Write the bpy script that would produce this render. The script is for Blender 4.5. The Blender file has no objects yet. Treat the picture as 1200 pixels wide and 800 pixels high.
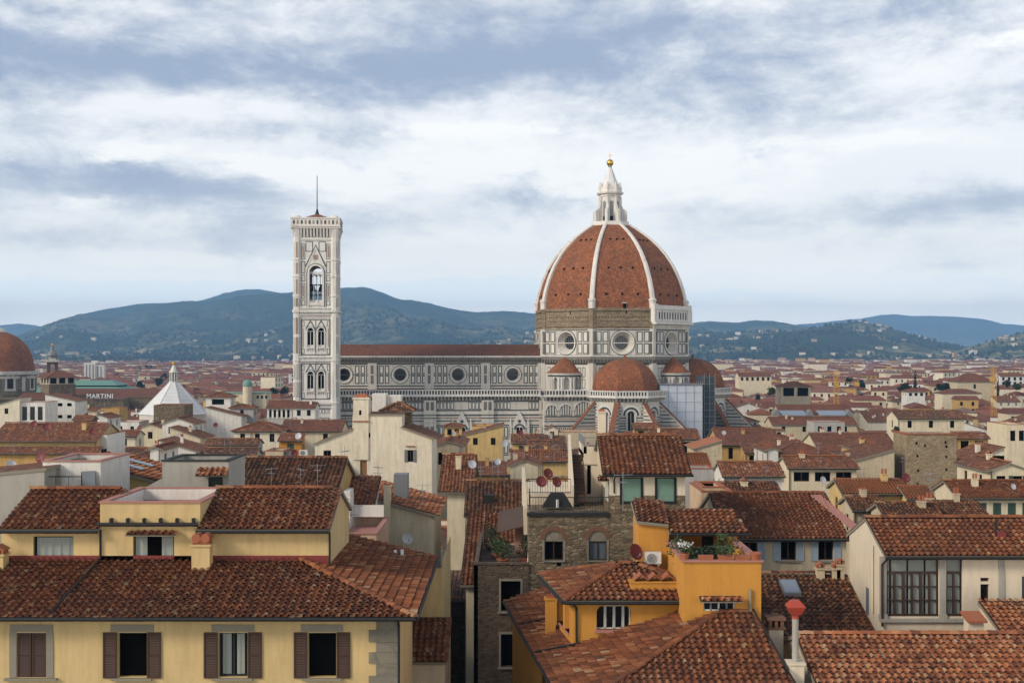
import bpy, math, random
import numpy as np
from mathutils import Vector, Matrix
R = math.radians
random.seed(7)
scene = bpy.context.scene
col = scene.collection

# ------------------------------------------------------------------ camera, sky, sun, exposure
F, HZ, EYE = 1459.0, 412.0, 43.0          # focal length and horizon of the photograph in its pixels; eye height in metres
def wx(px, Y): return (px - 600.0) * Y / F
def wz(py, Y): return EYE - (py - HZ) * Y / F
cam_d = bpy.data.cameras.new("camera"); cam = bpy.data.objects.new("camera", cam_d); col.objects.link(cam)
cam.location = (0, 0, EYE); cam.rotation_euler = (R(90), 0, 0)
cam_d.sensor_width = 36; cam_d.lens = F / 1200 * 36; cam_d.shift_y = 0.01
cam_d.clip_start = 0.5; cam_d.clip_end = 60000
scene.camera = cam

SUN_EL, SUN_AZ = 30, 238                   # azimuth clockwise from +Y: behind the camera, to the left
world = bpy.data.worlds.new("World"); scene.world = world; world.use_nodes = True
def build_sky(nt):
    nt.nodes.clear(); N = nt.nodes.new; L = nt.links.new
    out = N("ShaderNodeOutputWorld"); mix = N("ShaderNodeMixShader")
    sky = N("ShaderNodeTexSky"); sky.sky_type = 'NISHITA'; sky.sun_disc = False
    sky.sun_elevation = R(SUN_EL); sky.sun_rotation = R(SUN_AZ); sky.air_density = 1.0; sky.dust_density = 1.5; sky.ozone_density = 1.5
    b1 = N("ShaderNodeBackground"); b1.inputs[1].default_value = 0.13; L(sky.outputs[0], b1.inputs[0])
    b2 = N("ShaderNodeBackground"); b2.inputs[1].default_value = 1.12
    tc = N("ShaderNodeTexCoord"); sep = N("ShaderNodeSeparateXYZ"); L(tc.outputs['Generated'], sep.inputs[0])
    def mp(scale, loc=(0, 0, 0), rot=(0, 0, 0)):
        m = N("ShaderNodeMapping"); m.inputs['Scale'].default_value = scale; m.inputs['Location'].default_value = loc; m.inputs['Rotation'].default_value = rot
        L(tc.outputs['Generated'], m.inputs[0]); return m.outputs[0]
    def noise(v, sc, det, rough=.5, dist=0.):
        n = N("ShaderNodeTexNoise"); n.inputs['Scale'].default_value = sc; n.inputs['Detail'].default_value = det
        n.inputs['Roughness'].default_value = rough; n.inputs['Distortion'].default_value = dist; L(v, n.inputs[0]); return n.outputs[0]
    def rng(v, a, b, c=0., d=1.):
        n = N("ShaderNodeMapRange"); n.interpolation_type = 'SMOOTHSTEP'; L(v, n.inputs[0])
        for i, q in enumerate((a, b, c, d)): n.inputs[i + 1].default_value = q
        return n.outputs[0]
    def math2(op, a, b):
        n = N("ShaderNodeMath"); n.operation = op; n.use_clamp = False
        for i, q in enumerate((a, b)):
            if isinstance(q, (int, float)): n.inputs[i].default_value = q
            else: L(q, n.inputs[i])
        return n.outputs[0]
    def mixc(f, a, b):
        n = N("ShaderNodeMix"); n.data_type = 'RGBA'
        if isinstance(f, (int, float)): n.inputs[0].default_value = f
        else: L(f, n.inputs[0])
        for i, q in ((6, a), (7, b)):
            if isinstance(q, tuple): n.inputs[i].default_value = (*q, 1)
            else: L(q, n.inputs[i])
        return n.outputs[2]
    # directions, gently warped so that no bank has a clean outline
    wv = N("ShaderNodeTexNoise"); wv.inputs['Scale'].default_value = 1.0; wv.inputs['Detail'].default_value = 6; wv.inputs['Roughness'].default_value = .6; L(mp((9, 9, 26), (2.1, .7, 4.4)), wv.inputs[0])
    ws = N("ShaderNodeSeparateXYZ"); L(wv.outputs['Color'], ws.inputs[0])
    x0, z0 = sep.outputs[0], sep.outputs[2]
    x = math2('ADD', x0, math2('MULTIPLY', math2('SUBTRACT', ws.outputs[0], .5), .11)); z = math2('ADD', z0, math2('MULTIPLY', math2('SUBTRACT', ws.outputs[1], .5), .036))
    def blob(px, py, rx, ry, amp):
        u = math2('DIVIDE', math2('SUBTRACT', x, (px - 600) / 1490.), rx / 1490.); v = math2('DIVIDE', math2('SUBTRACT', z, (412 - py) / 1480.), ry / 1480.)
        q = math2('ADD', math2('MULTIPLY', u, u), math2('MULTIPLY', v, v))
        return math2('MULTIPLY', math2('POWER', 2.718, math2('MULTIPLY', q, -1.0)), amp)
    def total(bl):
        t = None
        for q in bl: t = blob(*q) if t is None else math2('ADD', t, blob(*q))
        return t
    big = noise(mp((3.4, 3.4, 11), (3.1, .4, 1.7)), 1.0, 4, .55, .5)
    mid = noise(mp((9, 9, 21), (1.3, 2.4, .6), (0, R(6), 0)), 1.0, 9, .64, .25)
    fine = noise(mp((28, 28, 62), (.3, 5.4, 2.6)), 1.0, 7, .68, .2)
    over = rng(z0, .26, .42)
    dark = total([(120, 98, 330, 34, .46), (480, 94, 330, 32, .38), (740, 66, 240, 36, .30), (230, 12, 520, 60, .34), (800, 25, 420, 50, .24), (1020, 45, 300, 45, .16), (1130, 80, 160, 40, .18), (60, 222, 220, 34, .50), (260, 228, 160, 24, .42), (330, 160, 240, 16, .36), (150, 285, 230, 18, .44), (420, 262, 130, 16, .26),
                  (640, 238, 80, 22, .36), (770, 236, 70, 16, .34), (1120, 250, 190, 26, .50), (1000, 140, 240, 30, .42), (880, 180, 90, 14, .22), (1050, 318, 110, 9, .40), (900, 300, 60, 6, .14), (500, 210, 120, 20, .12)])
    d = math2('ADD', dark, math2('MULTIPLY', math2('SUBTRACT', mid, .5), 1.6)); d = math2('ADD', d, math2('MULTIPLY', math2('SUBTRACT', big, .5), .8)); d = math2('ADD', d, math2('MULTIPLY', math2('SUBTRACT', fine, .5), .62))
    d = math2('ADD', d, math2('MULTIPLY', over, .75))
    grey = rng(d, -.04, .80)
    cloud = mixc(grey, (1.0, .985, .95), (.34, .395, .51))
    cloud = mixc(over, cloud, mixc(grey, (.72, .73, .74), (.26, .29, .35)))
    light = total([(170, 186, 55, 12, .8), (320, 198, 60, 14, .7), (420, 215, 90, 26, .5), (540, 190, 150, 40, .4), (690, 215, 120, 34, .4), (860, 210, 130, 34, .5), (1000, 175, 200, 16, .5), (1150, 75, 90, 14, .5), (560, 150, 220, 12, .4), (140, 240, 60, 9, .4), (300, 305, 240, 9, .6), (560, 285, 120, 24, .5), (900, 300, 320, 40, .45), (1120, 355, 150, 14, .4)])
    lf = rng(math2('MULTIPLY', light, math2('ADD', 1.0, math2('ADD', math2('MULTIPLY', math2('SUBTRACT', mid, .5), -4.5), math2('MULTIPLY', math2('SUBTRACT', fine, .5), 3.0)))), .12, .62)
    cloud = mixc(math2('MULTIPLY', lf, math2('SUBTRACT', 1.0, over)), cloud, (1.10, 1.07, 1.0))
    # openings to pale blue sky: a band low over the hills, and rifts
    gap = total([(120, 345, 300, 17, 1.1), (480, 340, 220, 14, 1.0), (640, 330, 160, 8, .5), (880, 352, 260, 13, .6), (1130, 338, 130, 8, .4), (60, 380, 160, 10, -.8)])
    gap = rng(math2('ADD', gap, math2('MULTIPLY', math2('SUBTRACT', mid, .5), .8)), .25, .75)
    cloud = mixc(math2('MULTIPLY', gap, .9), cloud, (.74, .90, .97))
    cloud = mixc(rng(z0, .16, .02, 0., .62), cloud, (1.16, 1.06, .90))
    gl = N("ShaderNodeVectorMath"); gl.operation = 'SCALE'; L(cloud, gl.inputs[0]); L(math2('MULTIPLY', rng(z0, .17, .02, 1.0, 1.22), rng(z0, .085, .01, 1.0, 1.95)), gl.inputs['Scale']); cloud = gl.outputs[0]   # the sky's own glow towards the horizon
    L(cloud, b2.inputs[0])
    mix.inputs[0].default_value = .9
    L(b1.outputs[0], mix.inputs[1]); L(b2.outputs[0], mix.inputs[2]); L(mix.outputs[0], out.inputs[0])
build_sky(world.node_tree)

sun_d = bpy.data.lights.new("sun", 'SUN'); sun = bpy.data.objects.new("sun", sun_d); col.objects.link(sun)
sun_d.energy = 2.5; sun_d.angle = R(16); sun_d.color = (1.0, .88, .73)
_sv = Vector((math.sin(R(SUN_AZ)) * math.cos(R(SUN_EL)), math.cos(R(SUN_AZ)) * math.cos(R(SUN_EL)), math.sin(R(SUN_EL))))
sun.rotation_euler = _sv.to_track_quat('Z', 'Y').to_euler()
sun.location = (-60, -60, 200)
scene.view_settings.view_transform = 'Standard'; scene.view_settings.look = 'None'
scene.view_settings.exposure = 0.14; scene.view_settings.gamma = 1.0; scene.view_settings.use_curve_mapping = False
scene.render.engine = 'CYCLES'
scene.cycles.use_denoising = True
scene.cycles.max_bounces = 6; scene.cycles.diffuse_bounces = 1; scene.cycles.glossy_bounces = 2; scene.cycles.volume_bounces = 1
scene.cycles.transmission_bounces = 2

# ------------------------------------------------------------------ materials
def new_mat(name):
    m = bpy.data.materials.new(name); m.use_nodes = True; nt = m.node_tree
    return m, nt, nt.nodes['Principled BSDF'], nt.nodes.new, nt.links.new
def _noise(N, L, v, sc, det=4, rough=.6, dist=0.):
    n = N("ShaderNodeTexNoise"); n.inputs['Scale'].default_value = sc; n.inputs['Detail'].default_value = det
    n.inputs['Roughness'].default_value = rough; n.inputs['Distortion'].default_value = dist
    if v is not None: L(v, n.inputs['Vector'])
    return n.outputs[0]
def _ramp(N, L, v, stops):
    n = N("ShaderNodeValToRGB"); e = n.color_ramp.elements
    while len(e) < len(stops): e.new(.5)
    for q, (p, c) in zip(e, stops): q.position = p; q.color = (*c, 1)
    L(v, n.inputs[0]); return n.outputs[0]
def _mix(N, L, f, a, b, mode='MIX'):
    n = N("ShaderNodeMix"); n.data_type = 'RGBA'; n.blend_type = mode
    for i, q in ((0, f), (6, a), (7, b)):
        if isinstance(q, (int, float)): n.inputs[i].default_value = q
        elif isinstance(q, tuple): n.inputs[i].default_value = (*q, 1)
        else: L(q, n.inputs[i])
    return n.outputs[2]
def _range(N, L, v, a, b, c=0., d=1.):
    n = N("ShaderNodeMapRange"); L(v, n.inputs[0])
    for i, q in enumerate((a, b, c, d)): n.inputs[i + 1].default_value = q
    return n.outputs[0]
def _math(N, L, op, a, b=0.):
    n = N("ShaderNodeMath"); n.operation = op
    for i, q in enumerate((a, b)):
        if isinstance(q, (int, float)): n.inputs[i].default_value = q
        else: L(q, n.inputs[i])
    return n.outputs[0]
def _bump(N, L, b, h, strength, dist):
    n = N("ShaderNodeBump"); n.inputs['Strength'].default_value = strength; n.inputs['Distance'].default_value = dist
    L(h, n.inputs['Height']); L(n.outputs[0], b.inputs['Normal'])
def _pos(N, scale=None, L=None):
    g = N("ShaderNodeNewGeometry").outputs['Position']
    if scale is None: return g
    m = N("ShaderNodeMapping"); m.inputs['Scale'].default_value = scale; L(g, m.inputs[0]); return m.outputs[0]

def stucco(name, c, stain=.55, rough=.9):
    m, nt, b, N, L = new_mat(name)
    p = _pos(N)
    n1 = _noise(N, L, p, .55, 5, .65); n2 = _noise(N, L, _pos(N, (2.2, 2.2, .28), L), 1.0, 5, .65); n3 = _noise(N, L, p, 7, 4, .7)
    c1 = _mix(N, L, _range(N, L, n1, .42, .72, 0, stain), c, tuple(q * k for q, k in zip(c, (.70, .66, .62))))
    c2 = _mix(N, L, _range(N, L, n2, .44, .70, 0, stain * .9), c1, (c[0] * .52, c[1] * .52, c[2] * .55))
    c3 = _mix(N, L, _range(N, L, n3, .35, .75, 0, .16), c2, tuple(min(1, q * 1.22) for q in c))
    L(c3, b.inputs['Base Color']); b.inputs['Roughness'].default_value = rough
    _bump(N, L, b, n3, .25, .03)
    return m
def plain(name, c, rough=.6, metal=0., bump=0.):
    m, nt, b, N, L = new_mat(name)
    n = _noise(N, L, _pos(N), 3.0, 4)
    L(_mix(N, L, _range(N, L, n, .35, .7, 0, .3), c, tuple(q * .72 for q in c)), b.inputs['Base Color'])
    b.inputs['Roughness'].default_value = rough; b.inputs['Metallic'].default_value = metal
    if bump: _bump(N, L, b, n, bump, .05)
    return m
def tile_islands(name, stops, moss=.3):
    """real barrel tiles: every tile its own colour"""
    m, nt, b, N, L = new_mat(name)
    g = N("ShaderNodeNewGeometry")
    base = _ramp(N, L, g.outputs['Random Per Island'], stops)
    n1 = _noise(N, L, g.outputs['Position'], .45, 6, .7); n2 = _noise(N, L, g.outputs['Position'], 9, 4, .7)
    c = _mix(N, L, _range(N, L, n1, .44, .70, 0, moss * 1.5), base, (.06, .042, .030))
    c = _mix(N, L, _range(N, L, n2, .54, .76, 0, .45), c, (.035, .026, .02))
    n4 = _noise(N, L, g.outputs['Position'], 5.3, 3, .6)
    c = _mix(N, L, _range(N, L, n4, .72, .84, 0, .35), c, (.34, .27, .20))
    L(c, b.inputs['Base Color']); b.inputs['Roughness'].default_value = .85
    _bump(N, L, b, n2, .35, .02)
    return m
def tile_shader(name, stops, moss=.4, tw=.33, th=.42, bump=1.0):
    """barrel tiles on a plane, from the roof's UV in metres"""
    m, nt, b, N, L = new_mat(name)
    uv = N("ShaderNodeTexCoord").outputs['UV']
    sp = N("ShaderNodeSeparateXYZ"); L(uv, sp.inputs[0])
    u = _math(N, L, 'DIVIDE', sp.outputs[0], tw); v = _math(N, L, 'DIVIDE', sp.outputs[1], th)
    cb = N("ShaderNodeCombineXYZ"); L(_math(N, L, 'FLOOR', u), cb.inputs[0]); L(_math(N, L, 'FLOOR', v), cb.inputs[1])
    wn = N("ShaderNodeTexWhiteNoise"); wn.noise_dimensions = '2D'; L(cb.outputs[0], wn.inputs['Vector'])
    base = _ramp(N, L, wn.outputs[0], stops)
    p = _pos(N)
    n1 = _noise(N, L, p, .22, 6, .7, .4); n2 = _noise(N, L, p, 2.2, 5, .7)
    c = _mix(N, L, _range(N, L, n1, .42, .70, 0, moss * 1.5), base, (.05, .040, .032))
    c = _mix(N, L, _range(N, L, n2, .52, .74, 0, .6), c, (.045, .036, .03))
    L(c, b.inputs['Base Color']); b.inputs['Roughness'].default_value = .88
    fu = _math(N, L, 'FRACT', u); s = _math(N, L, 'ABSOLUTE', _math(N, L, 'SINE', _math(N, L, 'MULTIPLY', fu, math.pi)))
    fv = _math(N, L, 'FRACT', v)
    h = _math(N, L, 'SUBTRACT', s, _math(N, L, 'MULTIPLY', fv, .55))
    _bump(N, L, b, h, bump, .09)
    return m
def stone(name, stops, cell=1.6, mortar=(.2, .17, .13), ratio=2.2, bump=.7):
    """coursed rubble: cells of uneven stones"""
    m, nt, b, N, L = new_mat(name)
    v = _pos(N, (cell, cell, cell * ratio), L)
    n0 = N("ShaderNodeTexNoise"); n0.inputs['Scale'].default_value = 1.3; L(v, n0.inputs['Vector'])
    vo = N("ShaderNodeTexVoronoi"); vo.inputs['Scale'].default_value = 1; vo.inputs['Randomness'].default_value = .85
    L(_mix(N, L, .12, v, n0.outputs['Color']), vo.inputs['Vector']) if False else L(v, vo.inputs['Vector'])
    s = N("ShaderNodeSeparateXYZ"); L(vo.outputs['Color'], s.inputs[0])
    base = _ramp(N, L, s.outputs[0], stops)
    ed = N("ShaderNodeTexVoronoi"); ed.feature = 'DISTANCE_TO_EDGE'; ed.inputs['Scale'].default_value = 1; ed.inputs['Randomness'].default_value = .85; L(v, ed.inputs['Vector'])
    c = _mix(N, L, _range(N, L, ed.outputs[0], .02, .09, 1, 0), base, mortar)
    n1 = _noise(N, L, _pos(N), .35, 5, .7); n2 = _noise(N, L, _pos(N), 5, 5, .7)
    c = _mix(N, L, _range(N, L, n1, .45, .72, 0, .5), c, tuple(q * .45 for q in stops[0][1]))
    c = _mix(N, L, _range(N, L, n2, .5, .75, 0, .5), c, tuple(q * .5 for q in stops[1][1]))
    L(c, b.inputs['Base Color']); b.inputs['Roughness'].default_value = .92
    _bump(N, L, b, _math(N, L, 'ADD', _range(N, L, ed.outputs[0], 0, .15), n2), bump, .06)
    return m
def marble(name, c, dirt=.5, dark=(.12, .11, .095)):
    m, nt, b, N, L = new_mat(name)
    n1 = _noise(N, L, _pos(N), .11, 6, .7); n2 = _noise(N, L, _pos(N, (.8, .8, .09), L), 1, 5, .7); n3 = _noise(N, L, _pos(N), 1.6, 4, .7)
    k = _mix(N, L, _range(N, L, n1, .45, .75, 0, dirt), c, tuple(.5 * q + .25 * d for q, d in zip(c, dark)))
    k = _mix(N, L, _range(N, L, n2, .5, .75, 0, dirt), k, dark)
    k = _mix(N, L, _range(N, L, n3, .45, .75, 0, dirt * .6), k, tuple(q * .7 for q in c))
    L(k, b.inputs['Base Color']); b.inputs['Roughness'].default_value = .7
    return m
def glass(name, c, rough=.12):
    m, nt, b, N, L = new_mat(name)
    b.inputs['Base Color'].default_value = (*c, 1); b.inputs['Roughness'].default_value = rough
    b.inputs['Specular IOR Level'].default_value = .35
    return m

ST = [(0, (.12, .037, .014)), (.3, (.185, .055, .020)), (.65, (.25, .077, .026)), (.88, (.32, .112, .040)), (.97, (.37, .18, .08)), (1, (.40, .27, .16))]
STD = [(0, (.05, .025, .014)), (.3, (.12, .042, .018)), (.6, (.21, .070, .026)), (.85, (.30, .12, .046)), (1, (.34, .2, .11))]
STO = [(0, (.12, .04, .02)), (.3, (.30, .095, .04)), (.6, (.42, .15, .06)), (.85, (.50, .21, .09)), (1, (.45, .28, .16))]
STF = [(0, (.13, .042, .020)), (.5, (.20, .066, .030)), (1, (.28, .10, .046))]
M = {}
M['tile'] = tile_islands('terracotta_barrel_tiles', ST)
M['tile_dark'] = tile_islands('weathered_barrel_tiles', STD, .5)
M['tile_orange'] = tile_islands('orange_barrel_tiles', STO, .25)
M['rt'] = tile_shader('tiled_roof', ST, .4)
M['rt_dark'] = tile_shader('tiled_roof_weathered', STD, .55)
M['rt_red'] = tile_shader('tiled_roof_red', STF, .3)
M['rt_far'] = tile_shader('tiled_roof_far', [(0, (.17, .052, .034)), (.5, (.24, .075, .046)), (1, (.33, .12, .075))], .3, 1.5, 2.5, .3)
WALLS = {'cream': (.74, .64, .45), 'white': (.80, .77, .70), 'yellow': (.68, .48, .20), 'ochre': (.56, .35, .12), 'peach': (.66, .46, .30),
         'grey': (.46, .44, .41), 'ivory': (.80, .72, .55), 'pink': (.55, .33, .24), 'buff': (.60, .50, .34)}
for k, c in WALLS.items(): M[k] = stucco(k + '_stucco', c)
M['yellow_near'] = stucco('yellow_stucco_near', (.64, .47, .22), .5)
M['orange'] = stucco('orange_stucco', (.58, .27, .045), .4)
M['bigcream'] = stucco('cream_stucco_near', (.72, .62, .47), .35)
M['greywall'] = stucco('grey_render', (.40, .38, .33), .45)
M['rubble'] = stone('brown_rubble_stone', [(0, (.11, .078, .042)), (.4, (.19, .135, .075)), (.75, (.27, .195, .11)), (1, (.34, .27, .18))], 2.6, (.16, .135, .10))
M['tower_stone'] = stone('grey_tower_stone', [(0, (.25, .18, .10)), (.5, (.35, .265, .16)), (1, (.43, .34, .22))], 2.7, (.30, .235, .15), 1.8, .5)
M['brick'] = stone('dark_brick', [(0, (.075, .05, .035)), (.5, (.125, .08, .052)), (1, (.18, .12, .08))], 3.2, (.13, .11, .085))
M['pietra'] = stone('grey_sandstone', [(0, (.20, .18, .135)), (.5, (.25, .22, .165)), (1, (.29, .26, .20))], .9, (.2, .18, .14), 1.4, .2)
M['sandstone'] = plain('sandstone_trim', (.26, .235, .18), .85)
M['brickarch'] = plain('brick_arch', (.17, .085, .05), .9, 0, .4)
M['marble'] = marble('white_marble', (.66, .62, .54), .45)
M['marble2'] = marble('bright_marble', (.76, .73, .67), .42)
M['green'] = marble('green_marble', (.055, .068, .062), .2, (.03, .03, .03))
M['pinkm'] = marble('pink_marble', (.38, .25, .19), .5)
M['stained_shaded'] = marble('stained_shaded_marble', (.20, .18, .15), .6, (.04, .038, .035))  # dark staining, with the shadow under the cornices painted into the colour
M['bare'] = stone('bare_drum_masonry', [(0, (.21, .155, .09)), (.5, (.28, .21, .13)), (1, (.34, .265, .17))], .8, (.2, .15, .09), 2.0, .4)
M['tile_bed'] = plain('tile_bedding', (.05, .024, .016), .95)
M['dome_tile'] = tile_shader('dome_terracotta', [(0, (.20, .060, .020)), (.4, (.27, .083, .027)), (.8, (.33, .110, .036)), (1, (.38, .15, .06))], .35, .55, .55, .5)
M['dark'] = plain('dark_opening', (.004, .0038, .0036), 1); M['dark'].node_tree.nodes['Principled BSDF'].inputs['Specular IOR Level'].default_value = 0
M['glass'] = glass('dark_glass', (.008, .009, .010))
M['blueglass'] = glass('curtained_glass', (.11, .13, .15), .2)
M['curtain'] = plain('curtain_cloth', (.30, .33, .30), .8)
M['frame'] = plain('brown_window_frame', (.045, .022, .014), .5)
M['white_frame'] = plain('white_window_frame', (.62, .62, .58), .5)
M['black'] = plain('black_iron', (.010, .010, .011), .7)
M['shutter'] = plain('brown_shutter', (.052, .021, .011), .6)
M['shutter_green'] = plain('green_shutter', (.022, .06, .04), .6)
M['shutter_grey'] = plain('grey_shutter', (.15, .17, .19), .6)
M['shutter_blue'] = plain('blue_grey_shutter', (.34, .42, .50), .6)
M['blind'] = plain('green_blind', (.17, .29, .22), .8)
M['metal'] = plain('galvanised_metal', (.34, .35, .36), .45, .6)
M['dishgrey'] = plain('pale_dish', (.55, .56, .58), .5)
M['dishred'] = plain('red_dish', (.17, .022, .022), .55)
M['white_paint'] = plain('white_paint', (.72, .72, .70), .5)
M['terracotta'] = plain('terracotta', (.36, .115, .05), .8)
M['redpaint'] = plain('red_paint', (.40, .06, .035), .55)
M['redflash'] = plain('red_flashing', (.20, .028, .022), .6)
M['pinktile'] = plain('pink_coping', (.42, .19, .15), .8)
M['leaf'] = plain('leaf_green', (.042, .075, .022), .7)
M['leaf2'] = plain('leaf_dark', (.022, .045, .018), .7)
M['petal'] = plain('white_petal', (.75, .74, .70), .6)
M['wood'] = plain('awning_wood', (.075, .042, .028), .7)
M['gold'] = plain('gilded_copper', (.75, .45, .08), .3, .85)
M['copper'] = plain('green_copper', (.16, .32, .26), .7)
M['lead'] = plain('grey_lead', (.20, .21, .22), .6)
M['yellowsteel'] = plain('yellow_steel', (.62, .34, .05), .5)
M['wrap'] = plain('scaffold_sheet', (.60, .65, .73), .9)
M['bark'] = plain('bark', (.06, .045, .03), .9)
M['whiteroof'] = marble('white_marble_roof', (.74, .74, .73), .22, (.3, .3, .3))
M['door'] = plain('wooden_door', (.24, .12, .045), .6)
M['skyglass'] = glass('skylight_glass', (.25, .30, .36), .08)

# ------------------------------------------------------------------ mesh builder
class MB:
    def __init__(s): s.v = []; s.f = []; s.m = []; s.uv = []; s.M = None; s.big = []
    def add(s, pts):
        i = len(s.v)
        s.v.extend([tuple(s.M @ Vector(p)) for p in pts] if s.M is not None else [tuple(p) for p in pts])
        return i
    def face(s, pts, m=0, uv=None):
        i = s.add(pts); s.f.append(tuple(range(i, i + len(pts)))); s.m.append(m); s.uv.append(uv)
    def box(s, x0, x1, y0, y1, z0, z1, m=0):
        i = s.add([(x0, y0, z0), (x1, y0, z0), (x1, y1, z0), (x0, y1, z0), (x0, y0, z1), (x1, y0, z1), (x1, y1, z1), (x0, y1, z1)])
        for q in ((0, 3, 2, 1), (4, 5, 6, 7), (0, 1, 5, 4), (1, 2, 6, 5), (2, 3, 7, 6), (3, 0, 4, 7)):
            s.f.append(tuple(i + k for k in q)); s.m.append(m); s.uv.append(None)
    def hexa(s, lo, hi, m=0):
        """two rings of equal length, lower then upper, closed"""
        n = len(lo); i = s.add(list(lo) + list(hi))
        s.f.append(tuple(i + n - 1 - k for k in range(n))); s.f.append(tuple(i + n + k for k in range(n)))
        for k in range(n): s.f.append((i + k, i + (k + 1) % n, i + n + (k + 1) % n, i + n + k))
        s.m += [m] * (n + 2); s.uv += [None] * (n + 2)
    def tube(s, p0, p1, r, n=6, m=0, r1=None):
        p0, p1 = Vector(p0), Vector(p1); d = (p1 - p0).normalized(); r1 = r if r1 is None else r1
        a = d.orthogonal().normalized(); b = d.cross(a)
        ring = lambda p, q: [p + (a * math.cos(t) + b * math.sin(t)) * q for t in (2 * math.pi * k / n for k in range(n))]
        s.hexa(ring(p0, r), ring(p1, r1), m)
    def lathe(s, prof, n, c=(0, 0), m=0, a0=0., a1=2 * math.pi, uvs=False):
        full = abs(a1 - a0 - 2 * math.pi) < 1e-6; k = n if full else n + 1
        i = s.add([(c[0] + r * math.cos(a0 + (a1 - a0) * j / n), c[1] + r * math.sin(a0 + (a1 - a0) * j / n), z) for r, z in prof for j in range(k)])
        L = [0.]
        for q in range(1, len(prof)): L.append(L[-1] + math.hypot(prof[q][0] - prof[q - 1][0], prof[q][1] - prof[q - 1][1]))
        for q in range(len(prof) - 1):
            for j in range(n):
                j2 = (j + 1) % k if full else j + 1
                s.f.append((i + q * k + j, i + q * k + j2, i + (q + 1) * k + j2, i + (q + 1) * k + j)); s.m.append(m)
                w = 2 * math.pi / n; r0, r1 = prof[q][0], prof[q + 1][0]; u = j * w * max(r0, r1)
                s.uv.append([(u, L[q]), (u + w * r0, L[q]), (u + w * r1, L[q + 1]), (u, L[q + 1])] if uvs else None)
    def arrays(s, V, Fq, m):
        s.big.append((V, Fq, m))
    def obj(s, name, mats, parent=None, smooth=False, loc=None):
        v, f, mi = list(s.v), list(s.f), list(s.m)
        for V, Fq, m in s.big:
            o = len(v); v.extend(map(tuple, V.tolist()))
            for q in Fq: Q = (q + o).tolist(); f.extend(Q); mi.extend([m] * len(Q))
        me = bpy.data.meshes.new(name); me.from_pydata(v, [], f)
        me.polygons.foreach_set('material_index', mi)
        if any(u for u in s.uv):
            ul = me.uv_layers.new(name='UVMap'); data = []
            for q, u in zip(f, s.uv): data.extend([c for p in u for c in p] if u else [0.] * (2 * len(q)))
            data.extend([0.] * (2 * len(me.loops) - len(data))); ul.data.foreach_set('uv', data)
        if smooth: me.polygons.foreach_set('use_smooth', [True] * len(f))
        for q in (mats if isinstance(mats, (list, tuple)) else [mats]): me.materials.append(M[q] if isinstance(q, str) else q)
        me.update()
        o = bpy.data.objects.new(name, me); col.objects.link(o)
        if parent is not None: o.parent = parent
        if loc is not None: o.location = loc
        return o

HOUSES = []      # (root, short name for others' labels)
def thing(name, label, cat, loc=(0, 0, 0), rz=0., group=None):
    o = bpy.data.objects.new(name, None); col.objects.link(o); o.empty_display_size = .5
    o.location = loc; o.rotation_euler = (0, 0, rz); tag(o, label, cat, group); return o
def tag(o, label, cat, group=None):
    o['label'] = label; o['category'] = cat
    if group: o['group'] = group
    return o
def kind(o, k): o['kind'] = k; return o
def dup(root, loc, rz=0., label=None, sc=None):
    c = root.copy(); col.objects.link(c); c.location = loc; c.rotation_euler = (0, 0, rz)
    if label: c['label'] = label
    if sc: c.scale = (sc, sc, sc)
    def rec(a, b):
        for ch in list(a.children):
            d = ch.copy(); col.objects.link(d); d.parent = b; rec(ch, d)
    rec(root, c); return c

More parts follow.
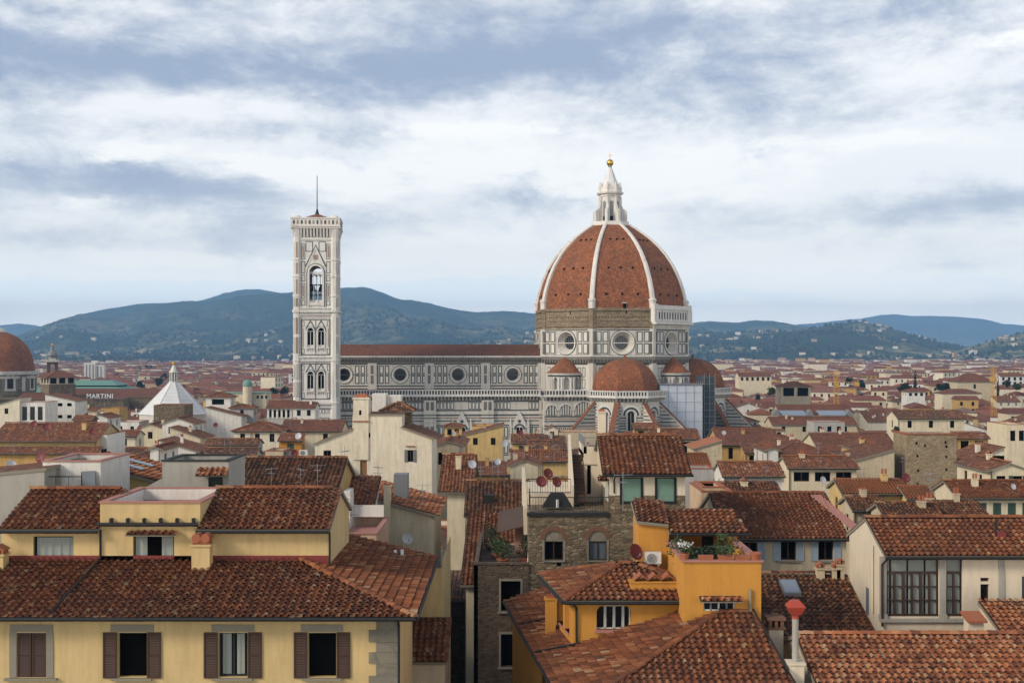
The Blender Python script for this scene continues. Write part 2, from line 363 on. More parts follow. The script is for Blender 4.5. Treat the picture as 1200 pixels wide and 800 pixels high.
# ------------------------------------------------------------------ walls with openings
def Tf(y): return lambda x, z, o: (x, y - o, z)             # facing -y
def Tb(y): return lambda x, z, o: (x, y + o, z)
def Tl(x): return lambda s, z, o: (x - o, s, z)             # facing -x
def Tr(x): return lambda s, z, o: (x + o, s, z)
def quad(mb, T, x0, x1, z0, z1, o=0., m=0): mb.face([T(x0, z0, o), T(x1, z0, o), T(x1, z1, o), T(x0, z1, o)], m)
def slab(mb, T, x0, x1, z0, z1, o0, o1, m=0):
    mb.hexa([T(x0, z0, o0), T(x1, z0, o0), T(x1, z0, o1), T(x0, z0, o1)], [T(x0, z1, o0), T(x1, z1, o0), T(x1, z1, o1), T(x0, z1, o1)], m)
def facade(mb, T, x0, x1, z0, z1, ops, m=0, depth=.2, mrev=None):
    """ops: (x0,x1,z0,z1,kind[,inner radius share]) kind rect / arch / circ"""
    mrev = m if mrev is None else mrev
    xs = sorted({x0, x1, *[q for o in ops for q in o[:2]]}); zs = sorted({z0, z1, *[q for o in ops for q in o[2:4]]})
    for i in range(len(xs) - 1):
        for j in range(len(zs) - 1):
            cx, cz = (xs[i] + xs[i + 1]) / 2, (zs[j] + zs[j + 1]) / 2
            if any(o[0] < cx < o[1] and o[2] < cz < o[3] for o in ops): continue
            quad(mb, T, xs[i], xs[i + 1], zs[j], zs[j + 1], 0, m)
    for o in ops:
        a, b, c, d = o[:4]; k = o[4] if len(o) > 4 else 'rect'; cx = (a + b) / 2
        if k == 'rect':
            for (p, q) in (((a, c), (b, c)), ((b, c), (b, d)), ((b, d), (a, d)), ((a, d), (a, c))):
                mb.face([T(*p, 0), T(*q, 0), T(*q, -depth), T(*p, -depth)], mrev)
        elif k == 'arch':
            r = (b - a) / 2; n = 10; zc = d - r
            arc = [(cx + r * math.cos(math.pi * t / n), zc + r * math.sin(math.pi * t / n)) for t in range(n + 1)]
            for t in range(n):
                p, q = arc[t], arc[t + 1]
                mb.face([T(*p, 0), T(*q, 0), T(q[0], d, 0), T(p[0], d, 0)], m)
                mb.face([T(*p, 0), T(*q, 0), T(*q, -depth), T(*p, -depth)], mrev)
            for (p, q) in (((a, c), (b, c)), ((b, c), (b, zc)), ((a, zc), (a, c))):
                mb.face([T(*p, 0), T(*q, 0), T(*q, -depth), T(*p, -depth)], mrev)
        else:
            r = (b - a) / 2; cz = (c + d) / 2; n = 32; sh = o[5] if len(o) > 5 else 1.
            for t in range(n):
                a0, a1 = 2 * math.pi * t / n, 2 * math.pi * (t + 1) / n
                p, q = (math.cos(a0), math.sin(a0)), (math.cos(a1), math.sin(a1))
                sq = lambda p: tuple(e / max(abs(p[0]), abs(p[1])) for e in p)
                P = lambda p, k, oo: T(cx + p[0] * k, cz + p[1] * k, oo)
                mb.face([P(p, r, 0), P(q, r, 0), P(sq(q), r, 0), P(sq(p), r, 0)], m)
                mb.face([P(p, r, 0), P(q, r, 0), P(q, r * sh, -depth), P(p, r * sh, -depth)], mrev)
def ring(mb, T, cx, cz, r0, r1, o0, o1, m=0, n=32, a0=0., a1=2 * math.pi):
    """flat raised ring or arch band"""
    for t in range(n):
        t0, t1 = a0 + (a1 - a0) * t / n, a0 + (a1 - a0) * (t + 1) / n
        P = lambda t, r, o: T(cx + r * math.cos(t), cz + r * math.sin(t), o)
        mb.face([P(t0, r0, o1), P(t1, r0, o1), P(t1, r1, o1), P(t0, r1, o1)], m)
        mb.face([P(t0, r1, o1), P(t1, r1, o1), P(t1, r1, o0), P(t0, r1, o0)], m)
        mb.face([P(t0, r0, o0), P(t1, r0, o0), P(t1, r0, o1), P(t0, r0, o1)], m)
def disc(mb, T, cx, cz, r, o, m=0, n=32):
    mb.face([T(cx + r * math.cos(2 * math.pi * t / n), cz + r * math.sin(2 * math.pi * t / n), o) for t in range(n)], m)
def panel(mb, T, x0, x1, z0, z1, fw=.2, mg=1, mw=0, o=.0):
    """inlaid marble panel: dark frame, pale field"""
    quad(mb, T, x0, x1, z0, z1, o + .03, mg); quad(mb, T, x0 + fw, x1 - fw, z0 + fw, z1 - fw, o + .06, mw)
def panels(mb, T, x0, x1, z0, z1, n, gap=.35, fw=.2, mg=1, mw=0, o=0.):
    w = (x1 - x0) / n
    for i in range(n): panel(mb, T, x0 + i * w + gap / 2, x0 + (i + 1) * w - gap / 2, z0, z1, fw, mg, mw, o)

# ------------------------------------------------------------------ roofs
def roof_planes(x0, x1, y0, y1, z1, t, pitch, ov, ovs=.3, ym=None):
    ze = z1 - pitch * ov; e = .1
    if t == 'gx':
        ym = (y0 + y1) / 2 if ym is None else ym; zr = z1 + pitch * (ym - y0); pb = (zr - z1) / max(y1 - ym, .1); zb = z1 - pb * ov
        A, B = x0 - ovs, x1 + ovs
        return [[(A, y0 - ov, ze + e), (B, y0 - ov, ze + e), (B, ym, zr + e), (A, ym, zr + e)], [(B, y1 + ov, zb + e), (A, y1 + ov, zb + e), (A, ym, zr + e), (B, ym, zr + e)]], [((A, ym, zr + e), (B, ym, zr + e))]
    if t == 'gy':
        xm = (x0 + x1) / 2; zr = z1 + pitch * (xm - x0); A, B = y0 - ovs, y1 + ovs
        return [[(x0 - ov, B, ze + e), (x0 - ov, A, ze + e), (xm, A, zr + e), (xm, B, zr + e)], [(x1 + ov, A, ze + e), (x1 + ov, B, ze + e), (xm, B, zr + e), (xm, A, zr + e)]], [((xm, A, zr + e), (xm, B, zr + e))]
    if t == 'hip':
        a, b, c, d = x0 - ov, x1 + ov, y0 - ov, y1 + ov; h = min(b - a, d - c) / 2; zr = ze + pitch * h
        if b - a >= d - c: p, q = (a + h, (c + d) / 2, zr + e), (b - h, (c + d) / 2, zr + e); four = [[(a, c), (b, c), q, p], [(b, c), (b, d), q], [(b, d), (a, d), p, q], [(a, d), (a, c), p]]
        else: p, q = ((a + b) / 2, c + h, zr + e), ((a + b) / 2, d - h, zr + e); four = [[(a, c), (b, c), p], [(b, c), (b, d), q, p], [(b, d), (a, d), q], [(a, d), (a, c), p, q]]
        cz = lambda k: (*k, ze + e) if len(k) == 2 else k
        rid = [(p, q), ((a, c, ze + e), p), ((b, c, ze + e), q if b - a >= d - c else p), ((b, d, ze + e), q), ((a, d, ze + e), p if b - a >= d - c else q)]
        return [[cz(k) for k in f] for f in four], rid
    if t == 'sf':
        zb = z1 + pitch * (y1 - y0); A, B = x0 - ovs, x1 + ovs
        return [[(A, y0 - ov, ze + e), (B, y0 - ov, ze + e), (B, y1 + .1, zb + e), (A, y1 + .1, zb + e)]], []
    if t == 'sb':
        zb = z1 + pitch * (y1 - y0); A, B = x0 - ovs, x1 + ovs
        return [[(B, y1 + ov, ze + e), (A, y1 + ov, ze + e), (A, y0 - .1, zb + e), (B, y0 - .1, zb + e)]], []
    if t == 'sl':
        zb = z1 + pitch * (x1 - x0); A, B = y0 - ovs, y1 + ovs
        return [[(x0 - ov, B, ze + e), (x0 - ov, A, ze + e), (x1 + .1, A, zb + e), (x1 + .1, B, zb + e)]], []
    if t == 'sr':
        zb = z1 + pitch * (x1 - x0); A, B = y0 - ovs, y1 + ovs
        return [[(x1 + ov, A, ze + e), (x1 + ov, B, ze + e), (x0 - .1, B, zb + e), (x0 - .1, A, zb + e)]], []
    raise ValueError(t)
def plane_axes(poly):
    A, B = Vector(poly[0]), Vector(poly[1]); U = (B - A).normalized()
    N = (B - A).cross(Vector(poly[2]) - A).normalized()
    if N.z < 0: N = -N
    V = N.cross(U)
    return A, U, V, N
_rng = np.random.default_rng(11)
def tile_geo(mb, poly, m=0, tw=.30, tl=.37, cut=None):
    A, U, V, N = plane_axes(poly)
    P = np.array([((Vector(p) - A).dot(U), (Vector(p) - A).dot(V)) for p in poly])
    if np.cross(P[1] - P[0], P[2] - P[1]) < 0: pass
    def inside(q, mrg):
        ok = np.ones(len(q), bool)
        for i in range(len(P)):
            a, b = P[i], P[(i + 1) % len(P)]; e = b - a; ln = np.hypot(*e)
            if ln < 1e-6: continue
            ok &= ((e[0] * (q[:, 1] - a[1]) - e[1] * (q[:, 0] - a[0])) / ln) > mrg
        if cut is not None:
            for c in cut: ok &= ~((q[:, 0] > c[0]) & (q[:, 0] < c[1]) & (q[:, 1] > c[2]) & (q[:, 1] < c[3]))
        return ok
    nu, nv = int((P[:, 0].max() - P[:, 0].min()) / tw) + 2, int(P[:, 1].max() / tl) + 2
    u0 = P[:, 0].min()
    for kindt in (0, 1):
        I, J = np.meshgrid(np.arange(nu), np.arange(nv)); I, J = I.ravel(), J.ravel()
        cu = u0 + (I + (.5 if kindt == 0 else 0.)) * tw; cv = (J + .5) * tl
        k = inside(np.stack([cu, cv], 1), .0 if kindt == 0 else .02); cu, cv = cu[k], cv[k]; n = len(cu)
        if n == 0: continue
        wave = .018 * np.sin(cv * 1.1 + cu * .23) + .012 * np.sin(cu * .9)
        if kindt == 0:                                             # cover tiles, tapered barrels
            th = np.linspace(0, math.pi, 5); seg = 5
            w0, w1 = .090, .068; hh0, hh1 = .095, .062
            du0, dz0 = np.cos(th) * w0, np.sin(th) * hh0; du1, dz1 = np.cos(th) * w1, np.sin(th) * hh1
            v0, v1, lift0, lift1 = -tl * .58, tl * .5, .075, .012
        else:
            th = np.linspace(-1, 1, 3); seg = 3; du0 = th * tw * .45; dz0 = .02 * th ** 2; du1, dz1 = du0, dz0
            v0, v1, lift0, lift1 = -tl * .55, tl * .55, .04, .0
        ju = _rng.normal(0, .006, n); jr = _rng.normal(0, .022, n); jz = _rng.normal(0, .006, n) + wave * .7; jv = _rng.normal(0, .009, n)
        def end(du, dz, v, lf):
            uu = cu[:, None] + ju[:, None] + du[None] - jr[:, None] * v; vv = cv[:, None] + jv[:, None] + v + 0 * du[None]; zz = jz[:, None] + dz[None] + lf
            return uu, vv, zz
        E0, E1 = end(du0, dz0, v0, lift0), end(du1, dz1, v1, lift1)
        uvz = [np.concatenate([a, b], 1) for a, b in zip(E0, E1)]
        Vw = np.array(A)[None, None] + uvz[0][..., None] * np.array(U) + uvz[1][..., None] * np.array(V) + uvz[2][..., None] * np.array(N)
        Vw = Vw.reshape(-1, 3)
        if mb.M is not None: Mx = np.array(mb.M); Vw = Vw @ Mx[:3, :3].T + Mx[:3, 3]
        base = (np.arange(n) * 2 * seg)[:, None]
        q = np.array([[i, i + 1, seg + i + 1, seg + i] for i in range(seg - 1)])
        Fq = (base[:, :, None] + q[None]).reshape(-1, 4)
        Ft = [Fq]
        mb.arrays(Vw, Ft, m)
def ridge_tiles(mb, p, q, m=0, r=.14, step=.42, tape=True):
    p, q = Vector(p), Vector(q); d = q - p; n = max(1, int(d.length / step)); d.normalize()
    s = d.cross(Vector((0, 0, 1)));  s = s.normalized() if s.length > 1e-4 else Vector((1, 0, 0)); up = s.cross(d)
    for i in range(n):
        c0, c1 = p + d * (i * step - .04), p + d * ((i + 1) * step + .02); rr = r * random.uniform(.92, 1.06); j = s * random.uniform(-.02, .02)
        a = [c0 + j + s * math.cos(t) * rr + up * (math.sin(t) * rr * .8 + .05) for t in np.linspace(0, math.pi, 6)]
        b = [c1 + j + s * math.cos(t) * rr * .85 + up * (math.sin(t) * rr * .7 + .03) for t in np.linspace(0, math.pi, 6)]
        k = mb.add(a + b)
        for t in range(5): mb.f.append((k + t, k + t + 1, k + 6 + t + 1, k + 6 + t)); mb.m.append(m); mb.uv.append(None)
        mb.f.append((k, k + 1, k + 2, k + 3, k + 4, k + 5)); mb.m.append(m); mb.uv.append(None)
def roof_obj(planes, ridges, mat, parent, tiles=False, thick=.16, name='roof', soff='sandstone', Mx=None, near=True, cuts=None, gutter=None):
    mb = MB(); mb.M = Mx; ou, ov_ = random.uniform(0, 300), random.uniform(0, 300)
    for pi, poly in enumerate(planes):
        A, U, V, N = plane_axes(poly)
        P = [Vector(p) for p in poly]; D = [p - N * thick for p in P]
        # keep the winding upward
        if (P[1] - P[0]).cross(P[2] - P[0]).z < 0: P.reverse(); D.reverse()
        mb.face(P, 2 if tiles else 0, [((p - A).dot(U) + ou, (p - A).dot(V) + ov_) for p in P])
        mb.face(list(reversed(D)), 1)
        for i in range(len(P)):
            j = (i + 1) % len(P); mb.face([P[i], D[i], D[j], P[j]], 1)
        if tiles: tile_geo(mb, poly, 0, cut=cuts.get(pi) if cuts else None)
    if near:
        for a, b in ridges: ridge_tiles(mb, a, b, 0, .16 if tiles else .2, .42 if tiles else .9)
    o = mb.obj(name, [mat, soff, 'tile_bed'] if tiles else [mat, soff], parent)
    return o
def wall_top(x0, x1, y0, y1, z1, t, pitch, ym=None):
    """extra wall faces above eaves level"""
    out = []
    if t == 'gx':
        ym = (y0 + y1) / 2 if ym is None else ym; zr = z1 + pitch * (ym - y0)
        for x in (x0, x1): out.append([(x, y0, z1), (x, y1, z1), (x, ym, zr)])
    elif t == 'gy':
        xm = (x0 + x1) / 2; zr = z1 + pitch * (xm - x0)
        for y in (y0, y1): out.append([(x0, y, z1), (x1, y, z1), (xm, y, zr)])
    elif t in ('sf', 'sb'):
        zr = z1 + pitch * (y1 - y0); yh = y1 if t == 'sf' else y0; yl = y0 if t == 'sf' else y1
        for x in (x0, x1): out.append([(x, yl, z1), (x, yh, z1), (x, yh, zr)])
        out.append([(x0, yh, z1), (x1, yh, z1), (x1, yh, zr), (x0, yh, zr)])
    elif t in ('sl', 'sr'):
        zr = z1 + pitch * (x1 - x0); xh = x1 if t == 'sl' else x0; xl = x0 if t == 'sl' else x1
        for y in (y0, y1): out.append([(xl, y, z1), (xh, y, z1), (xh, y, zr)])
        out.append([(xh, y0, z1), (xh, y1, z1), (xh, y1, zr), (xh, y0, zr)])
    return out
def block(root, x0, x1, y0, y1, z0, z1, t='gx', pitch=.33, ov=.5, ovs=.25, wall='cream', roof='rt', tiles=False, front=(), left=(), right=(), depth=.2, Mx=None, near=True, ym=None, coping='terracotta', wname='wall', rname='roof', cuts=None, gutter=False):
    mb = MB(); mb.M = Mx
    facade(mb, Tf(y0), x0, x1, z0, z1, list(front), 0, depth); facade(mb, Tl(x0), y0, y1, z0, z1, list(left), 0, depth); facade(mb, Tr(x1), y0, y1, z0, z1, list(right), 0, depth)
    quad(mb, Tb(y1), x0, x1, z0, z1)
    if t != 'flat':
        for q in wall_top(x0, x1, y0, y1, z1, t, pitch, ym): mb.face(q)
        w = mb.obj(wname, wall, root)
        planes, rid = roof_planes(x0, x1, y0, y1, z1, t, pitch, ov, ovs, ym)
        r = roof_obj(planes, rid, roof, root, tiles, Mx=Mx, near=near, cuts=cuts, name=rname)
        if gutter:
            g = MB(); g.M = Mx
            for p in planes[:1]:
                a, b = Vector(p[0]), Vector(p[1]); dv = Vector((0, -.06, -.1)); g.tube(a + dv, b + dv, .075, 8)
            g.obj('gutter', 'black', root)
        return w, r
    h = .55; zt = z1 + h
    for T, a, b in ((Tf(y0), x0, x1), (Tb(y1), x0, x1), (Tl(x0), y0 + .22, y1 - .22), (Tr(x1), y0 + .22, y1 - .22)):
        slab(mb, T, a, b, z1, zt, -.22, 0.)
    w = mb.obj(wname, wall, root)
    rb = MB(); rb.M = Mx; rb.box(x0 + .21, x1 - .21, y0 + .21, y1 - .21, z1 - .2, z1 + .02)
    r = rb.obj('roof_terrace', coping if coping in M else 'terracotta', root)
    cp = MB(); cp.M = Mx
    for T, a, b in ((Tf(y0), x0 - .06, x1 + .06), (Tb(y1), x0 - .06, x1 + .06), (Tl(x0), y0 + .27, y1 - .27), (Tr(x1), y0 + .27, y1 - .27)): slab(cp, T, a, b, zt, zt + .07, -.27, .06)
    cp.obj('coping', coping, root)
    return w, r
def window(root, T, op, style='d', depth=.2, Mx=None, lod=0):
    """one window: panes and frame, optional shutters and surround as parts"""
    a, b, c, d = op[:4]; mb = MB(); mb.M = Mx; w = b - a
    base, *opt = style.split('+')
    pane = {'d': 'glass', 'c': 'blueglass', 'o': 'dark', 'b': 'blind', 'k': 'curtain'}[base]
    quad(mb, T, a, b, c, d, -depth + .015, 0)
    fr = 'white_frame' if 'w' in opt else ('black' if 'k' in opt else 'frame')
    if base != 'o' or 'f' in opt:
        t = .06 if lod == 0 else .09
        for q in ((a, b, c, c + t), (a, b, d - t, d), (a, a + t, c + t, d - t), (b - t, b, c + t, d - t)): slab(mb, T, *q, -depth + .02, -depth + .08, 1)
        if 'n' not in opt: slab(mb, T, (a + b) / 2 - t * .6, (a + b) / 2 + t * .6, c + t, d - t, -depth + .02, -depth + .07, 1)
    o = mb.obj('window', [pane, fr], root)
    sh = {'sb': 'shutter', 'sg': 'shutter_green', 'sy': 'shutter_grey', 'sl': 'shutter_blue'}
    for k in opt:
        if k in sh:
            sw = w * .5
            for s0, s1 in ((a - sw, a - .02), (b + .02, b + sw)):
                s = MB(); s.M = Mx; louvre(s, T, s0, s1, c - .03, d + .03, lod); s.obj('shutter', sh[k], root)
        if k[0] == 'c' and k[1:] in sh:
            for s0, s1 in ((a, (a + b) / 2 - .015), ((a + b) / 2 + .015, b)):
                s = MB(); s.M = Mx; louvre(s, T, s0, s1, c, d, lod, -.06); s.obj('shutter', sh[k[1:]], root)
        if k in ('st', 'sp'):                                       # stone surround or lintel, and a sill
            s = MB(); s.M = Mx
            slab(s, T, a - .28, b + .28, d + .05, d + .34, 0, .035)
            if k == 'st': slab(s, T, a - .3, a - .02, c, d + .05, 0, .035); slab(s, T, b + .02, b + .3, c, d + .05, 0, .035)
            s.obj('window_surround', 'sandstone', root)
        if k in ('st', 'sp', 'si'):
            s = MB(); s.M = Mx; slab(s, T, a - .22 - (.25 if k == 'st' else 0), b + .22 + (.25 if k == 'st' else 0), c - .12, c - .02, -.05, .16); s.obj('window_sill', 'sandstone', root)
    return o
def louvre(s, T, a, b, c, d, lod=0, o=0.):
    o0 = o + .012
    if lod: slab(s, T, a, b, c, d, o0, o0 + .05); return
    t = .07
    for q in ((a, b, c, c + t), (a, b, d - t, d), (a, a + t, c + t, d - t), (b - t, b, c + t, d - t), (a + t, b - t, (c + d) / 2 - .03, (c + d) / 2 + .03)): slab(s, T, *q, o0, o0 + .05)
    n = int((d - c - 2 * t) / .065)
    for i in range(n):
        z = c + t + (d - c - 2 * t) * (i + .5) / n
        s.hexa([T(a + t, z - .03, o0 + .03), T(b - t, z - .03, o0 + .03), T(b - t, z - .03, o0 + .042), T(a + t, z - .03, o0 + .042)], [T(a + t, z + .02, o0 + .005), T(b - t, z + .02, o0 + .005), T(b - t, z + .02, o0 + .016), T(a + t, z + .02, o0 + .016)])
def chimney(roof, x, y, z, h=1.3, w=.55, wall='buff', cap='tile', Mx=None, d=None):
    d = d or w; mb = MB(); mb.M = Mx
    mb.box(x - w / 2, x + w / 2, y - d / 2, y + d / 2, z - .8, z + h, 0); mb.box(x - w / 2 - .06, x + w / 2 + .06, y - d / 2 - .06, y + d / 2 + .06, z + h, z + h + .08, 0)
    if cap == 'tile':
        for s in (-1, 1): mb.box(x + s * (w / 2 - .05) - .05, x + s * (w / 2 - .05) + .05, y - d / 2 + .02, y + d / 2 - .02, z + h + .08, z + h + .26, 1)
        k = [(-.62 * w, .26), (0, .26 + .34 * w), (.62 * w, .26), (.5 * w, .22), (0, .2 + .3 * w), (-.5 * w, .22)]
        mb.hexa([(x + p, y - d * .6, z + h + q) for p, q in k], [(x + p, y + d * .6, z + h + q) for p, q in k], 1)
    elif cap == 'pots':
        for s in (-.25, .25): mb.tube((x + s * w, y, z + h + .05), (x + s * w, y, z + h + .55), .11, 8, 1)
    else: mb.box(x - w / 2 + .05, x + w / 2 - .05, y - d / 2 + .05, y + d / 2 - .05, z + h + .08, z + h + .2, 1)
    return mb.obj('chimney', [wall, 'terracotta'], roof)

# ------------------------------------------------------------------ ground, hills, air
def ground_mat():
    m, nt, b, N, L = new_mat('paved_ground')
    n1 = _noise(N, L, _pos(N), .02, 6, .65); n2 = _noise(N, L, _pos(N), .004, 5, .6)
    c = _mix(N, L, _range(N, L, n1, .4, .65), (.055, .053, .05), (.09, .08, .065))
    c = _mix(N, L, _range(N, L, n2, .5, .6), c, (.03, .045, .02))
    L(c, b.inputs['Base Color']); b.inputs['Roughness'].default_value = .95
    return m
g = MB(); g.face([(-22000, -300, 0), (22000, -300, 0), (22000, 26000, 0), (-22000, 26000, 0)])
kind(g.obj('ground', ground_mat()), 'structure')

# ridges read from the skyline: (pixel, pixel height) pairs, distance, how far the foot reaches towards us
RIDGES = [
    (13500, 1500, [(-250, 400), (-60, 384), (0, 381), (22, 378), (55, 383), (120, 396), (300, 420)]),
    (10500, 2200, [(150, 420), (185, 366), (205, 356), (235, 352), (262, 343), (285, 339), (303, 338), (322, 342), (345, 346), (390, 352), (480, 400)]),
    (9000, 4600, [(-300, 425), (-60, 412), (20, 395), (60, 379), (100, 367), (130, 361), (165, 356), (200, 355), (240, 355), (270, 350), (300, 346), (345, 342), (380, 340), (400, 338), (418, 337), (432, 337), (450, 344), (470, 351), (500, 356), (530, 363), (556, 368), (580, 366), (604, 366), (630, 368), (680, 372), (720, 373), (800, 378), (840, 386), (900, 402), (1000, 425)]),
    (8600, 2600, [(560, 425), (640, 384), (700, 380), (800, 379), (830, 376), (860, 378), (885, 375), (905, 376), (935, 381), (965, 386), (1000, 396), (1060, 425)]),
    (15000, 2500, [(800, 420), (900, 384), (930, 380), (960, 378), (985, 375), (1010, 373), (1030, 369), (1048, 368), (1070, 370), (1100, 370), (1130, 371), (1155, 374), (1175, 379), (1200, 381), (1260, 385), (1400, 380), (1500, 400)]),
    (5600, 1900, [(520, 428), (600, 399), (700, 397), (800, 393), (830, 391), (870, 390), (900, 389), (925, 388), (950, 385), (975, 381), (1000, 378), (1012, 377), (1030, 381), (1055, 388), (1080, 396), (1105, 402), (1125, 407), (1150, 415), (1190, 428)]),
    (4700, 1300, [(1090, 429), (1120, 412), (1140, 405), (1165, 399), (1185, 394), (1205, 388), (1240, 380), (1300, 372), (1400, 375), (1520, 400)]),
    (5000, 1500, [(-300, 422), (-100, 420), (20, 417), (120, 414), (200, 417), (300, 412), (420, 408), (480, 404), (540, 400), (600, 397), (640, 398), (720, 404), (800, 428)]),
]
_fr = np.random.default_rng(5)
_G = _fr.random((256, 256))
def vnoise(x, y):
    xi, yi = np.floor(x).astype(int), np.floor(y).astype(int); fx, fy = x - xi, y - yi; fx = fx * fx * (3 - 2 * fx); fy = fy * fy * (3 - 2 * fy)
    q = lambda a, b: _G[(xi + a) % 256, (yi + b) % 256]
    return (q(0, 0) * (1 - fx) + q(1, 0) * fx) * (1 - fy) + (q(0, 1) * (1 - fx) + q(1, 1) * fx) * fy
def fbm(x, y, o=5):
    s, a, t = 0, .5, 0
    for k in range(o): s = s + a * vnoise(x * 2 ** k + 17 * k, y * 2 ** k + 31 * k); t += a; a *= .5
    return s / t
def hill_height(X, Y):
    """terrain height over the plan: each ridge a real crest line with its own flanks"""
    px = 600 + F * X / Y; H = np.zeros_like(X)
    for D, foot, pts in RIDGES:
        p = np.array(pts); crest = np.interp(px, p[:, 0], p[:, 1], left=430, right=430)
        wob = (fbm(px / 70. + D, np.full_like(px, D / 900.), 3) - .5) * foot * .28
        Dc = D + wob
        zc = np.maximum(0, EYE + (HZ - crest) * Dc / F)
        t = (Y - (Dc - foot)) / foot; tb = 1 - (Y - Dc) / (foot * .9)
        s = np.clip(np.where(Y < Dc, t, tb), 0, 1); s = s * s * (3 - 2 * s) * .55 + s * .45
        spur = fbm(X / 420., Y / 650., 5) - .5
        h = zc * s + spur * zc * .55 * np.clip(s * (1 - s) * 4, 0, 1) + (fbm(X / 130., Y / 160., 4) - .5) * 34 * np.clip(s * 2, 0, 1) * np.clip((1 - s) * 6 + .1, 0, 1)
        H = np.maximum(H, h)
    return H
def hill_mat():
    m, nt, b, N, L = new_mat('wooded_hillside')
    p = _pos(N)
    n1 = _noise(N, L, p, .0016, 7, .62); n2 = _noise(N, L, p, .011, 6, .7); n3 = _noise(N, L, p, .05, 4, .7)
    wood = _mix(N, L, _range(N, L, n3, .35, .65), (.016, .030, .013), (.045, .068, .026))
    field = _mix(N, L, _range(N, L, n2, .4, .6), (.13, .16, .05), (.36, .30, .16))
    f = _math(N, L, 'MULTIPLY', _range(N, L, n1, .46, .56), _range(N, L, n2, .42, .54))
    sp = N("ShaderNodeSeparateXYZ"); L(p, sp.inputs[0])
    f = _math(N, L, 'MULTIPLY', f, _range(N, L, sp.outputs[2], 330, 60, .05, .9))
    L(_mix(N, L, f, wood, field), b.inputs['Base Color']); b.inputs['Roughness'].default_value = 1
    b.inputs['Specular IOR Level'].default_value = 0.
    return m
na, nd = 620, 210
az = np.linspace(-.60, .60, na); ds = np.concatenate([np.linspace(3000, 6500, 110), np.linspace(6600, 17300, 100)])
A_, D_ = np.meshgrid(np.tan(az), ds); Yg = D_; Xg = A_ * D_
Hg = hill_height(Xg, Yg) + (fbm(Xg / 38., Yg / 60., 3) - .45) * 11 * np.clip(hill_height(Xg, Yg) / 60., 0, 1) - .6
hv = np.stack([Xg, Yg, Hg], -1).reshape(-1, 3)
ii = (np.arange(nd - 1)[:, None] * na + np.arange(na - 1)[None]).ravel()
hf = np.stack([ii, ii + 1, ii + na + 1, ii + na], 1)
hm = MB(); hm.arrays(hv, [hf], 0)
kind(hm.obj('hills', hill_mat(), smooth=True), 'structure')

def build_haze():
    m = bpy.data.materials.new('haze_air'); m.use_nodes = True; nt = m.node_tree; nt.nodes.clear()
    out = nt.nodes.new('ShaderNodeOutputMaterial'); v = nt.nodes.new('ShaderNodeVolumePrincipled')
    v.inputs['Color'].default_value = (.34, .62, 1.0, 1); v.inputs['Density'].default_value = HAZE; v.inputs['Anisotropy'].default_value = .0
    nt.links.new(v.outputs[0], out.inputs['Volume'])
    b = MB(); b.box(-12500, 12500, -400, 17500, -1, 690)
    o = b.obj('haze', m); kind(o, 'stuff'); return o
HAZE = 1.0e-4
build_haze()

# ------------------------------------------------------------------ the cathedral, in its own axes: x east along the nave, y north, origin under the dome
CR = R(5)
cath = thing('cathedral', 'great white and green marble cathedral with an eight-sided brick-red dome', 'cathedral', (34.1, 433, 0), CR)
MM = ['marble', 'green', 'dark', 'pinkm', 'stained_shaded', 'bare', 'marble2']
RD = 27.0; AP = RD * math.cos(math.pi / 8)
def oct_face(k, ap=AP):
    """frame of octagon face k; k = 0 faces south, counted eastwards; returns T(s, z, o)"""
    a = -math.pi / 2 + k * math.pi / 4; n = (math.cos(a), math.sin(a)); u = (-n[1], n[0])
    return lambda s, z, o: (n[0] * (ap + o) + u[0] * s, n[1] * (ap + o) + u[1] * s, z)
HS = AP * math.tan(math.pi / 8)            # half side of a face
def corner_piers(mb, ap, z0, z1, w, out, m=0):
    for k in range(8):
        a = -math.pi / 2 + (k + .5) * math.pi / 4; r = ap / math.cos(math.pi / 8)
        mb.lathe([(w, z0), (w, z1)], 8, (math.cos(a) * (r - w + out), math.sin(a) * (r - w + out)), m)
        mb.face([(math.cos(a) * (r - w + out) + w * math.cos(t), math.sin(a) * (r - w + out) + w * math.sin(t), z1) for t in np.linspace(0, 2 * math.pi, 9)[:-1]], m)
# crossing body under the drum
mb = MB()
for k in range(8):
    T = oct_face(k)
    quad(mb, T, -HS, HS, 0, 41.4, 0, 0)
    for z in (30.9, 34.7): panels(mb, T, -HS + 2.2, HS - 2.2, z, z + 3.1, 9, .45, .22)
    quad(mb, T, -HS, HS, 38.7, 39.2, .05, 1); quad(mb, T, -HS, HS, 29.6, 30.2, .05, 1)
    slab(mb, T, -HS - .2, HS + .2, 39.2, 40.3, 0, .35, 4); slab(mb, T, -HS - .5, HS + .5, 40.3, 41.4, 0, .9, 4)
    for i in range(18): s = -HS + (i + .5) * 2 * HS / 18; slab(mb, T, s - .28, s + .28, 39.4, 40.3, .3, .8, 4)
corner_piers(mb, AP, 0, 39.2, 1.5, .55, 0)
mb.obj('crossing_wall', MM, cath)
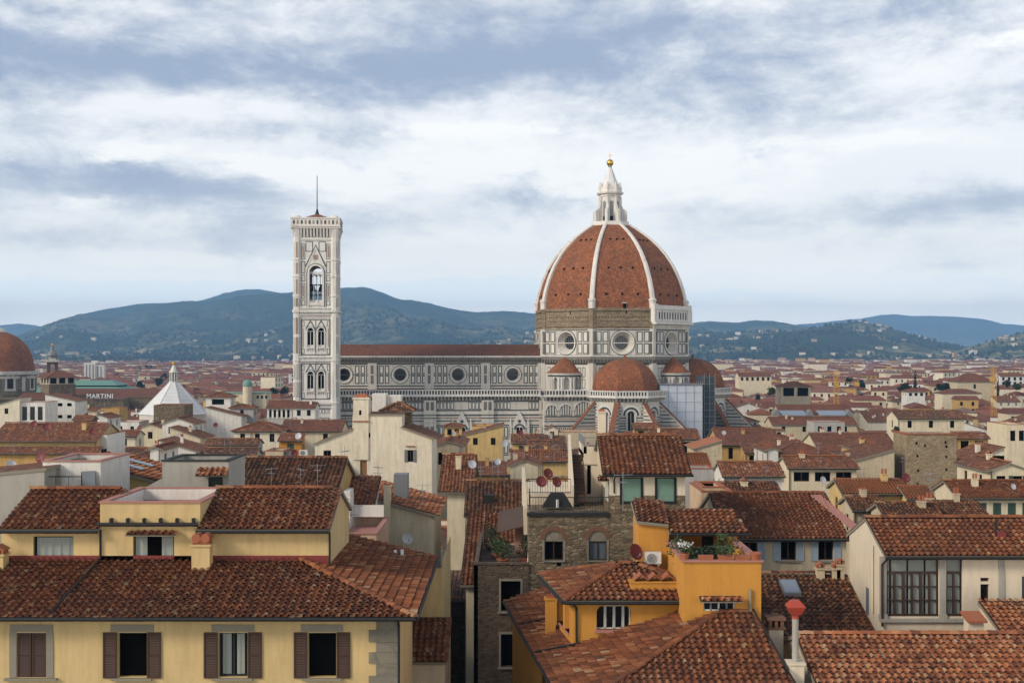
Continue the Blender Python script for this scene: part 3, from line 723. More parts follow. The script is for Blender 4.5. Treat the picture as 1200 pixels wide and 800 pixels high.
# drum: marble stage with the round windows
mb = MB(); ZA, ZB = 41.4, 50.5
for k in range(8):
    T = oct_face(k)
    facade(mb, T, -HS, HS, ZA, ZB, [(-3.6, 3.6, 42.4, 49.6, 'circ', .6)], 0, 2.3, 0)
    quad(mb, T, -HS, HS, ZA + .1, ZA + .5, .05, 1); quad(mb, T, -HS, HS, ZB - .5, ZB - .15, .05, 1); quad(mb, T, -HS, HS, 45.75, 46.05, .04, 0)
    for s in (-1, 1):
        for i in range(2):
            a = s * (4.75 + i * 2.25); x0, x1 = min(a, a + s * 1.9), max(a, a + s * 1.9)
            for z in (42.25, 46.2): panel(mb, T, x0, x1, z, z + 3.5, .32, 1, 6)
        quad(mb, T, s * 4.42 - .1, s * 4.42 + .1, ZA + .5, ZB - .5, .04, 1)
    ring(mb, T, 0, 46, 3.55, 3.95, 0, .3, 6); ring(mb, T, 0, 46, 3.95, 4.2, 0, .06, 1)
    slab(mb, T, -HS - .3, HS + .3, ZA - .02, ZA + .35, 0, .5, 6)
corner_piers(mb, AP, ZA, ZB, 1.35, .5, 0)
for k in range(8):
    for s in (-1, 1):
        T = oct_face(k)
        for z in (42.2, 46.2): panel(mb, T, s * (HS - 1.05) - .4, s * (HS - 1.05) + .4, z, z + 3.5, .18, 1, 4, .5)
mb.obj('drum', MM, cath)
for k in (7, 0, 1, 6):
    w = MB(); T = oct_face(k); disc(w, T, 0, 46, 2.35, -2.2, 0)
    o = w.obj('round_window', ['glass', 'lead'], cath); t = MB()
    for i in range(-2, 3): slab(t, T, i * .8 - .04, i * .8 + .04, 46 - math.sqrt(5 - (i * .8) ** 2), 46 + math.sqrt(5 - (i * .8) ** 2), -2.2, -2.14)
    for i in range(-2, 3): slab(t, T, -math.sqrt(5 - (i * .8) ** 2), math.sqrt(5 - (i * .8) ** 2), 46 + i * .8 - .04, 46 + i * .8 + .04, -2.19, -2.13)
    t.obj('window_bars', 'lead', o)
# unfinished brown band, with the finished arcade on one face only
mb = MB(); ZC = 57.4
for k in range(8):
    T = oct_face(k, AP - .5); h = HS - .2
    quad(mb, T, -h, h, ZB, ZC, 0, 5)
    slab(mb, T, -h, h, ZC - .9, ZC, 0, .45, 5); slab(mb, T, -h, h, 53.1, 53.35, 0, .18, 5); slab(mb, T, -h, h, 51.3, 51.55, 0, .25, 5)
    for i in range(20): s = -h + (i + .5) * 2 * h / 20; slab(mb, T, s - .16, s + .16, 54.2, 54.55, -.02, .03, 2)
    slab(mb, T, 1.1, 1.5, 55.4, 56.6, -.02, .04, 2)
corner_piers(mb, AP - .5, ZB, ZC + 2.4, 1.1, .55, 5)
mb.obj('bare_band', MM, cath)
mb = MB(); T = oct_face(1)
slab(mb, T, -HS - .5, HS + .5, ZB, ZB + 1.6, 0, .3, 0); slab(mb, T, -HS - 1, HS + 1, ZB + 1.6, ZB + 2.2, 0, 1.7, 6); slab(mb, T, -HS - .8, HS + .8, ZB + 2.2, ZB + 2.7, 0, 1.3, 0)
ops = [(-HS - .6 + .75 + i * 1.62, -HS - .6 + 1.65 + i * 1.62, 53.8, 56.2, 'arch') for i in range(14)]
T2 = oct_face(1, AP + .8); facade(mb, T2, -HS - .8, HS + .8, 53.2, 57, ops, 6, .35)
slab(mb, T2, -HS - 1, HS + 1, 57, 57.5, -.6, .4, 6); slab(mb, T2, -HS - 1, HS + 1, 57.5, 58.4, -.1, .1, 6)
for i in range(15): s = -HS - .7 + i * 1.62; slab(mb, T2, s - .1, s + .3, 53.2, 57, 0, .14, 6)
for s in (-1, 1): slab(mb, T2, s * (HS - .1) - 1.2, s * (HS - .1) + 1.2, 52.7, 58.7, -1.2, .25, 6)
slab(mb, T, -HS, HS, 53, 57, -.4, .1, 2)
mb.obj('drum_gallery', MM, cath)
# the dome shell
PROF = [(26.6, 0), (26.3, 2.6), (25.6, 5.9), (24.2, 10.2), (22.1, 14.7), (19.6, 18.5), (17.0, 21.6), (14.2, 24.2), (11.5, 26.3), (8.7, 28.2), (6.2, 29.6)]
def prof_at(t):
    h = [p[1] for p in PROF]; r = [p[0] for p in PROF]; return float(np.interp(t, h, r))
mb = MB(); hs = np.linspace(0, 29.6, 25)
for k in range(8):
    a0, a1 = -math.pi / 2 + (k - .5) * math.pi / 4, -math.pi / 2 + (k + .5) * math.pi / 4; L = 0
    for i in range(24):
        r0, r1 = prof_at(hs[i]), prof_at(hs[i + 1]); z0, z1 = ZC + hs[i], ZC + hs[i + 1]; dl = math.hypot(r1 - r0, z1 - z0)
        w0, w1 = r0 * .765 / 2, r1 * .765 / 2
        mb.face([(r0 * math.cos(a0), r0 * math.sin(a0), z0), (r0 * math.cos(a1), r0 * math.sin(a1), z0), (r1 * math.cos(a1), r1 * math.sin(a1), z1), (r1 * math.cos(a0), r1 * math.sin(a0), z1)], 0, [(-w0 + k * 50, L), (w0 + k * 50, L), (w1 + k * 50, L + dl), (-w1 + k * 50, L + dl)]); L += dl
    an = (a0 + a1) / 2; n = (math.cos(an), math.sin(an)); u = (-n[1], n[0])
    for h, sp in ((4.6, 5.2), (13.4, 4.0), (23.4, 2.2)):                      # putlog windows with their little hoods
        for j in (-1, 0, 1):
            r = prof_at(h) * math.cos(math.pi / 8); c = (n[0] * r + u[0] * sp * j, n[1] * r + u[1] * sp * j)
            P = lambda s, zz, o: (c[0] + u[0] * s + n[0] * o, c[1] + u[1] * s + n[1] * o, ZC + h + zz)
            slab(mb, P, -.3, .3, -.36, .36, -.9, .22, 1); slab(mb, P, -.36, .36, .36, .46, -.9, .32, 0)
    if k == 0:
        r = prof_at(.6) * math.cos(math.pi / 8); P = lambda s, zz, o: (n[0] * (r + o) + u[0] * s, n[1] * (r + o) + u[1] * s, ZC + zz)
        slab(mb, P, .2, 1.1, -.2, 1.5, -.5, .4, 1); slab(mb, P, -.05, 1.35, 1.5, 1.75, -.5, .5, 2)
mb.obj('dome', ['dome_tile', 'dark', 'marble2'], cath)
for k in range(8):
    a = -math.pi / 2 + (k + .5) * math.pi / 4; n = (math.cos(a), math.sin(a)); u = (-n[1], n[0]); mb = MB()
    for i in range(24):
        q = []
        for h in (hs[i], hs[i + 1]):
            r = prof_at(h); w = .80 - .22 * h / 30
            q.append([(n[0] * (r + o) + u[0] * s, n[1] * (r + o) + u[1] * s, ZC + h + dz) for s, o, dz in ((-w, -.5, 0), (w, -.5, 0), (w, .35, .1), (w * .55, .58, .18), (-w * .55, .58, .18), (-w, .35, .1))])
        mb.hexa(q[0], q[1])
    mb.lathe([(1.15, ZC - .2), (1.15, ZC + 2.2), (1.35, ZC + 2.3), (1.35, ZC + 2.8), (.95, ZC + 3.1), (.2, ZC + 3.3)], 8, (n[0] * 26.3, n[1] * 26.3))
    mb.obj('dome_rib', 'marble2', cath)
# lantern
lan = MB(); z0 = 86.9
lan.lathe([(7.1, z0 - .5), (7.1, z0 + .2), (6.7, z0 + .3), (6.7, z0 + 1.0), (6.3, z0 + 1.0), (6.3, z0 + .6), (3.6, z0 + .6)], 8, (0, 0), 0, R(22.5), R(382.5))
lan.lathe([(3.55, z0 + .6), (3.55, z0 + 9.6), (3.9, z0 + 9.8), (3.9, z0 + 10.3), (4.7, z0 + 10.7), (4.9, z0 + 11.2), (4.0, z0 + 11.4), (3.9, z0 + 13.2), (3.3, z0 + 13.4), (3.1, z0 + 14)], 8, (0, 0), 0, R(22.5), R(382.5))
for k in range(8):
    a = -math.pi / 2 + (k + .5) * math.pi / 4; n = (math.cos(a), math.sin(a)); u = (-n[1], n[0])
    P = lambda s, z, o: (n[0] * o + u[0] * s, n[1] * o + u[1] * s, z)
    for pts in ([(3.2, .5), (6.0, .5), (6.0, 4.6), (5.4, 5.2), (4.6, 5.6), (4.1, 7.0), (3.2, 7.2)],):
        lan.hexa([P(-.45, z0 + z, o) for o, z in pts], [P(.45, z0 + z, o) for o, z in pts], 0)
    lan.lathe([(.42, z0 + 7), (.42, z0 + 9.6)], 6, (n[0] * 3.75, n[1] * 3.75), 0)
    lan.lathe([(.5, z0 + 11.3), (.5, z0 + 12.6), (.62, z0 + 12.8), (.3, z0 + 13.4), (.38, z0 + 13.8), (.03, z0 + 15.2)], 6, (n[0] * 3.7, n[1] * 3.7), 0)
    a -= math.pi / 8; n = (math.cos(a), math.sin(a)); u = (-n[1], n[0]); r = 3.55 * math.cos(math.pi / 8)
    P = lambda s, z, o: (n[0] * (r + o) + u[0] * s, n[1] * (r + o) + u[1] * s, z)
    slab(lan, P, -.62, .62, z0 + .8, z0 + 7.6, 0, .04, 1); ring(lan, P, 0, z0 + 7.6, 0, .62, 0, .05, 1, 10, 0, math.pi)
    slab(lan, P, -.62, .62, z0 + .8, z0 + 2.9, .03, .06, 2)
lan.lathe([(3.0, z0 + 13.8), (2.6, z0 + 15), (.55, z0 + 20.2)], 8, (0, 0), 3, R(22.5), R(382.5))
lan.lathe([(1.0, z0 + 18.6), (.55, z0 + 20.2), (.7, z0 + 20.4), (.4, z0 + 20.7)], 8, (0, 0), 4)
lant = lan.obj('lantern', ['marble2', 'lead', 'dark', 'whiteroof', 'copper'], cath)
s = MB(); s.lathe([(.02, z0 + 20.4)] + [(1.22 * math.sin(t), z0 + 21.7 - 1.22 * math.cos(t)) for t in np.linspace(.3, math.pi, 10)], 16)
s.obj('gilded_ball', 'gold', lant, True)
s = MB(); s.box(-.09, .09, -.09, .09, z0 + 22.8, z0 + 25.2); s.box(-.6, .6, -.08, .08, z0 + 24.2, z0 + 24.4); s.obj('cross', 'gold', lant)
# nave: clerestory, aisle, roofs
NX0, NX1 = -104., -22.; OC = [-34.8, -53.3, -72.7, -91.3]; PX = [-25.0, -44.1, -63.0, -82.0, -100.9]
mb = MB(); T = Tf(-10.)
facade(mb, T, NX0, NX1, 30.2, 41.5, [(c - 2.5, c + 2.5, 32.75, 37.75, 'circ', .76) for c in OC], 0, 1.3)
quad(mb, Tb(10), NX0, NX1, 0, 41.5); quad(mb, Tl(NX0), -10, 10, 0, 41.5)
mb.face([(NX0, -10, 41.5), (NX0, 10, 41.5), (NX0, 0, 45.4)])
for c in OC:
    ring(mb, T, c, 35.25, 2.3, 2.8, 0, .25, 6); ring(mb, T, c, 35.25, 2.8, 3.05, 0, .08, 1)
    for s in (-1, 1):
        for i in range(3):
            a = c + s * (3.75 + i * 1.85); x0, x1 = min(a, a + s * 1.2), max(a, a + s * 1.2)
            for z in (32.3, 35.55): panel(mb, T, x0 - .12, x1 + .12, z, z + 2.8, .33, 1, 6)
quad(mb, T, NX0, NX1, 31.35, 31.75, .05, 1); quad(mb, T, NX0, NX1, 38.7, 39.05, .05, 1); quad(mb, T, NX0, NX1, 30.5, 30.8, .05, 1); quad(mb, T, NX0, NX1, 35.2, 35.42, .04, 1)
for p in PX:
    slab(mb, T, p - 1.5, p + 1.5, 30.2, 39.2, 0, .4, 0)
    for z in (32.3, 35.55): panel(mb, T, p - .45, p + .45, z, z + 2.8, .14, 1, 4, .4); panel(mb, T, p - 1.35, p - .65, z, z + 2.8, .1, 6, 0, .4); panel(mb, T, p + .65, p + 1.35, z, z + 2.8, .1, 6, 0, .4)
slab(mb, T, NX0, NX1, 39.2, 39.9, 0, .4, 4); slab(mb, T, NX0, NX1, 40.5, 41.15, 0, 1.3, 4); slab(mb, T, NX0, NX1, 41.15, 41.6, 0, 1.5, 6)
for i in range(76): x = NX0 + .5 + i * 1.07; slab(mb, T, x, x + .5, 39.9, 40.5, 0, .95, 4)
mb.obj('nave_wall', MM, cath)
for c in OC:
    w = MB(); disc(w, T, c, 35.25, 1.95, -1.25, 0); o = w.obj('round_window', ['glass'], cath)
pl, rid = roof_planes(NX0, NX1 - 2, -10, 10, 41.5, 'gx', .39, 1.3, .1)
roof_obj(pl, rid, 'rt_red', cath, name='nave_roof', near=False)
mb = MB(); mb.face([(NX0, -20.2, 29.2), (NX1 + 3, -20.2, 29.2), (NX1 + 3, -10.1, 30.5), (NX0, -10.1, 30.5)], 0, [(0, 0), (80, 0), (80, 10), (0, 10)]); mb.obj('aisle_roof', 'rt_red', cath)
def gallery(mb, T, x0, x1, z=28.8):
    """corbelled walkway with its pierced parapet"""
    slab(mb, T, x0, x1, z - .45, z, 0, 1.5, 6); slab(mb, T, x0, x1, z + 1.5, z + 1.85, 1.15, 1.5, 6); slab(mb, T, x0, x1, z, z + .3, 1.15, 1.45, 6)
    n = int((x1 - x0) / .95); st = (x1 - x0) / n
    for i in range(n):
        x = x0 + (i + .5) * st
        slab(mb, T, x - .2, x + .2, z + .3, z + 1.5, 1.2, 1.42, 6)
    n = int((x1 - x0) / 1.15); st = (x1 - x0) / n
    for i in range(n):
        x = x0 + (i + .5) * st
        mb.hexa([T(x - .28, z - 1.75, 0), T(x + .28, z - 1.75, 0), T(x + .28, z - 1.6, .3), T(x - .28, z - 1.6, .3)], [T(x - .28, z - .45, 0), T(x + .28, z - .45, 0), T(x + .28, z - .45, 1.4), T(x - .28, z - .45, 1.4)], 0)
    quad(mb, T, x0, x1, z - 1.75, z - .45, .03, 4); quad(mb, T, x0, x1, z + .3, z + 1.5, 1.0, 1)
def bands(mb, T, x0, x1, skip=()):
    """the banded cladding below the gallery"""
    quad(mb, T, x0, x1, 26.55, 26.95, .04, 1); quad(mb, T, x0, x1, 23.6, 24.0, .04, 1)
    n = max(1, int((x1 - x0) / 1.15)); st = (x1 - x0) / n
    for i in range(n):
        if any(a < x0 + (i + .5) * st < b for a, b in skip): continue
        panel(mb, T, x0 + i * st + .08, x0 + (i + 1) * st - .08, 24.1, 26.45, .22, 1, 6)
    quad(mb, T, x0, x1, 22.7, 23.2, .04, 6); quad(mb, T, x0, x1, 22.0, 22.45, .05, 1); quad(mb, T, x0, x1, 21.1, 21.5, .04, 3); quad(mb, T, x0, x1, 20.2, 20.5, .05, 1)
    n = max(1, int((x1 - x0) / 1.5)); st = (x1 - x0) / n
    quad(mb, T, x0, x1, 18.7, 19.05, .04, 1)
    for r0 in (14.9, 9.6):
        for i in range(n):
            if any(a < x0 + (i + .5) * st < b for a, b in skip): continue
            panel(mb, T, x0 + i * st + .12, x0 + (i + 1) * st - .12, r0, r0 + 3.5, .3, 1, 6)
        quad(mb, T, x0, x1, r0 - .6, r0 - .25, .05, 1)
mb = MB(); T = Tf(-20.5); AX1 = -19.
facade(mb, T, NX0, AX1, 0, 30.2, [], 0); quad(mb, Tl(NX0), -20.5, -10, 0, 30.2)
gallery(mb, T, NX0, AX1); POR = [-33.6, -52.5]
bands(mb, T, NX0, AX1, [(p - 2.6, p + 2.6) for p in POR])
for p in PX:
    slab(mb, T, p - 2.0, p + 2.0, 0, 27.2, 0, .8, 0); T8 = Tf(-21.3)
    for s in (-.75, .75):
        panel(mb, T8, p + s - .5, p + s + .5, 23.9, 26.6, .14, 1, 4); panel(mb, T8, p + s - .5, p + s + .5, 14.9, 18.5, .14, 1, 4)
    for z in (27.2, 22.2, 21.2, 20.2, 19.0): slab(mb, T8, p - 2.1, p + 2.1, z, z + .25, 0, .1, 1 if z > 20.5 else 6)
for p in POR:                                                                   # gabled windows
    mb.hexa([T(p - 2.7, 18.2, .05), T(p + 2.7, 18.2, .05), T(p, 23.6, .05)], [T(p - 2.7, 18.2, .7), T(p + 2.7, 18.2, .7), T(p, 23.6, .7)], 6)
    slab(mb, T, p - 2.3, p + 2.3, 8, 18.2, 0, .6, 0); ring(mb, T, p, 17.6, 1.3, 1.8, .6, .8, 1, 12, 0, math.pi)
    slab(mb, T, p - 1.0, p + 1.0, 9, 17.6, .6, .64, 2); ring(mb, T, p, 17.6, 0, 1.0, .6, .65, 2, 10, 0, math.pi); slab(mb, T, p - .08, p + .08, 9, 18.4, .64, .7, 6); disc(mb, T, p, 20.2, .55, .74, 1, 12)
    for s in (-2.9, 2.9): slab(mb, T, p + s - .35, p + s + .35, 8, 19.4, 0, .8, 6); mb.tube(T(p + s, 19.4, .4), T(p + s, 21.6, .4), .35, 6, 6, .02)
mb.obj('aisle_wall', MM, cath)
# chapel wall between aisle and south tribune, with blind arches
mb = MB(); T = Tf(-26.5); facade(mb, T, -26, -8, 0, 30.2, [], 0); quad(mb, Tl(-26), -26.5, -15, 0, 30.2); quad(mb, Tr(-8), -26.5, -15, 0, 30.2)
mb.face([(-26, -26.5, 30.2), (-8, -26.5, 30.2), (-8, -15, 30.2), (-26, -15, 30.2)], 0)
gallery(mb, T, -26, -8); gallery(mb, Tl(-26), -26.5, -20.5)
for c, r in ((-23.6, 1.8), (-19.0, 2.0), (-13.2, 2.9)):
    zc = 23.8
    quad(mb, T, c - r, c + r, 22.2, zc, .04, 1); ring(mb, T, c, zc, 0, r, 0, .04, 1, 20, 0, math.pi); ring(mb, T, c, zc, r, r + .45, 0, .25, 6, 20, 0, math.pi)
    n = int(r * 2 / .8)
    for i in range(n):
        x = c - r + (i + .5) * 2 * r / n; hh = math.sqrt(max(0, (r - .15) ** 2 - (x - c) ** 2)); quad(mb, T, x - .25, x + .25, 22.4, zc + hh, .07, 0)
for z, m_ in ((21.7, 1), (21.0, 3), (20.2, 1), (18.7, 1), (13.8, 1)): quad(mb, T, -26, -8, z, z + .4, .04, m_)
panels(mb, T, -25.5, -16, 14.9, 18.5, 7, .5, .22); panels(mb, T, -14, -8.5, 14.9, 18.5, 4, .5, .22); quad(mb, T, -15.4, -14.6, 15.2, 18, .06, 2)
mb.obj('chapel_wall', MM, cath)

def tribune(cx, cy, a_mid, name, wrapdark=False):
    """half-octagonal apse with its own tiled half dome and sloping buttresses"""
    w, rr, ap = MB(), 11.9, 11.9 * math.cos(math.pi / 8)
    st = ap * math.tan(math.pi / 8)
    for k in (-2, -1, 0, 1, 2):
        a = a_mid + k * math.pi / 4; n = (math.cos(a), math.sin(a)); u = (-n[1], n[0])
        T = lambda s, z, o, n=n, u=u: (cx + n[0] * (ap + o) + u[0] * s, cy + n[1] * (ap + o) + u[1] * s, z)
        facade(w, T, -st, st, 0, 30.2, [(-1.1, 1.1, 8, 24.2, 'arch')], 0, .8)
        gallery(w, T, -st - .75, st + .75)
        ring(w, T, 0, 22.9, 2.6, 3.2, 0, .3, 6, 20, 0, math.pi); ring(w, T, 0, 22.9, 1.5, 1.9, 0, .2, 6, 16, 0, math.pi); ring(w, T, 0, 22.9, 1.9, 2.6, 0, .05, 1, 16, 0, math.pi)
        for z, m_ in ((26.2, 1), (25.2, 1), (24.2, 1), (23.2, 1), (21.9, 1), (21.0, 3), (20.2, 1), (19.4, 1), (18.6, 1), (17.6, 1), (14.2, 1), (13.2, 1)):
            for s0, s1 in ((-st, -1.5), (1.5, st)):
                if z > 23 and True: s0, s1 = (s0, -3.3) if s0 < 0 else (3.3, s1)
                quad(w, T, s0, s1, z, z + .34, .04, m_)
        for s0 in (-st + .5, 1.9): panels(w, T, s0, s0 + st - 2.4, 14.8, 17.3, 2, .4, .2)
        for s in (-1.35, 1.35): slab(w, T, s - .22, s + .22, 8, 22.9, 0, .25, 6)
        slab(w, T, -.07, .07, 8, 23.6, -.6, -.45, 6)
        q = MB(); quad(q, T, -1.1, 1.1, 8, 24.2, -.75, 0); q.obj('lancet_window', 'glass', cath)
    w.obj(name + '_wall', MM, cath)
    d = MB(); R0, H0 = 11.0, 10.1; hh = np.linspace(0, 1, 13)
    pr = [(R0 * math.cos(t) ** .92, 30.6 + H0 * math.sin(t)) for t in np.linspace(0, math.pi / 2 - .02, 14)]
    a0 = a_mid - 5 * math.pi / 8
    d.lathe(pr, 5, (cx, cy), 0, a0, a0 + 5 * math.pi / 4, True)
    d.lathe([(.5, 40.4), (.35, 41.2), (.55, 41.5), (.05, 42.2)], 8, (cx, cy), 0)
    d.obj(name + '_half_dome', 'dome_tile', cath)
    for k in (-1.5, -.5, .5, 1.5):
        a = a_mid + k * math.pi / 4; n = (math.cos(a), math.sin(a)); u = (-n[1], n[0]); b = MB()
        P = lambda s, o, z: (cx + n[0] * o + u[0] * s, cy + n[1] * o + u[1] * s, z)
        pts = [(11.5, 0), (20.5, 0), (20.5, 17.6), (11.5, 26.8)]
        b.hexa([P(-.6, o, z) for o, z in pts], [P(.6, o, z) for o, z in pts], 0)
        top = [(11.4, 26.85), (20.9, 17.15), (20.9, 17.5), (11.4, 27.25)]
        b.hexa([P(-.85, o, z) for o, z in top], [P(.85, o, z) for o, z in top], 7)
        for q in range(12):
            z = 12.2 + q * 1.15; om = min(20.4, 11.5 + (26.3 - z) * .978 - .5)
            if om < 12.2: continue
            for s in (-.63, .63): b.face([P(s, 11.6, z), P(s, om, z), P(s, om, z + .36), P(s, 11.6, z + .36)], 3 if q % 4 == 2 else 1)
        b.obj('buttress', MM + ['rt_red'], cath)
tribune(0, -29.2, -math.pi / 2, 'south_tribune'); tribune(29.2, 0, 0., 'east_tribune')
def exedra(ang, dist=25.3):
    cx, cy = math.cos(ang) * dist, math.sin(ang) * dist; w = MB(); r = 5.6
    n = 9; sa = math.pi / n
    for k in range(-4, 5):
        a = ang + k * sa; nn = (math.cos(a), math.sin(a)); u = (-nn[1], nn[0]); ap = r * math.cos(sa / 2); h = r * math.sin(sa / 2)
        T = lambda s, z, o: (cx + nn[0] * (ap + o) + u[0] * s, cy + nn[1] * (ap + o) + u[1] * s, z)
        if k % 2 == 0: facade(w, T, -h, h, 29, 36, [(-h + .12, h - .12, 30.6, 34.6, 'arch')], 6, 1.3); slab(w, T, -h, h, 30.0, 35, -1.5, -1.3, 0)
        else:
            quad(w, T, -h, h, 29, 36, 0, 0)
            for s in (-.5, .5): w.tube(T(s, 30.3, .22), T(s, 34.4, .22), .24, 8, 6)
        slab(w, T, -h - .1, h + .1, 34.8, 35.2, 0, .2, 1); slab(w, T, -h - .2, h + .2, 35.4, 36, 0, .65, 0); slab(w, T, -h - .1, h + .1, 29, 29.8, 0, .3, 0)
    w.obj('exedra', MM, cath)
    d = MB(); d.lathe([(6.4, 36.0), (5.6, 36.5), (4.2, 38.0), (2.6, 39.6), (1.2, 40.8), (.3, 41.4)], 18, (cx, cy), 0, ang - math.pi / 2, ang + math.pi / 2, True); d.obj('exedra_roof', 'dome_tile', cath)
for q in (-135, -45): exedra(R(q))
# low body below the south-east exedra
mb = MB(); mb.M = Matrix.Rotation(R(45), 4, 'Z'); T = Tf(-31); facade(mb, T, -11, 11, 0, 29, [], 0); mb.face([(-11, -31, 29), (11, -31, 29), (11, -20, 29), (-11, -20, 29)]); gallery(mb, T, -11, 11, 28); bands(mb, T, -11, 11)
for s in (-11, 11): quad(mb, Tl(s), -31, -20, 0, 29)
mb.obj('chapel_wall', MM, cath)

# scaffolding wrapped in pale sheeting against the chapel wall
def scaffold():
    t = thing('scaffolding', 'tall scaffold wrapped in pale blue sheeting against the cathedral, below a small tiled apse', 'scaffold', (54.5, 401, 0), R(8))
    m = MB(); m.box(-7, 7, 0, 7, 0, 32.3); m.obj('sheet', 'wrap', t); p = MB()
    for x in np.linspace(-7.1, 7.1, 6): p.tube((x, -.1, 0), (x, -.1, 33), .05, 5)
    for z in np.arange(2, 33, 3.1): p.tube((-7.3, -.14, z), (7.3, -.14, z), .04, 5)
    for x in np.linspace(0, 7, 4):
        for sx in (-7.12, 7.12): p.tube((sx, x, 0), (sx, x, 33.4), .07, 5)
    for z in np.arange(2, 33, 2.1): p.tube((7.16, -.2, z), (7.16, 7, z), .06, 5); p.tube((-7.16, -.2, z), (-7.16, 7, z), .06, 5)
    p.box(-7.4, 7.4, -.5, 7.4, 32.5, 32.65); p.obj('scaffold_poles', 'metal', t)
    m = MB(); m.box(8.2, 11.6, 1.5, 12, 0, 35); m.obj('dark_netting', plain('dark_net', (.05, .065, .075), .9), t)
    p = MB()
    for x in (8.1, 9.9, 11.7): p.tube((x, 1.4, 0), (x, 1.4, 36), .07, 5)
    for z in np.arange(1, 36, 2.1): p.tube((8, 1.35, z), (11.8, 1.35, z), .06, 5)
    p.obj('scaffold_poles', 'metal', t)
scaffold()

# ------------------------------------------------------------------ the bell tower
camp = thing('bell_tower', 'square marble bell tower with pointed windows and a flat tiled cap', 'tower', (-61.4, 392.3, 0), CR)
MT = ['marble2', 'green', 'dark', 'pinkm', 'stained_shaded', 'marble']
Hh = 6.3
body, tris = MB(), []
BZ = [22.4, 26.9, 40.7, 55.4, 78.4]
for r in range(4):
    body.M = Matrix.Rotation(r * math.pi / 2, 4, 'Z'); T = Tf(-Hh)
    ops = []
    for z0, z1 in ((30.9, 36.9), (44.4, 50.4)): ops += [(-2.55, -.75, z0, z1, 'arch'), (.75, 2.55, z0, z1, 'arch')]
    ops.append((-1.95, 1.95, 58.3, 69.6, 'arch'))
    facade(body, T, -Hh, Hh, 0, 79, ops, 0, .9)
    def frame(x0, x1, z0, z1, t=.28, m=1):
        for q in ((x0, x1, z0, z0 + t), (x0, x1, z1 - t, z1), (x0, x0 + t, z0, z1), (x1 - t, x1, z0, z1)): quad(body, T, *q, .05, m)
    for zb, o0, o1 in ((28.2, 30.9, 36.9), (41.9, 44.4, 50.4)):
        zt = zb + 11.2; frame(-4.5, 4.5, zb, zt); quad(body, T, -.1, .1, zb, zt, .05, 1)
        for s in (-1, 1):
            c = s * 1.65
            frame(s * 3.9 - .42, s * 3.9 + .42, zb + .4, zb + 2.1, .14); frame(s * 3.9 - .42, s * 3.9 + .42, zt - 2.3, zt - .6, .14); quad(body, T, s * 3.9 - .14, s * 3.9 + .14, zb + 2.6, zt - 2.8, .06, 3)
            ring(body, T, c, o1 - .9, .92, 1.3, 0, .3, 0, 12, 0, math.pi); ring(body, T, c, o1 - .9, 1.3, 1.45, 0, .08, 1, 12, 0, math.pi)
            for d in (-1, 1):                                               # steep gable over each light
                body.face([T(c + d * 1.55, o1 - .3, .1), T(c + d * 1.25, o1 - .3, .1), T(c, o1 + 2.0, .1), T(c, o1 + 2.5, .1)], 1)
            for k in (-1.12, 1.12): slab(body, T, c + k - .14, c + k + .14, o0 - 1.1, o1 - .9, 0, .22, 0)
            slab(body, T, c - 1.2, c + 1.2, o0 - .35, o0, 0, .3, 0); panels(body, T, c - 1.0, c + 1.0, o0 - 1.2, o0 - .45, 3, .2, .1, 5, 3)
            slab(body, T, c - .1, c + .1, o0, o1 - 1.1, -.55, -.35, 0); slab(body, T, c - .9, c + .9, o0, o0 + .7, -.6, -.3, 0)
            ring(body, T, c - .45, o1 - 1.35, .3, .48, -.6, -.4, 0, 8, 0, math.pi); ring(body, T, c + .45, o1 - 1.35, .3, .48, -.6, -.4, 0, 8, 0, math.pi)
        for i in range(6): c = -3.75 + i * 1.5; frame(c - .5, c + .5, zt + .35, zt + 1.2, .1, 3)
    # belfry stage
    ring(body, T, 0, 67.65, 1.95, 2.5, 0, .5, 0, 16, 0, math.pi); ring(body, T, 0, 67.65, 2.5, 2.75, 0, .1, 1, 16, 0, math.pi)
    for s in (-1, 1):
        slab(body, T, s * 2.25 - .3, s * 2.25 + .3, 57, 67.7, 0, .45, 0); quad(body, T, s * 2.75 - .1, s * 2.75 + .1, 57, 67.7, .06, 1)
        body.face([T(s * 3.0, 69.2, .12), T(s * 2.6, 69.2, .12), T(0, 74.8, .12), T(0, 75.7, .12)], 0); body.face([T(s * 3.25, 69.6, .08), T(s * 3.0, 69.2, .08), T(0, 75.7, .08), T(0, 76.2, .08)], 1)
        frame(min(s * .9, s * 3.1), max(s * .9, s * 3.1), 74.0, 77.2, .2)
        for za, zb in ((57.3, 59), (59.4, 64.2), (64.8, 66.8), (67.3, 71.0), (71.6, 76.4)):
            frame(s * 3.85 - .62, s * 3.85 + .62, za, zb, .18); quad(body, T, s * 3.85 - .22, s * 3.85 + .22, za + .6, zb - .6, .06, 3 if (zb - za) > 4 else 0)
        slab(body, T, s * .62 - .1, s * .62 + .1, 58.3, 67.5, -.6, -.35, 0)
        for k in range(3): c = (k - 1) * 1.25
    quad(body, T, -.7, .7, 71.5, 73.0, .06, 3)
    for c in (-1.28, 0, 1.28): ring(body, T, c, 66.9, .38, .62, -.6, -.4, 0, 10, 0, math.pi)
    slab(body, T, -1.95, 1.95, 67.5, 67.75, -.6, -.4, 0); slab(body, T, -2.1, 2.1, 57.4, 58.3, 0, .3, 0)
    slab(body, T, -1.95, 1.95, 58.3, 59.0, -.7, -.5, 0)
    # string courses
    for z, h, o in ((25.6, .5, .5), (26.7, .6, .7), (40.0, .9, .35), (41.1, .4, .6), (54.3, .5, .35), (55.2, .7, .85), (56.4, .3, .4), (77.6, .5, .3)): slab(body, T, -Hh, Hh, z, z + h, 0, o, 0)
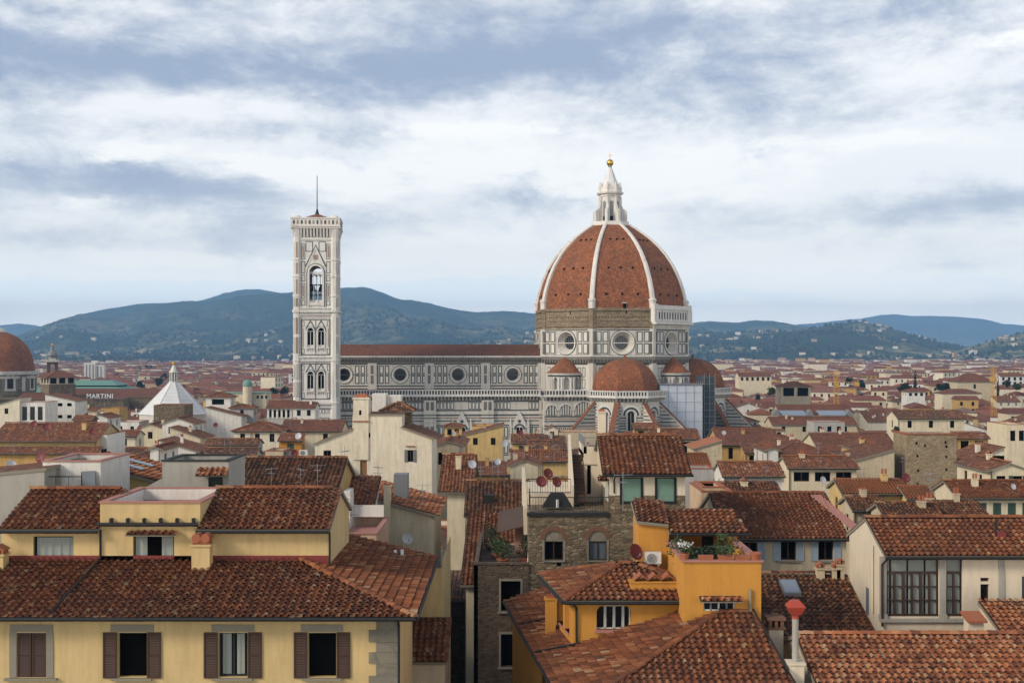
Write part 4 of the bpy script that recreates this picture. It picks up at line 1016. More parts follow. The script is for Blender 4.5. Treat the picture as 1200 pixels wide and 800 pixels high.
    for i in range(12): panel(body, T, -6 + i, -5.2 + i, 23.8, 25.3, .14, 3 if i % 2 else 1)
    for i in range(7): panel(body, T, -5.9 + i * 1.7, -4.5 + i * 1.7, 18, 22.6, .2)
    # machicolated crown
    for i in range(14):
        x = -6.5 + i
        body.hexa([T(x - .3, 78.4, 0), T(x + .3, 78.4, 0), T(x + .3, 78.6, .3), T(x - .3, 78.6, .3)], [T(x - .3, 81.2, 0), T(x + .3, 81.2, 0), T(x + .3, 81.2, 1.3), T(x - .3, 81.2, 1.3)], 0)
    quad(body, T, -Hh, Hh, 78.5, 81.2, .1, 4)
    slab(body, T, -7.6, 7.6, 81.2, 81.9, 0, 1.4, 0); slab(body, T, -7.5, 7.5, 81.9, 84.1, .8, 1.25, 0); slab(body, T, -7.6, 7.6, 84.1, 84.5, .7, 1.42, 0); quad(body, T, -7.2, 7.2, 81.5, 81.75, 1.43, 3)
    for i in range(12): quad(body, T, -6.9 + i * 1.2, -6.3 + i * 1.2, 82.4, 83.6, 1.27, 3 if i % 2 else 1)
    # octagonal corner buttress
    body.lathe([(1.4, 0), (1.4, 26.8), (1.6, 26.8), (1.6, 27.3), (1.3, 27.4), (1.3, 55.1), (1.65, 55.2), (1.65, 55.9), (1.3, 56), (1.3, 78.4), (1.9, 81.2), (1.95, 84.5), (1.5, 84.5), (1.1, 85.1), (.2, 85.3)], 8, (-5.75, -5.75), 0, R(22.5), R(382.5))
    for z in (40.0, 66.0, 71.2, 60): body.lathe([(1.3, z), (1.5, z + .1), (1.5, z + .5), (1.3, z + .6)], 8, (-5.75, -5.75), 0, R(22.5), R(382.5))
    for za, zb in ((29, 33.5), (34.5, 39), (42.5, 47.5), (48.5, 53.5), (57, 59.5), (60.8, 65.5), (67, 70.6), (72, 77)):
        for a in (-90, -45, -135):
            n = (math.cos(R(a)), math.sin(R(a))); u = (-n[1], n[0]); ap = 1.31 * math.cos(math.pi / 8)
            P = lambda s, z, o: (-5.75 + n[0] * (ap + o) + u[0] * s, -5.75 + n[1] * (ap + o) + u[1] * s, z)
            panel(body, P, -.32, .32, za, zb, .1, 1 if za < 60 else 5, 3 if (za > 40 and a == -90) else 5)
body.M = None
body.obj('tower_wall', MT, camp)
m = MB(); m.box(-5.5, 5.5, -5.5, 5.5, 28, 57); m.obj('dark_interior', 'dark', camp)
m = MB(); m.hexa([(-6.6, -6.6, 83.6), (6.6, -6.6, 83.6), (6.6, 6.6, 83.6), (-6.6, 6.6, 83.6)], [(-.6, -.6, 86.2), (.6, -.6, 86.2), (.6, .6, 86.2), (-.6, .6, 86.2)]); m.obj('cap_roof', 'rt_red', camp)
m = MB(); m.tube((0, 0, 86.0), (0, 0, 87.8), .7, 8, 0, .25); m.tube((0, 0, 87.6), (0, 0, 98.4), .17, 6, 0, .10); m.obj('mast', 'black', camp)
m = MB()
for x in (-1.2, 1.2): m.lathe([(.95, 62.0), (.8, 62.4), (.6, 63.2), (.3, 63.8), (.05, 63.9)], 12, (x, 0))
m.box(-5, 5, -.2, .2, 63.8, 64.2); m.box(-5, 5, -.25, .25, 60.6, 61.0); m.obj('bells', 'black', camp)

# ------------------------------------------------------------------ houses close by, measured in plan
GRP = 'tiled houses of the old town'
def wroot(name, label, cat, X0, Y0, group=None, shear=0., ys=0.):
    """a thing at X0, Y0 and the matrix that takes plan coordinates into its own"""
    o = thing(name, label, cat, (X0, Y0, 0), 0, group)
    S = Matrix.Identity(4); S[0][1] = shear; S[0][3] = -shear * ys
    return o, Matrix.Translation((-X0, -Y0, 0)) @ S
def WX(a, b, Y): return wx(a, Y), wx(b, Y)
def opx(a, b, c, d, Y, kind_='rect'): return (wx(a, Y), wx(b, Y), wz(d, Y), wz(c, Y), kind_)     # left, right, top, bottom in the photograph
def pipe(root, pts, r=.06, mat='black', name='downpipe', Mx=None):
    m = MB(); m.M = Mx
    for a, b in zip(pts, pts[1:]): m.tube(a, b, r, 7)
    return m.obj(name, mat, root)
def canopy(root, x0, x1, y, z, Mx, out=.55, rise=.22, mat='tile', name='canopy'):
    pl = [[(x0, y - out, z), (x1, y - out, z), (x1, y, z + rise), (x0, y, z + rise)]]
    roof_obj(pl, [], mat, root, True, .06, name, Mx=Mx)
FOOT = []        # plan footprints taken, for the town to avoid
def foot(x0, x1, y0, y1): FOOT.append((min(x0, x1), max(x0, x1), y0, y1))

def folds(root, T, a, b, c, d, o, Mx, step=.09):
    m = MB(); m.M = Mx; n = max(2, int((b - a) / step)); ph = random.random() * 6
    for i in range(n):
        f = lambda k: o + .02 * math.sin(k * 1.7 + ph) + .012 * math.sin(k * 3.1)
        x0, x1 = a + (b - a) * i / n, a + (b - a) * (i + 1) / n; m.face([T(x0, c, f(i)), T(x1, c, f(i + 1)), T(x1, d, f(i + 1)), T(x0, d, f(i))])
    return m.obj('curtain', 'curtain', root)
def yellow_house():
    r, Mx = wroot('yellow_house', 'long yellow stuccoed house with brown shutters and a wide tiled roof below its attic', 'house', -16, 50, GRP)
    foot(-37, -3.5, 48, 72)
    ops = [opx(20, 54, 741, 793, 50), opx(138, 172, 741, 793, 50), opx(256, 290, 741, 793, 50), opx(361, 394, 741, 793, 50)]
    m = MB(); m.M = Mx; x1 = -4.6
    facade(m, Tf(50), -36, x1, 0, 32.62, ops, 0, .28); quad(m, Tr(x1), 50, 57.5, 0, 32.62); quad(m, Tb(57.5), -8, x1, 0, 32.6)
    facade(m, Tf(63.4), -9, -3.55, 0, 32.0, []); quad(m, Tr(-3.55), 63.4, 72, 0, 32.4); quad(m, Tr(-6.2), 57.5, 63.4, 0, 32.6)
    m.obj('wall', 'yellow_near', r)
    for o, st in zip(ops, ('o+csb+st', 'o+sb+sp', 'd+k+sb+sp', 'o+sb+sp')): window(r, Tf(50), o, st, .28, Mx)
    for s0, s1 in ((.1, .42), (.6, .86)): o = ops[2]; folds(r, Tf(50), o[0] + (o[1] - o[0]) * s0, o[0] + (o[1] - o[0]) * s1, o[2] + .08, o[3] - .08, -.25, Mx)
    q = MB(); q.M = Mx; z = 12.; k = 0
    while z < 32.2:
        h = random.uniform(.36, .5); w = 1.15 if k % 2 == 0 else .85
        q.hexa([(x1 - w, 49.95, z + .012), (x1 + .05, 49.95, z + .012), (x1 + .05, 50.3, z + .012), (x1 - w, 50.3, z + .012)], [(x1 - w, 49.95, min(32.3, z + h)), (x1 + .05, 49.95, min(32.3, z + h)), (x1 + .05, 50.3, min(32.3, z + h)), (x1 - w, 50.3, min(32.3, z + h))]); z += h; k += 1
    q.obj('corner_stones', 'pietra', r)
    ze, zt = 32.5, 32.5 + .25 * 6.55
    pl = [[(-36, 49.25, ze), (-3.85, 49.25, ze), (-10.4, 55.8, zt), (-36, 55.8, zt)], [(-3.85, 49.25, ze), (-3.85, 63.6, ze), (-10.4, 63.6, zt), (-10.4, 55.8, zt)], [(-10.4, 63.6, zt), (-36, 63.6, ze), (-36, 55.8, zt), (-10.4, 55.8, zt)]]
    rf = roof_obj(pl[:2], [((-3.85, 49.25, ze), (-10.4, 55.8, zt))], 'tile', r, True, Mx=Mx)
    g = MB(); g.M = Mx; g.tube((-36, 49.17, ze - .06), (-3.8, 49.17, ze - .06), .085, 8); g.tube((-3.77, 49.2, ze - .06), (-3.77, 63.6, ze - .06), .085, 8)
    g.obj('gutter', 'black', r)
    pipe(r, [(wx(118, 54.6), 54.55, 35.2), (wx(118, 54.6), 54.55, 33.95), (wx(60, 49.4), 49.4, 32.68)], .05, Mx=Mx, name='drain_pipe')
    e = MB(); e.M = Mx; e.box(-22.4, -8.06, 54.62, 54.7, 33.6, 34.06); e.obj('roof_flashing', 'redflash', r)
    # attic: left wing, small tower, right wing
    a = opx(39, 86, 628, 655, 54.7)
    block(r, -22.45, -18.07, 54.7, 61.5, 32.5, 35.3, 'gx', .35, .4, .0, 'yellow_near', 'tile', True, [a], Mx=Mx, ym=58.1, wname='attic_wall', rname='attic_roof', gutter=True)
    window(r, Tf(54.7), a, 'o+k+n+f', .2, Mx); folds(r, Tf(54.7), a[0] + .12, a[1] - .05, a[2] + .05, a[3] - .05, -.15, Mx)
    b = opx(156, 204, 628, 655, 54.62)
    block(r, -18.07, -13.68, 54.62, 60.5, 32.5, 35.82, 'flat', wall='yellow_near', coping='pinktile', front=[b], Mx=Mx, wname='attic_wall')
    li = MB(); li.M = Mx; li.box(-17.8, -13.92, 60.2, 60.27, 35.85, 36.36); li.box(-17.84, -17.78, 54.9, 60.2, 35.85, 36.36); li.box(-13.96, -13.9, 54.9, 60.2, 35.85, 36.36); li.obj('parapet_lining', 'white', r)
    window(r, Tf(54.62), b, 'o+k+n', .2, Mx)
    for s0, s1 in ((.04, .32), (.68, .96)): folds(r, Tf(54.62), b[0] + (b[1] - b[0]) * s0, b[0] + (b[1] - b[0]) * s1, b[2] + .05, b[3] - .05, -.16, Mx)
    canopy(r, wx(150, 54.6), wx(207, 54.6), 54.6, 35.02, Mx, .4, .14)
    g = MB(); g.M = Mx; g.tube((-18.2, 54.45, 35.45), (-13.75, 54.45, 35.45), .085, 8)
    for i in range(6): g.box(-17.6 + i * .72, -17.5 + i * .72, 54.4, 54.62, 35.5, 35.72)
    g.obj('gutter', 'black', r)
    block(r, -13.66, -8.06, 54.7, 61.5, 32.5, 35.3, 'gx', .36, .4, .12, 'yellow_near', 'tile', True, [], Mx=Mx, ym=58.1, wname='attic_wall', rname='attic_roof', gutter=True)
    pipe(r, [(-8.0, 54.5, 35.2), (-8.0, 54.62, 35), (-8.0, 54.62, 33.4)], .045, Mx=Mx)
    pipe(r, [(x1 + .08, 49.4, 32.4), (x1 + .06, 49.94, 32.0), (x1 + .06, 49.9, 15)], .05, Mx=Mx)
    c = chimney(rf, wx(237, 53.9), 53.9, 34.0, .62, .78, 'yellow_near', 'none', Mx, .6)
    m = MB(); m.M = Mx; X = wx(237, 53.9)
    for k in (-.36, -.03, .30): m.box(X + k, X + k + .07, 53.62, 54.18, 34.68, 34.98)
    m.box(X - .3, X + .3, 53.75, 54.1, 34.68, 34.96, 1)
    for k in (-.19, .19): m.tube((X + k, 53.58, 34.97), (X + k, 54.22, 34.97), .2, 12)
    m.obj('chimney_hood', ['terracotta', 'dark'], rf)
    c = chimney(rf, wx(0, 54), 53.9, 34.0, .2, .6, 'yellow_near', 'tile', Mx)
    # low roof behind, over the alley
    block(r, -6.1, -3.25, 60.2, 63.3, 0, 28.1, 'sf', .42, .3, .1, 'buff', 'tile', True, Mx=Mx, wname='outhouse_wall', rname='outhouse_roof')
    for px, py, h in ((463, 660, 1.1), (471, 655, .8)):
        Y = 61.5; pipe(rf, [(wx(px, Y), Y, wz(py, Y) - .6), (wx(px, Y), Y, wz(py, Y) + h * .6)], .09, 'white_paint', 'flue_pipe', Mx)
yellow_house()

def railing(root, pts, z, Mx, h=.95, step=.16, mat='black'):
    m = MB(); m.M = Mx
    for (a, b) in zip(pts, pts[1:]):
        n = max(1, int(math.hypot(b[0] - a[0], b[1] - a[1]) / step))
        for i in range(n + 1):
            p = (a[0] + (b[0] - a[0]) * i / n, a[1] + (b[1] - a[1]) * i / n); m.tube((*p, z), (*p, z + h), .014, 4)
        m.tube((*a, z + h), (*b, z + h), .03, 5); m.tube((*a, z + .1), (*b, z + .1), .02, 5)
    return m.obj('railing', mat, root)

def stone_house():
    r, Mx = wroot('stone_house', 'brown rubble-stone tower house with arched windows, a roof terrace and green blinds', 'house', 4, 75, GRP)
    foot(-3.6, 10.6, 73, 101); Y = 75
    # lower left, darker brick
    o1 = [opx(587, 610, 680, 715, Y), opx(587, 610, 742, 780, Y)]
    m = MB(); m.M = Mx; facade(m, Tf(74.9), -2.3, 1.0, 0, 30.2, o1, 0, .35); quad(m, Tl(-2.3), 74.9, 79.5, 0, 30.2); m.face([(-2.3, 74.9, 29.4), (1, 74.9, 29.4), (1, 88, 29.4), (-2.3, 88, 29.4)])
    slab(m, Tf(74.9), -2.4, 1.0, 30.2, 30.32, -.3, .06); slab(m, Tl(-2.3), 74.9, 88, 0, 30.25, -.25, 0)
    m.obj('lower_wall', 'brick', r)
    for o in o1: window(r, Tf(74.9), o, 'o+si', .35, Mx)
    for o in o1:
        s = MB(); s.M = Mx; slab(s, Tf(74.9), o[0] - .12, o[0], o[2], o[3], 0, .03); slab(s, Tf(74.9), o[1], o[1] + .12, o[2], o[3], 0, .03); slab(s, Tf(74.9), o[0] - .12, o[1] + .12, o[3], o[3] + .14, 0, .03); s.obj('window_surround', 'sandstone', r)
    # terrace part with the two arched windows
    zt = wz(604, Y); o2 = [opx(638, 660, 622, 656, Y, 'arch'), opx(690, 711, 622, 656, Y, 'arch')]
    m = MB(); m.M = Mx; facade(m, Tf(Y), 1.0, 5.9, 0, zt, o2, 0, .3); quad(m, Tl(1.0), Y, 88, 0, zt); m.face([(1, Y, zt), (5.9, Y, zt), (5.9, 88, zt), (1, 88, zt)])
    m.obj('wall', 'rubble', r)
    for o, st in zip(o2, ('o+f', 'c')):
        zs = wz(634, Y); window(r, Tf(Y), (o[0], o[1], o[2], zs), st, .22, Mx)
        cx = (o[0] + o[1]) / 2; rr = (o[1] - o[0]) / 2; s = MB(); s.M = Mx; T = Tf(Y)
        quad(s, T, o[0], o[1], zs, o[3] - rr, -.06); s.face([T(cx + rr * math.cos(t), o[3] - rr + rr * math.sin(t), -.06) for t in np.linspace(0, math.pi, 13)]); slab(s, T, o[0] - .1, o[1] + .1, o[2] - .1, o[2], -.1, .1)
        slab(s, T, o[0] - .13, o[0], o[2], o[3] - rr, 0, .03); slab(s, T, o[1], o[1] + .13, o[2], o[3] - rr, 0, .03); s.obj('lunette', 'pietra', r)
        s = MB(); s.M = Mx; ring(s, T, cx, o[3] - rr, rr + .02, rr + .30, 0, .02, 0, 16, R(8), R(172)); s.obj('brick_arch', 'brickarch', r)
    s = MB(); s.M = Mx; slab(s, Tf(Y), .9, 5.9, zt - .02, zt + .16, -.4, .12); s.obj('terrace_edge', 'black', r)
    h = MB(); h.M = Mx
    for px, py in ((655, 575 + 85), (681, 668), (724, 600), (727, 624), (728, 645), (757, 600), (790, 600), (660, 690), (700, 700)): slab(h, Tf(Y), wx(px, Y) - .13, wx(px, Y) + .13, wz(py, Y) - .15, wz(py, Y) + .15, -.1, .012)
    h.obj('putlog_holes', 'dark', r)
    railing(r, [(1.1, 80), (1.1, 75.1), (5.85, 75.1)], zt + .15, Mx)
    rl = railing(r, [(1.0, 80.5), (4.6, 80.5)], zt + .7, Mx)
    f = MB(); f.M = Mx; f.box(1.0, 4.4, 80.4, 88, zt - .5, zt + .7); f.obj('upper_terrace', 'bigcream', r)
    # taller right part: stone below, stucco above
    zs = 34.36; o3 = [opx(728, 752, 559, 588, Y), opx(769, 791, 559, 588, Y)]
    low = [(o[0], o[1], o[2], zs) for o in o3]; upp = [(o[0], o[1], zs, o[3]) for o in o3]
    m = MB(); m.M = Mx; Tq = Tf(74.95)
    facade(m, Tq, 5.9, 10.43, 0, zs, low, 0, .0); quad(m, Tl(5.9), 74.95, 84, 0, zs - .02); quad(m, Tr(10.43), 74.95, 84, 0, zs); m.obj('wall', 'rubble', r)
    w = MB(); w.M = Mx; z1 = 35.75
    facade(w, Tq, 5.9, 10.43, zs, z1, upp, 0, .0); lo = [(75.6, 76.5, 33.9, 35.4), (76.8, 77.7, 33.9, 35.4)]
    facade(w, Tl(5.9), 74.95, 84, zs - .02, z1, [(a, b, zs - .02, d) for a, b, c, d in lo], 0, .1); quad(w, Tr(10.43), 74.95, 84, zs, z1)
    for q in wall_top(5.9, 10.43, 74.95, 84, z1, 'gx', .4): w.face(q)
    w.obj('upper_wall', 'bigcream', r)
    for o in o3:
        window(r, Tq, o, 'b+k+n', .05, Mx)
        s = MB(); s.M = Mx
        for q in ((o[0] - .09, o[0], o[2], o[3]), (o[1], o[1] + .09, o[2], o[3]), (o[0] - .09, o[1] + .09, o[2] - .1, o[2])): slab(s, Tq, *q, -.02, .04)
        s.obj('window_surround', 'black', r)
    for a, b, c, d in lo: window(r, Tl(5.9), (a, b, c, d), 'b+w+n', -.02, Mx)
    pl, rid = roof_planes(5.5, 10.7, 74.95, 84, z1, 'gx', .4, .45, .1)
    rf = roof_obj(pl, rid, 'tile', r, True, Mx=Mx)
    g = MB(); g.M = Mx; g.tube((5.4, 74.42, z1 - .15), (10.85, 74.42, z1 - .15), .08, 8); g.obj('gutter', 'black', r)
    pipe(r, [(6.15, 74.5, z1 - .2), (6.15, 74.9, z1 - .4), (6.15, 74.9, 34.5)], .045, Mx=Mx)
    # stair tower behind the terrace
    tw = MB(); tw.M = Mx; x0, x1, y0 = wx(684, 82), 8.0, 82
    dr = (wx(688, 82), wx(692.5, 82), zt + .5, zt + 2.4)
    facade(tw, Tf(y0), x0, x1, 20, 36.3, [dr], 0, .2); quad(tw, Tl(x0), y0, 88, 20, 36.3); tw.box(x0, x1, 82.1, 88, 36.0, 36.3)
    slab(tw, Tf(y0), x0 - .08, x1, 35.6, 35.75, 0, .1); slab(tw, Tl(x0), y0 - .1, 88, 35.6, 35.75, 0, .1)
    for a in ((x0, x0 + .2, 82, 88), (x0, x1, 82, 82.2)): tw.box(a[0], a[1], a[2], a[3], 36.3, 36.75)
    tw.obj('stair_tower', 'bigcream', r); d_ = MB(); d_.M = Mx; quad(d_, Tf(82), *dr[:4], -.15); d_.obj('terrace_door', 'dark', r)
    railing(r, [(x0, 88), (x0 + .05, 82.1), (7.4, 82.1)], 36.75, Mx, .6, .14, 'metal')
    st = MB(); st.M = Mx
    for i in range(13): st.box(wx(672, 81), x0 - .02, 79.4 + i * .28, 79.4 + (i + 1) * .28, zt + .3, zt + .75 + i * .19)
    st.obj('terrace_stair', 'wood', r)
    st = MB(); st.M = Mx; xx = wx(671, 81); st.hexa([(xx - .15, 79.2, zt), (xx, 79.2, zt), (xx, 84, zt), (xx - .15, 84, zt)], [(xx - .15, 79.2, zt + 1.4), (xx, 79.2, zt + 1.4), (xx, 84, zt + 4.3), (xx - .15, 84, zt + 4.3)]); st.obj('stair_parapet', 'bigcream', r)
    ch = chimney(rf, wx(705, 80), 80, 36.4, 2.7, .48, 'bigcream', 'flat', Mx)
    canopy(r, 5.2, 5.95, 75.9, 35.2, Mx, .6, .2)
stone_house()

def terrace_house():
    r, Mx = wroot('terraced_house', 'red-tiled house with a sunken pink roof garden left of the stone terrace', 'house', -1, 80, GRP)
    # high back roof with a black roof opening
    b = block(r, wx(545, 95), wx(622, 95), 95, 105, 0, wz(605, 95) + .1, 'gx', .4, .3, .1, 'buff', 'tile_dark', True, Mx=Mx)
    d = MB(); d.M = Mx; d.box(-2.2, -1.4, 96.3, 97.6, 30.6, 31.9); d.obj('dormer', 'black', b[1])
    # lower roof round the garden
    pl = [[(-3.35, 79.6, 28.1), (-2.0, 79.6, 28.1), (-2.0, 94.9, 30.7), (-3.35, 94.9, 30.7)], [(-1.99, 88, 29.527), (1.25, 88, 29.527), (1.25, 94.9, 30.7), (-1.99, 94.9, 30.7)]]
    roof_obj(pl, [], 'tile_orange', r, True, Mx=Mx, name='lower_roof')
    m = MB(); m.M = Mx; facade(m, Tl(-2.95), 80, 95, 0, 28.2, []); quad(m, Tf(80), -2.95, -2.0, 0, 28.1); m.hexa([(-2.95, 80, 28), (-2.7, 80, 28), (-2.7, 95, 28), (-2.95, 95, 28)], [(-2.95, 80, 28.05), (-2.7, 80, 28.05), (-2.7, 95, 30.5), (-2.95, 95, 30.5)]); m.obj('side_wall', 'cream', r)
    m = MB(); m.M = Mx; m.box(-1.95, 1.0, 87.7, 87.95, 26, 29.5); m.box(-2.05, -1.9, 79.6, 88, 26, 28.9); m.box(.2, .98, 83, 83.2, 28, 31.2); m.obj('garden_wall', 'pink', r)
    m = MB(); m.M = Mx; m.box(-2.0, 1.0, 79, 88, 26.8, 29.35); m.obj('garden_floor', 'pinktile', r)
    m = MB(); m.M = Mx; m.hexa([(-1.0, 82.5, 31.0), (1.05, 79.8, 31.9), (1.2, 84, 32.7), (-.9, 85.5, 32.0)], [(-1.0, 82.5, 31.06), (1.05, 79.8, 31.96), (1.2, 84, 32.76), (-.9, 85.5, 32.06)]); m.obj('awning', 'wood', r)
    m = MB(); m.M = Mx; m.tube((wx(618, 78), 78, 29.4), (wx(624, 78), 78, 33), .06, 6); m.obj('pole', 'white_paint', r)
    m = MB(); m.M = Mx; m.hexa([(.75, 79, 31.4), (.98, 79, 31.4), (.98, 95, 31.4), (.75, 95, 31.4)], [(.75, 79, 33.1), (.98, 79, 33.1), (.98, 95, 34.2), (.75, 95, 34.2)]); m.obj('party_wall', 'bigcream', r)
terrace_house()

def orange_house():
    r, Mx = wroot('orange_house', 'deep orange stuccoed house with a pot-lined roof terrace and hipped roofs', 'house', 6, 55, GRP)
    foot(-.6, 11.8, 47, 72)
    W = 'orange'
    # big lower roof: one plane to the left eave, one to the viewer
    E = lambda y: 1.63 - .121 * (y - 53); ze, zt = 28.98, 31.5
    L = [(E(70), 70, ze), (E(48.2), 48.2, ze), (9.2, 55, zt), (E(70) + 7.57, 70, zt)]; Fp = [(E(48.2), 48.2, ze), (11.6, 48.2, ze), (10.6, 55, zt), (9.2, 55, zt)]
    rf = roof_obj([L, Fp], [((E(48.2), 48.2, ze), (9.2, 55, zt)), ((9.2, 55, zt), (10.6, 55, zt))], 'tile', r, True, Mx=Mx, name='lower_roof')
    g = MB(); g.M = Mx; g.tube((E(70) - .06, 70, ze - .05), (E(48.2) - .06, 48.2, ze - .05), .08, 8)
    for ya, xb, yb in ((63.5, 3.0, 62.2), (57.6, 3.1, 56.7)): g.tube((E(ya), ya, ze + .16), (xb, yb, ze + .335 * (xb - E(yb)) + .14), .05, 6)
    g.tube((10.65, 55, zt + .14), (11.5, 48.6, ze + .32), .045, 6)
    g.obj('gutter', 'black', r)
    m = MB(); m.M = Mx
    m.face([(E(70) + .45, 70, 0), (E(48.7) + .45, 48.7, 0), (E(48.7) + .45, 48.7, ze + .05), (E(70) + .45, 70, ze + .05)]); quad(m, Tf(48.7), E(48.7) + .45, 11.4, 0, ze + .08)
    m.obj('wall', W, r)
    for y in (50.6, 52.2, 54.0, 55.6, 57.2):
        s = MB(); s.M = Mx; x = E(y) + .45; u = .121; s.hexa([(x - .05, y, 27.0), (x - .05 + u * -.9, y + .9, 27.0), (x - .0 + u * -.9, y + .9, 27.0), (x, y, 27.0)], [(x - .05, y, 28.5), (x - .05 - u * .9, y + .9, 28.5), (x - u * .9, y + .9, 28.5), (x, y, 28.5)]); s.obj('shutter', 'shutter', r)
    # hipped wing with the wide arched window
    S, = (wroot,); sh = Mx @ Matrix(((1, -.146, 0, .146 * 57), (0, 1, 0, 0), (0, 0, 1, 0), (0, 0, 0, 1)))
    o = (wx(699, 57), wx(739.5, 57), wz(737, 57), wz(709, 57))
    lo = [(57.9, 59.0, 29.9, 31.2), (59.5, 60.6, 29.9, 31.2)]
    b = block(r, 2.8, 9.2, 57, 62.7, 29.2, 31.78, 'hip', .33, .5, .1, W, 'tile', True, [(o[0], o[1], o[2], o[3])], left=lo, depth=.3, Mx=sh, wname='wing_wall', rname='wing_roof')
    w = MB(); w.M = sh; T = Tf(57); quad(w, T, o[0], o[1], o[2], o[3], -.25, 0)
    for k in (0, .24, .28, .5, .54, .76, .8, .97): x = o[0] + (o[1] - o[0]) * k; slab(w, T, x, x + .04, o[2], o[3], -.24, -.16, 1)
    slab(w, T, o[0], o[1], o[3] - .06, o[3], -.24, -.16, 1); slab(w, T, o[0], o[1], o[2], o[2] + .05, -.24, -.16, 1); wn = w.obj('window', ['glass', 'white_frame'], r)
    s = MB(); s.M = sh                                                                          # rounded upper corners and sill
    for sx, x in ((1, o[0]), (-1, o[1])):
        pts = [(x, o[3])] + [(x + sx * .34 * (1 - math.sin(t)), o[3] - .34 * (1 - math.cos(t))) for t in np.linspace(0, math.pi / 2, 6)]
        s.face([T(*p, .004) for p in pts])
    s.obj('window_surround', W, r); s = MB(); s.M = sh; slab(s, T, o[0] - .1, o[1] + .2, o[2] - .14, o[2], -.1, .14); s.obj('window_sill', 'pinktile', r)
    d = MB(); d.M = sh
    for a in lo: quad(d, Tl(2.8), *a, -.29)
    d.obj('loggia_wall', W, r)
    s = MB(); s.M = sh
    for a in lo: slab(s, Tl(2.8), a[0] - .05, a[1] + .05, a[2] - .1, a[2], -.3, .06)
    s.obj('loggia_sill', 'pinktile', r)
    g = MB(); g.M = sh; g.tube((2.3, 56.42, 31.62), (9.2, 56.42, 31.62), .08, 8); g.tube((2.23, 56.4, 31.62), (2.23, 63.2, 31.62), .08, 8); g.obj('gutter', 'black', r)
    pipe(r, [(2.75, 56.45, 31.6), (2.95, 56.9, 31.3), (2.95, 56.93, 29.4)], .05, Mx=Mx)
    # low chimney block with three little tile gables
    c = MB(); c.M = Mx; x0, x1 = wx(738, 57.6), wx(795, 57.6); c.box(x0, x1, 57.4, 58.1, 31.3, 32.35, 0); c.box(x0 - .05, x1 + .05, 57.35, 58.15, 32.35, 32.42, 0)
    for k in range(3):
        x = x0 + .5 + k * (x1 - x0 - 1.0) / 2
        for s_ in (-1, 1): c.hexa([(x, 57.35, 32.72), (x + s_ * .32, 57.35, 32.45), (x + s_ * .32, 58.1, 32.45), (x, 58.1, 32.72)], [(x, 57.35, 32.77), (x + s_ * .34, 57.35, 32.49), (x + s_ * .34, 58.1, 32.49), (x, 58.1, 32.77)], 1)
    c.obj('chimney', [W, 'terracotta'], b[1])
    chimney(rf, wx(645, 60.5), 60.5, 30.1, .9, .5, W, 'flat', Mx)
    # block carrying the terrace
    o = opx(824, 861, 704.7, 715.5, 55); m = MB(); m.M = Mx; X0, X1, zt2 = wx(801, 55), wx(892, 55), wz(658, 55)
    facade(m, Tf(55), X0, X1, 28, zt2, [o], 0, .2); quad(m, Tl(X0), 55, 62.6, 28, zt2); quad(m, Tr(X1), 55, 62.6, 20, zt2)
    for q in ((X0 + .26, X1 - .26, 55.02, 55.25), (X0 + .01, X0 + .25, 55.02, 62.5), (X1 - .25, X1 - .01, 55.02, 62.5)): m.box(q[0], q[1], q[2], q[3], 32.4, zt2 - .01)
    m.box(X0 + .1, X1 - .1, 55.1, 62.6, 32.3, 32.7); m.obj('terrace_wall', W, r)
    c = MB(); c.M = Mx
    for q in ((X0 - .1, X1 + .1, 54.9, 55.3), (X0 - .1, X0 + .3, 55.3, 62.5), (X1 - .3, X1 + .1, 55.3, 62.5)): c.box(q[0], q[1], q[2], q[3], zt2, zt2 + .08)
    c.obj('coping', 'pinktile', r)
    window(r, Tf(55), o, 'd+w', .15, Mx); q = MB(); q.M = Mx
    for k in (.25, .75): x = o[0] + (o[1] - o[0]) * k; slab(q, Tf(55), x - .04, x + .04, o[2], o[3], -.13, -.06)
    q.obj('window_bars', 'shutter_grey', r); canopy(r, wx(819, 55), wx(868, 55), 55, wz(702, 55), Mx, .5, .16, 'tile_orange')
    pipe(r, [(wx(879, 55), 54.92, wz(690, 55)), (wx(879, 55), 54.92, wz(716, 55))], .07, 'sandstone', 'vent_pipe', Mx)
    # loggia
    m = MB(); m.M = Mx; xa, xb, xc = wx(748, 60.8), X0 + .1, X1 + .05
    facade(m, Tf(60.8), xa, xb, 31, 34.6, []); quad(m, Tl(xa), 60.8, 63.4, 31, 34.7); quad(m, Tr(xb), 60.8, 62.6, 32, 34.3); quad(m, Tf(62.7), xb, xc, 32, 34.85); quad(m, Tb(63.3), xa, xc, 20, 34.8)
    m.box(X1 - .45, X1 - .02, 60.8, 62.65, 32.6, 34.25); m.obj('loggia', W, r)
    q = MB(); q.M = Mx; slab(q, Tf(62.7), wx(823, 62.6), wx(836, 62.6), 32.7, 34.7, 0, .05); q.obj('terrace_door', 'black', r)
    pl = [[(xb - .05, 60.3, 34.22), (xc + .35, 60.3, 34.22), (xc + .05, 62.9, 35.1), (xb - .05, 62.9, 35.1)], [(xa - .1, 60.55, 34.78), (xb - .07, 60.55, 34.62), (xb - .07, 63.4, 35.42), (xa - .1, 63.4, 35.42)]]
    roof_obj(pl, [], 'tile', r, True, Mx=Mx, name='loggia_roof')
    g = MB(); g.M = Mx; g.tube((xb, 60.22, 34.16), (xc + .4, 60.22, 34.16), .07, 8); g.tube((xb - .02, 60.25, 34.16), (xb - .05, 60.5, 33.4), .06, 7); g.tube((xb - .05, 60.5, 33.4), (xb - .05, 60.4, 32.6), .06, 7); g.obj('gutter', 'black', r)
orange_house()

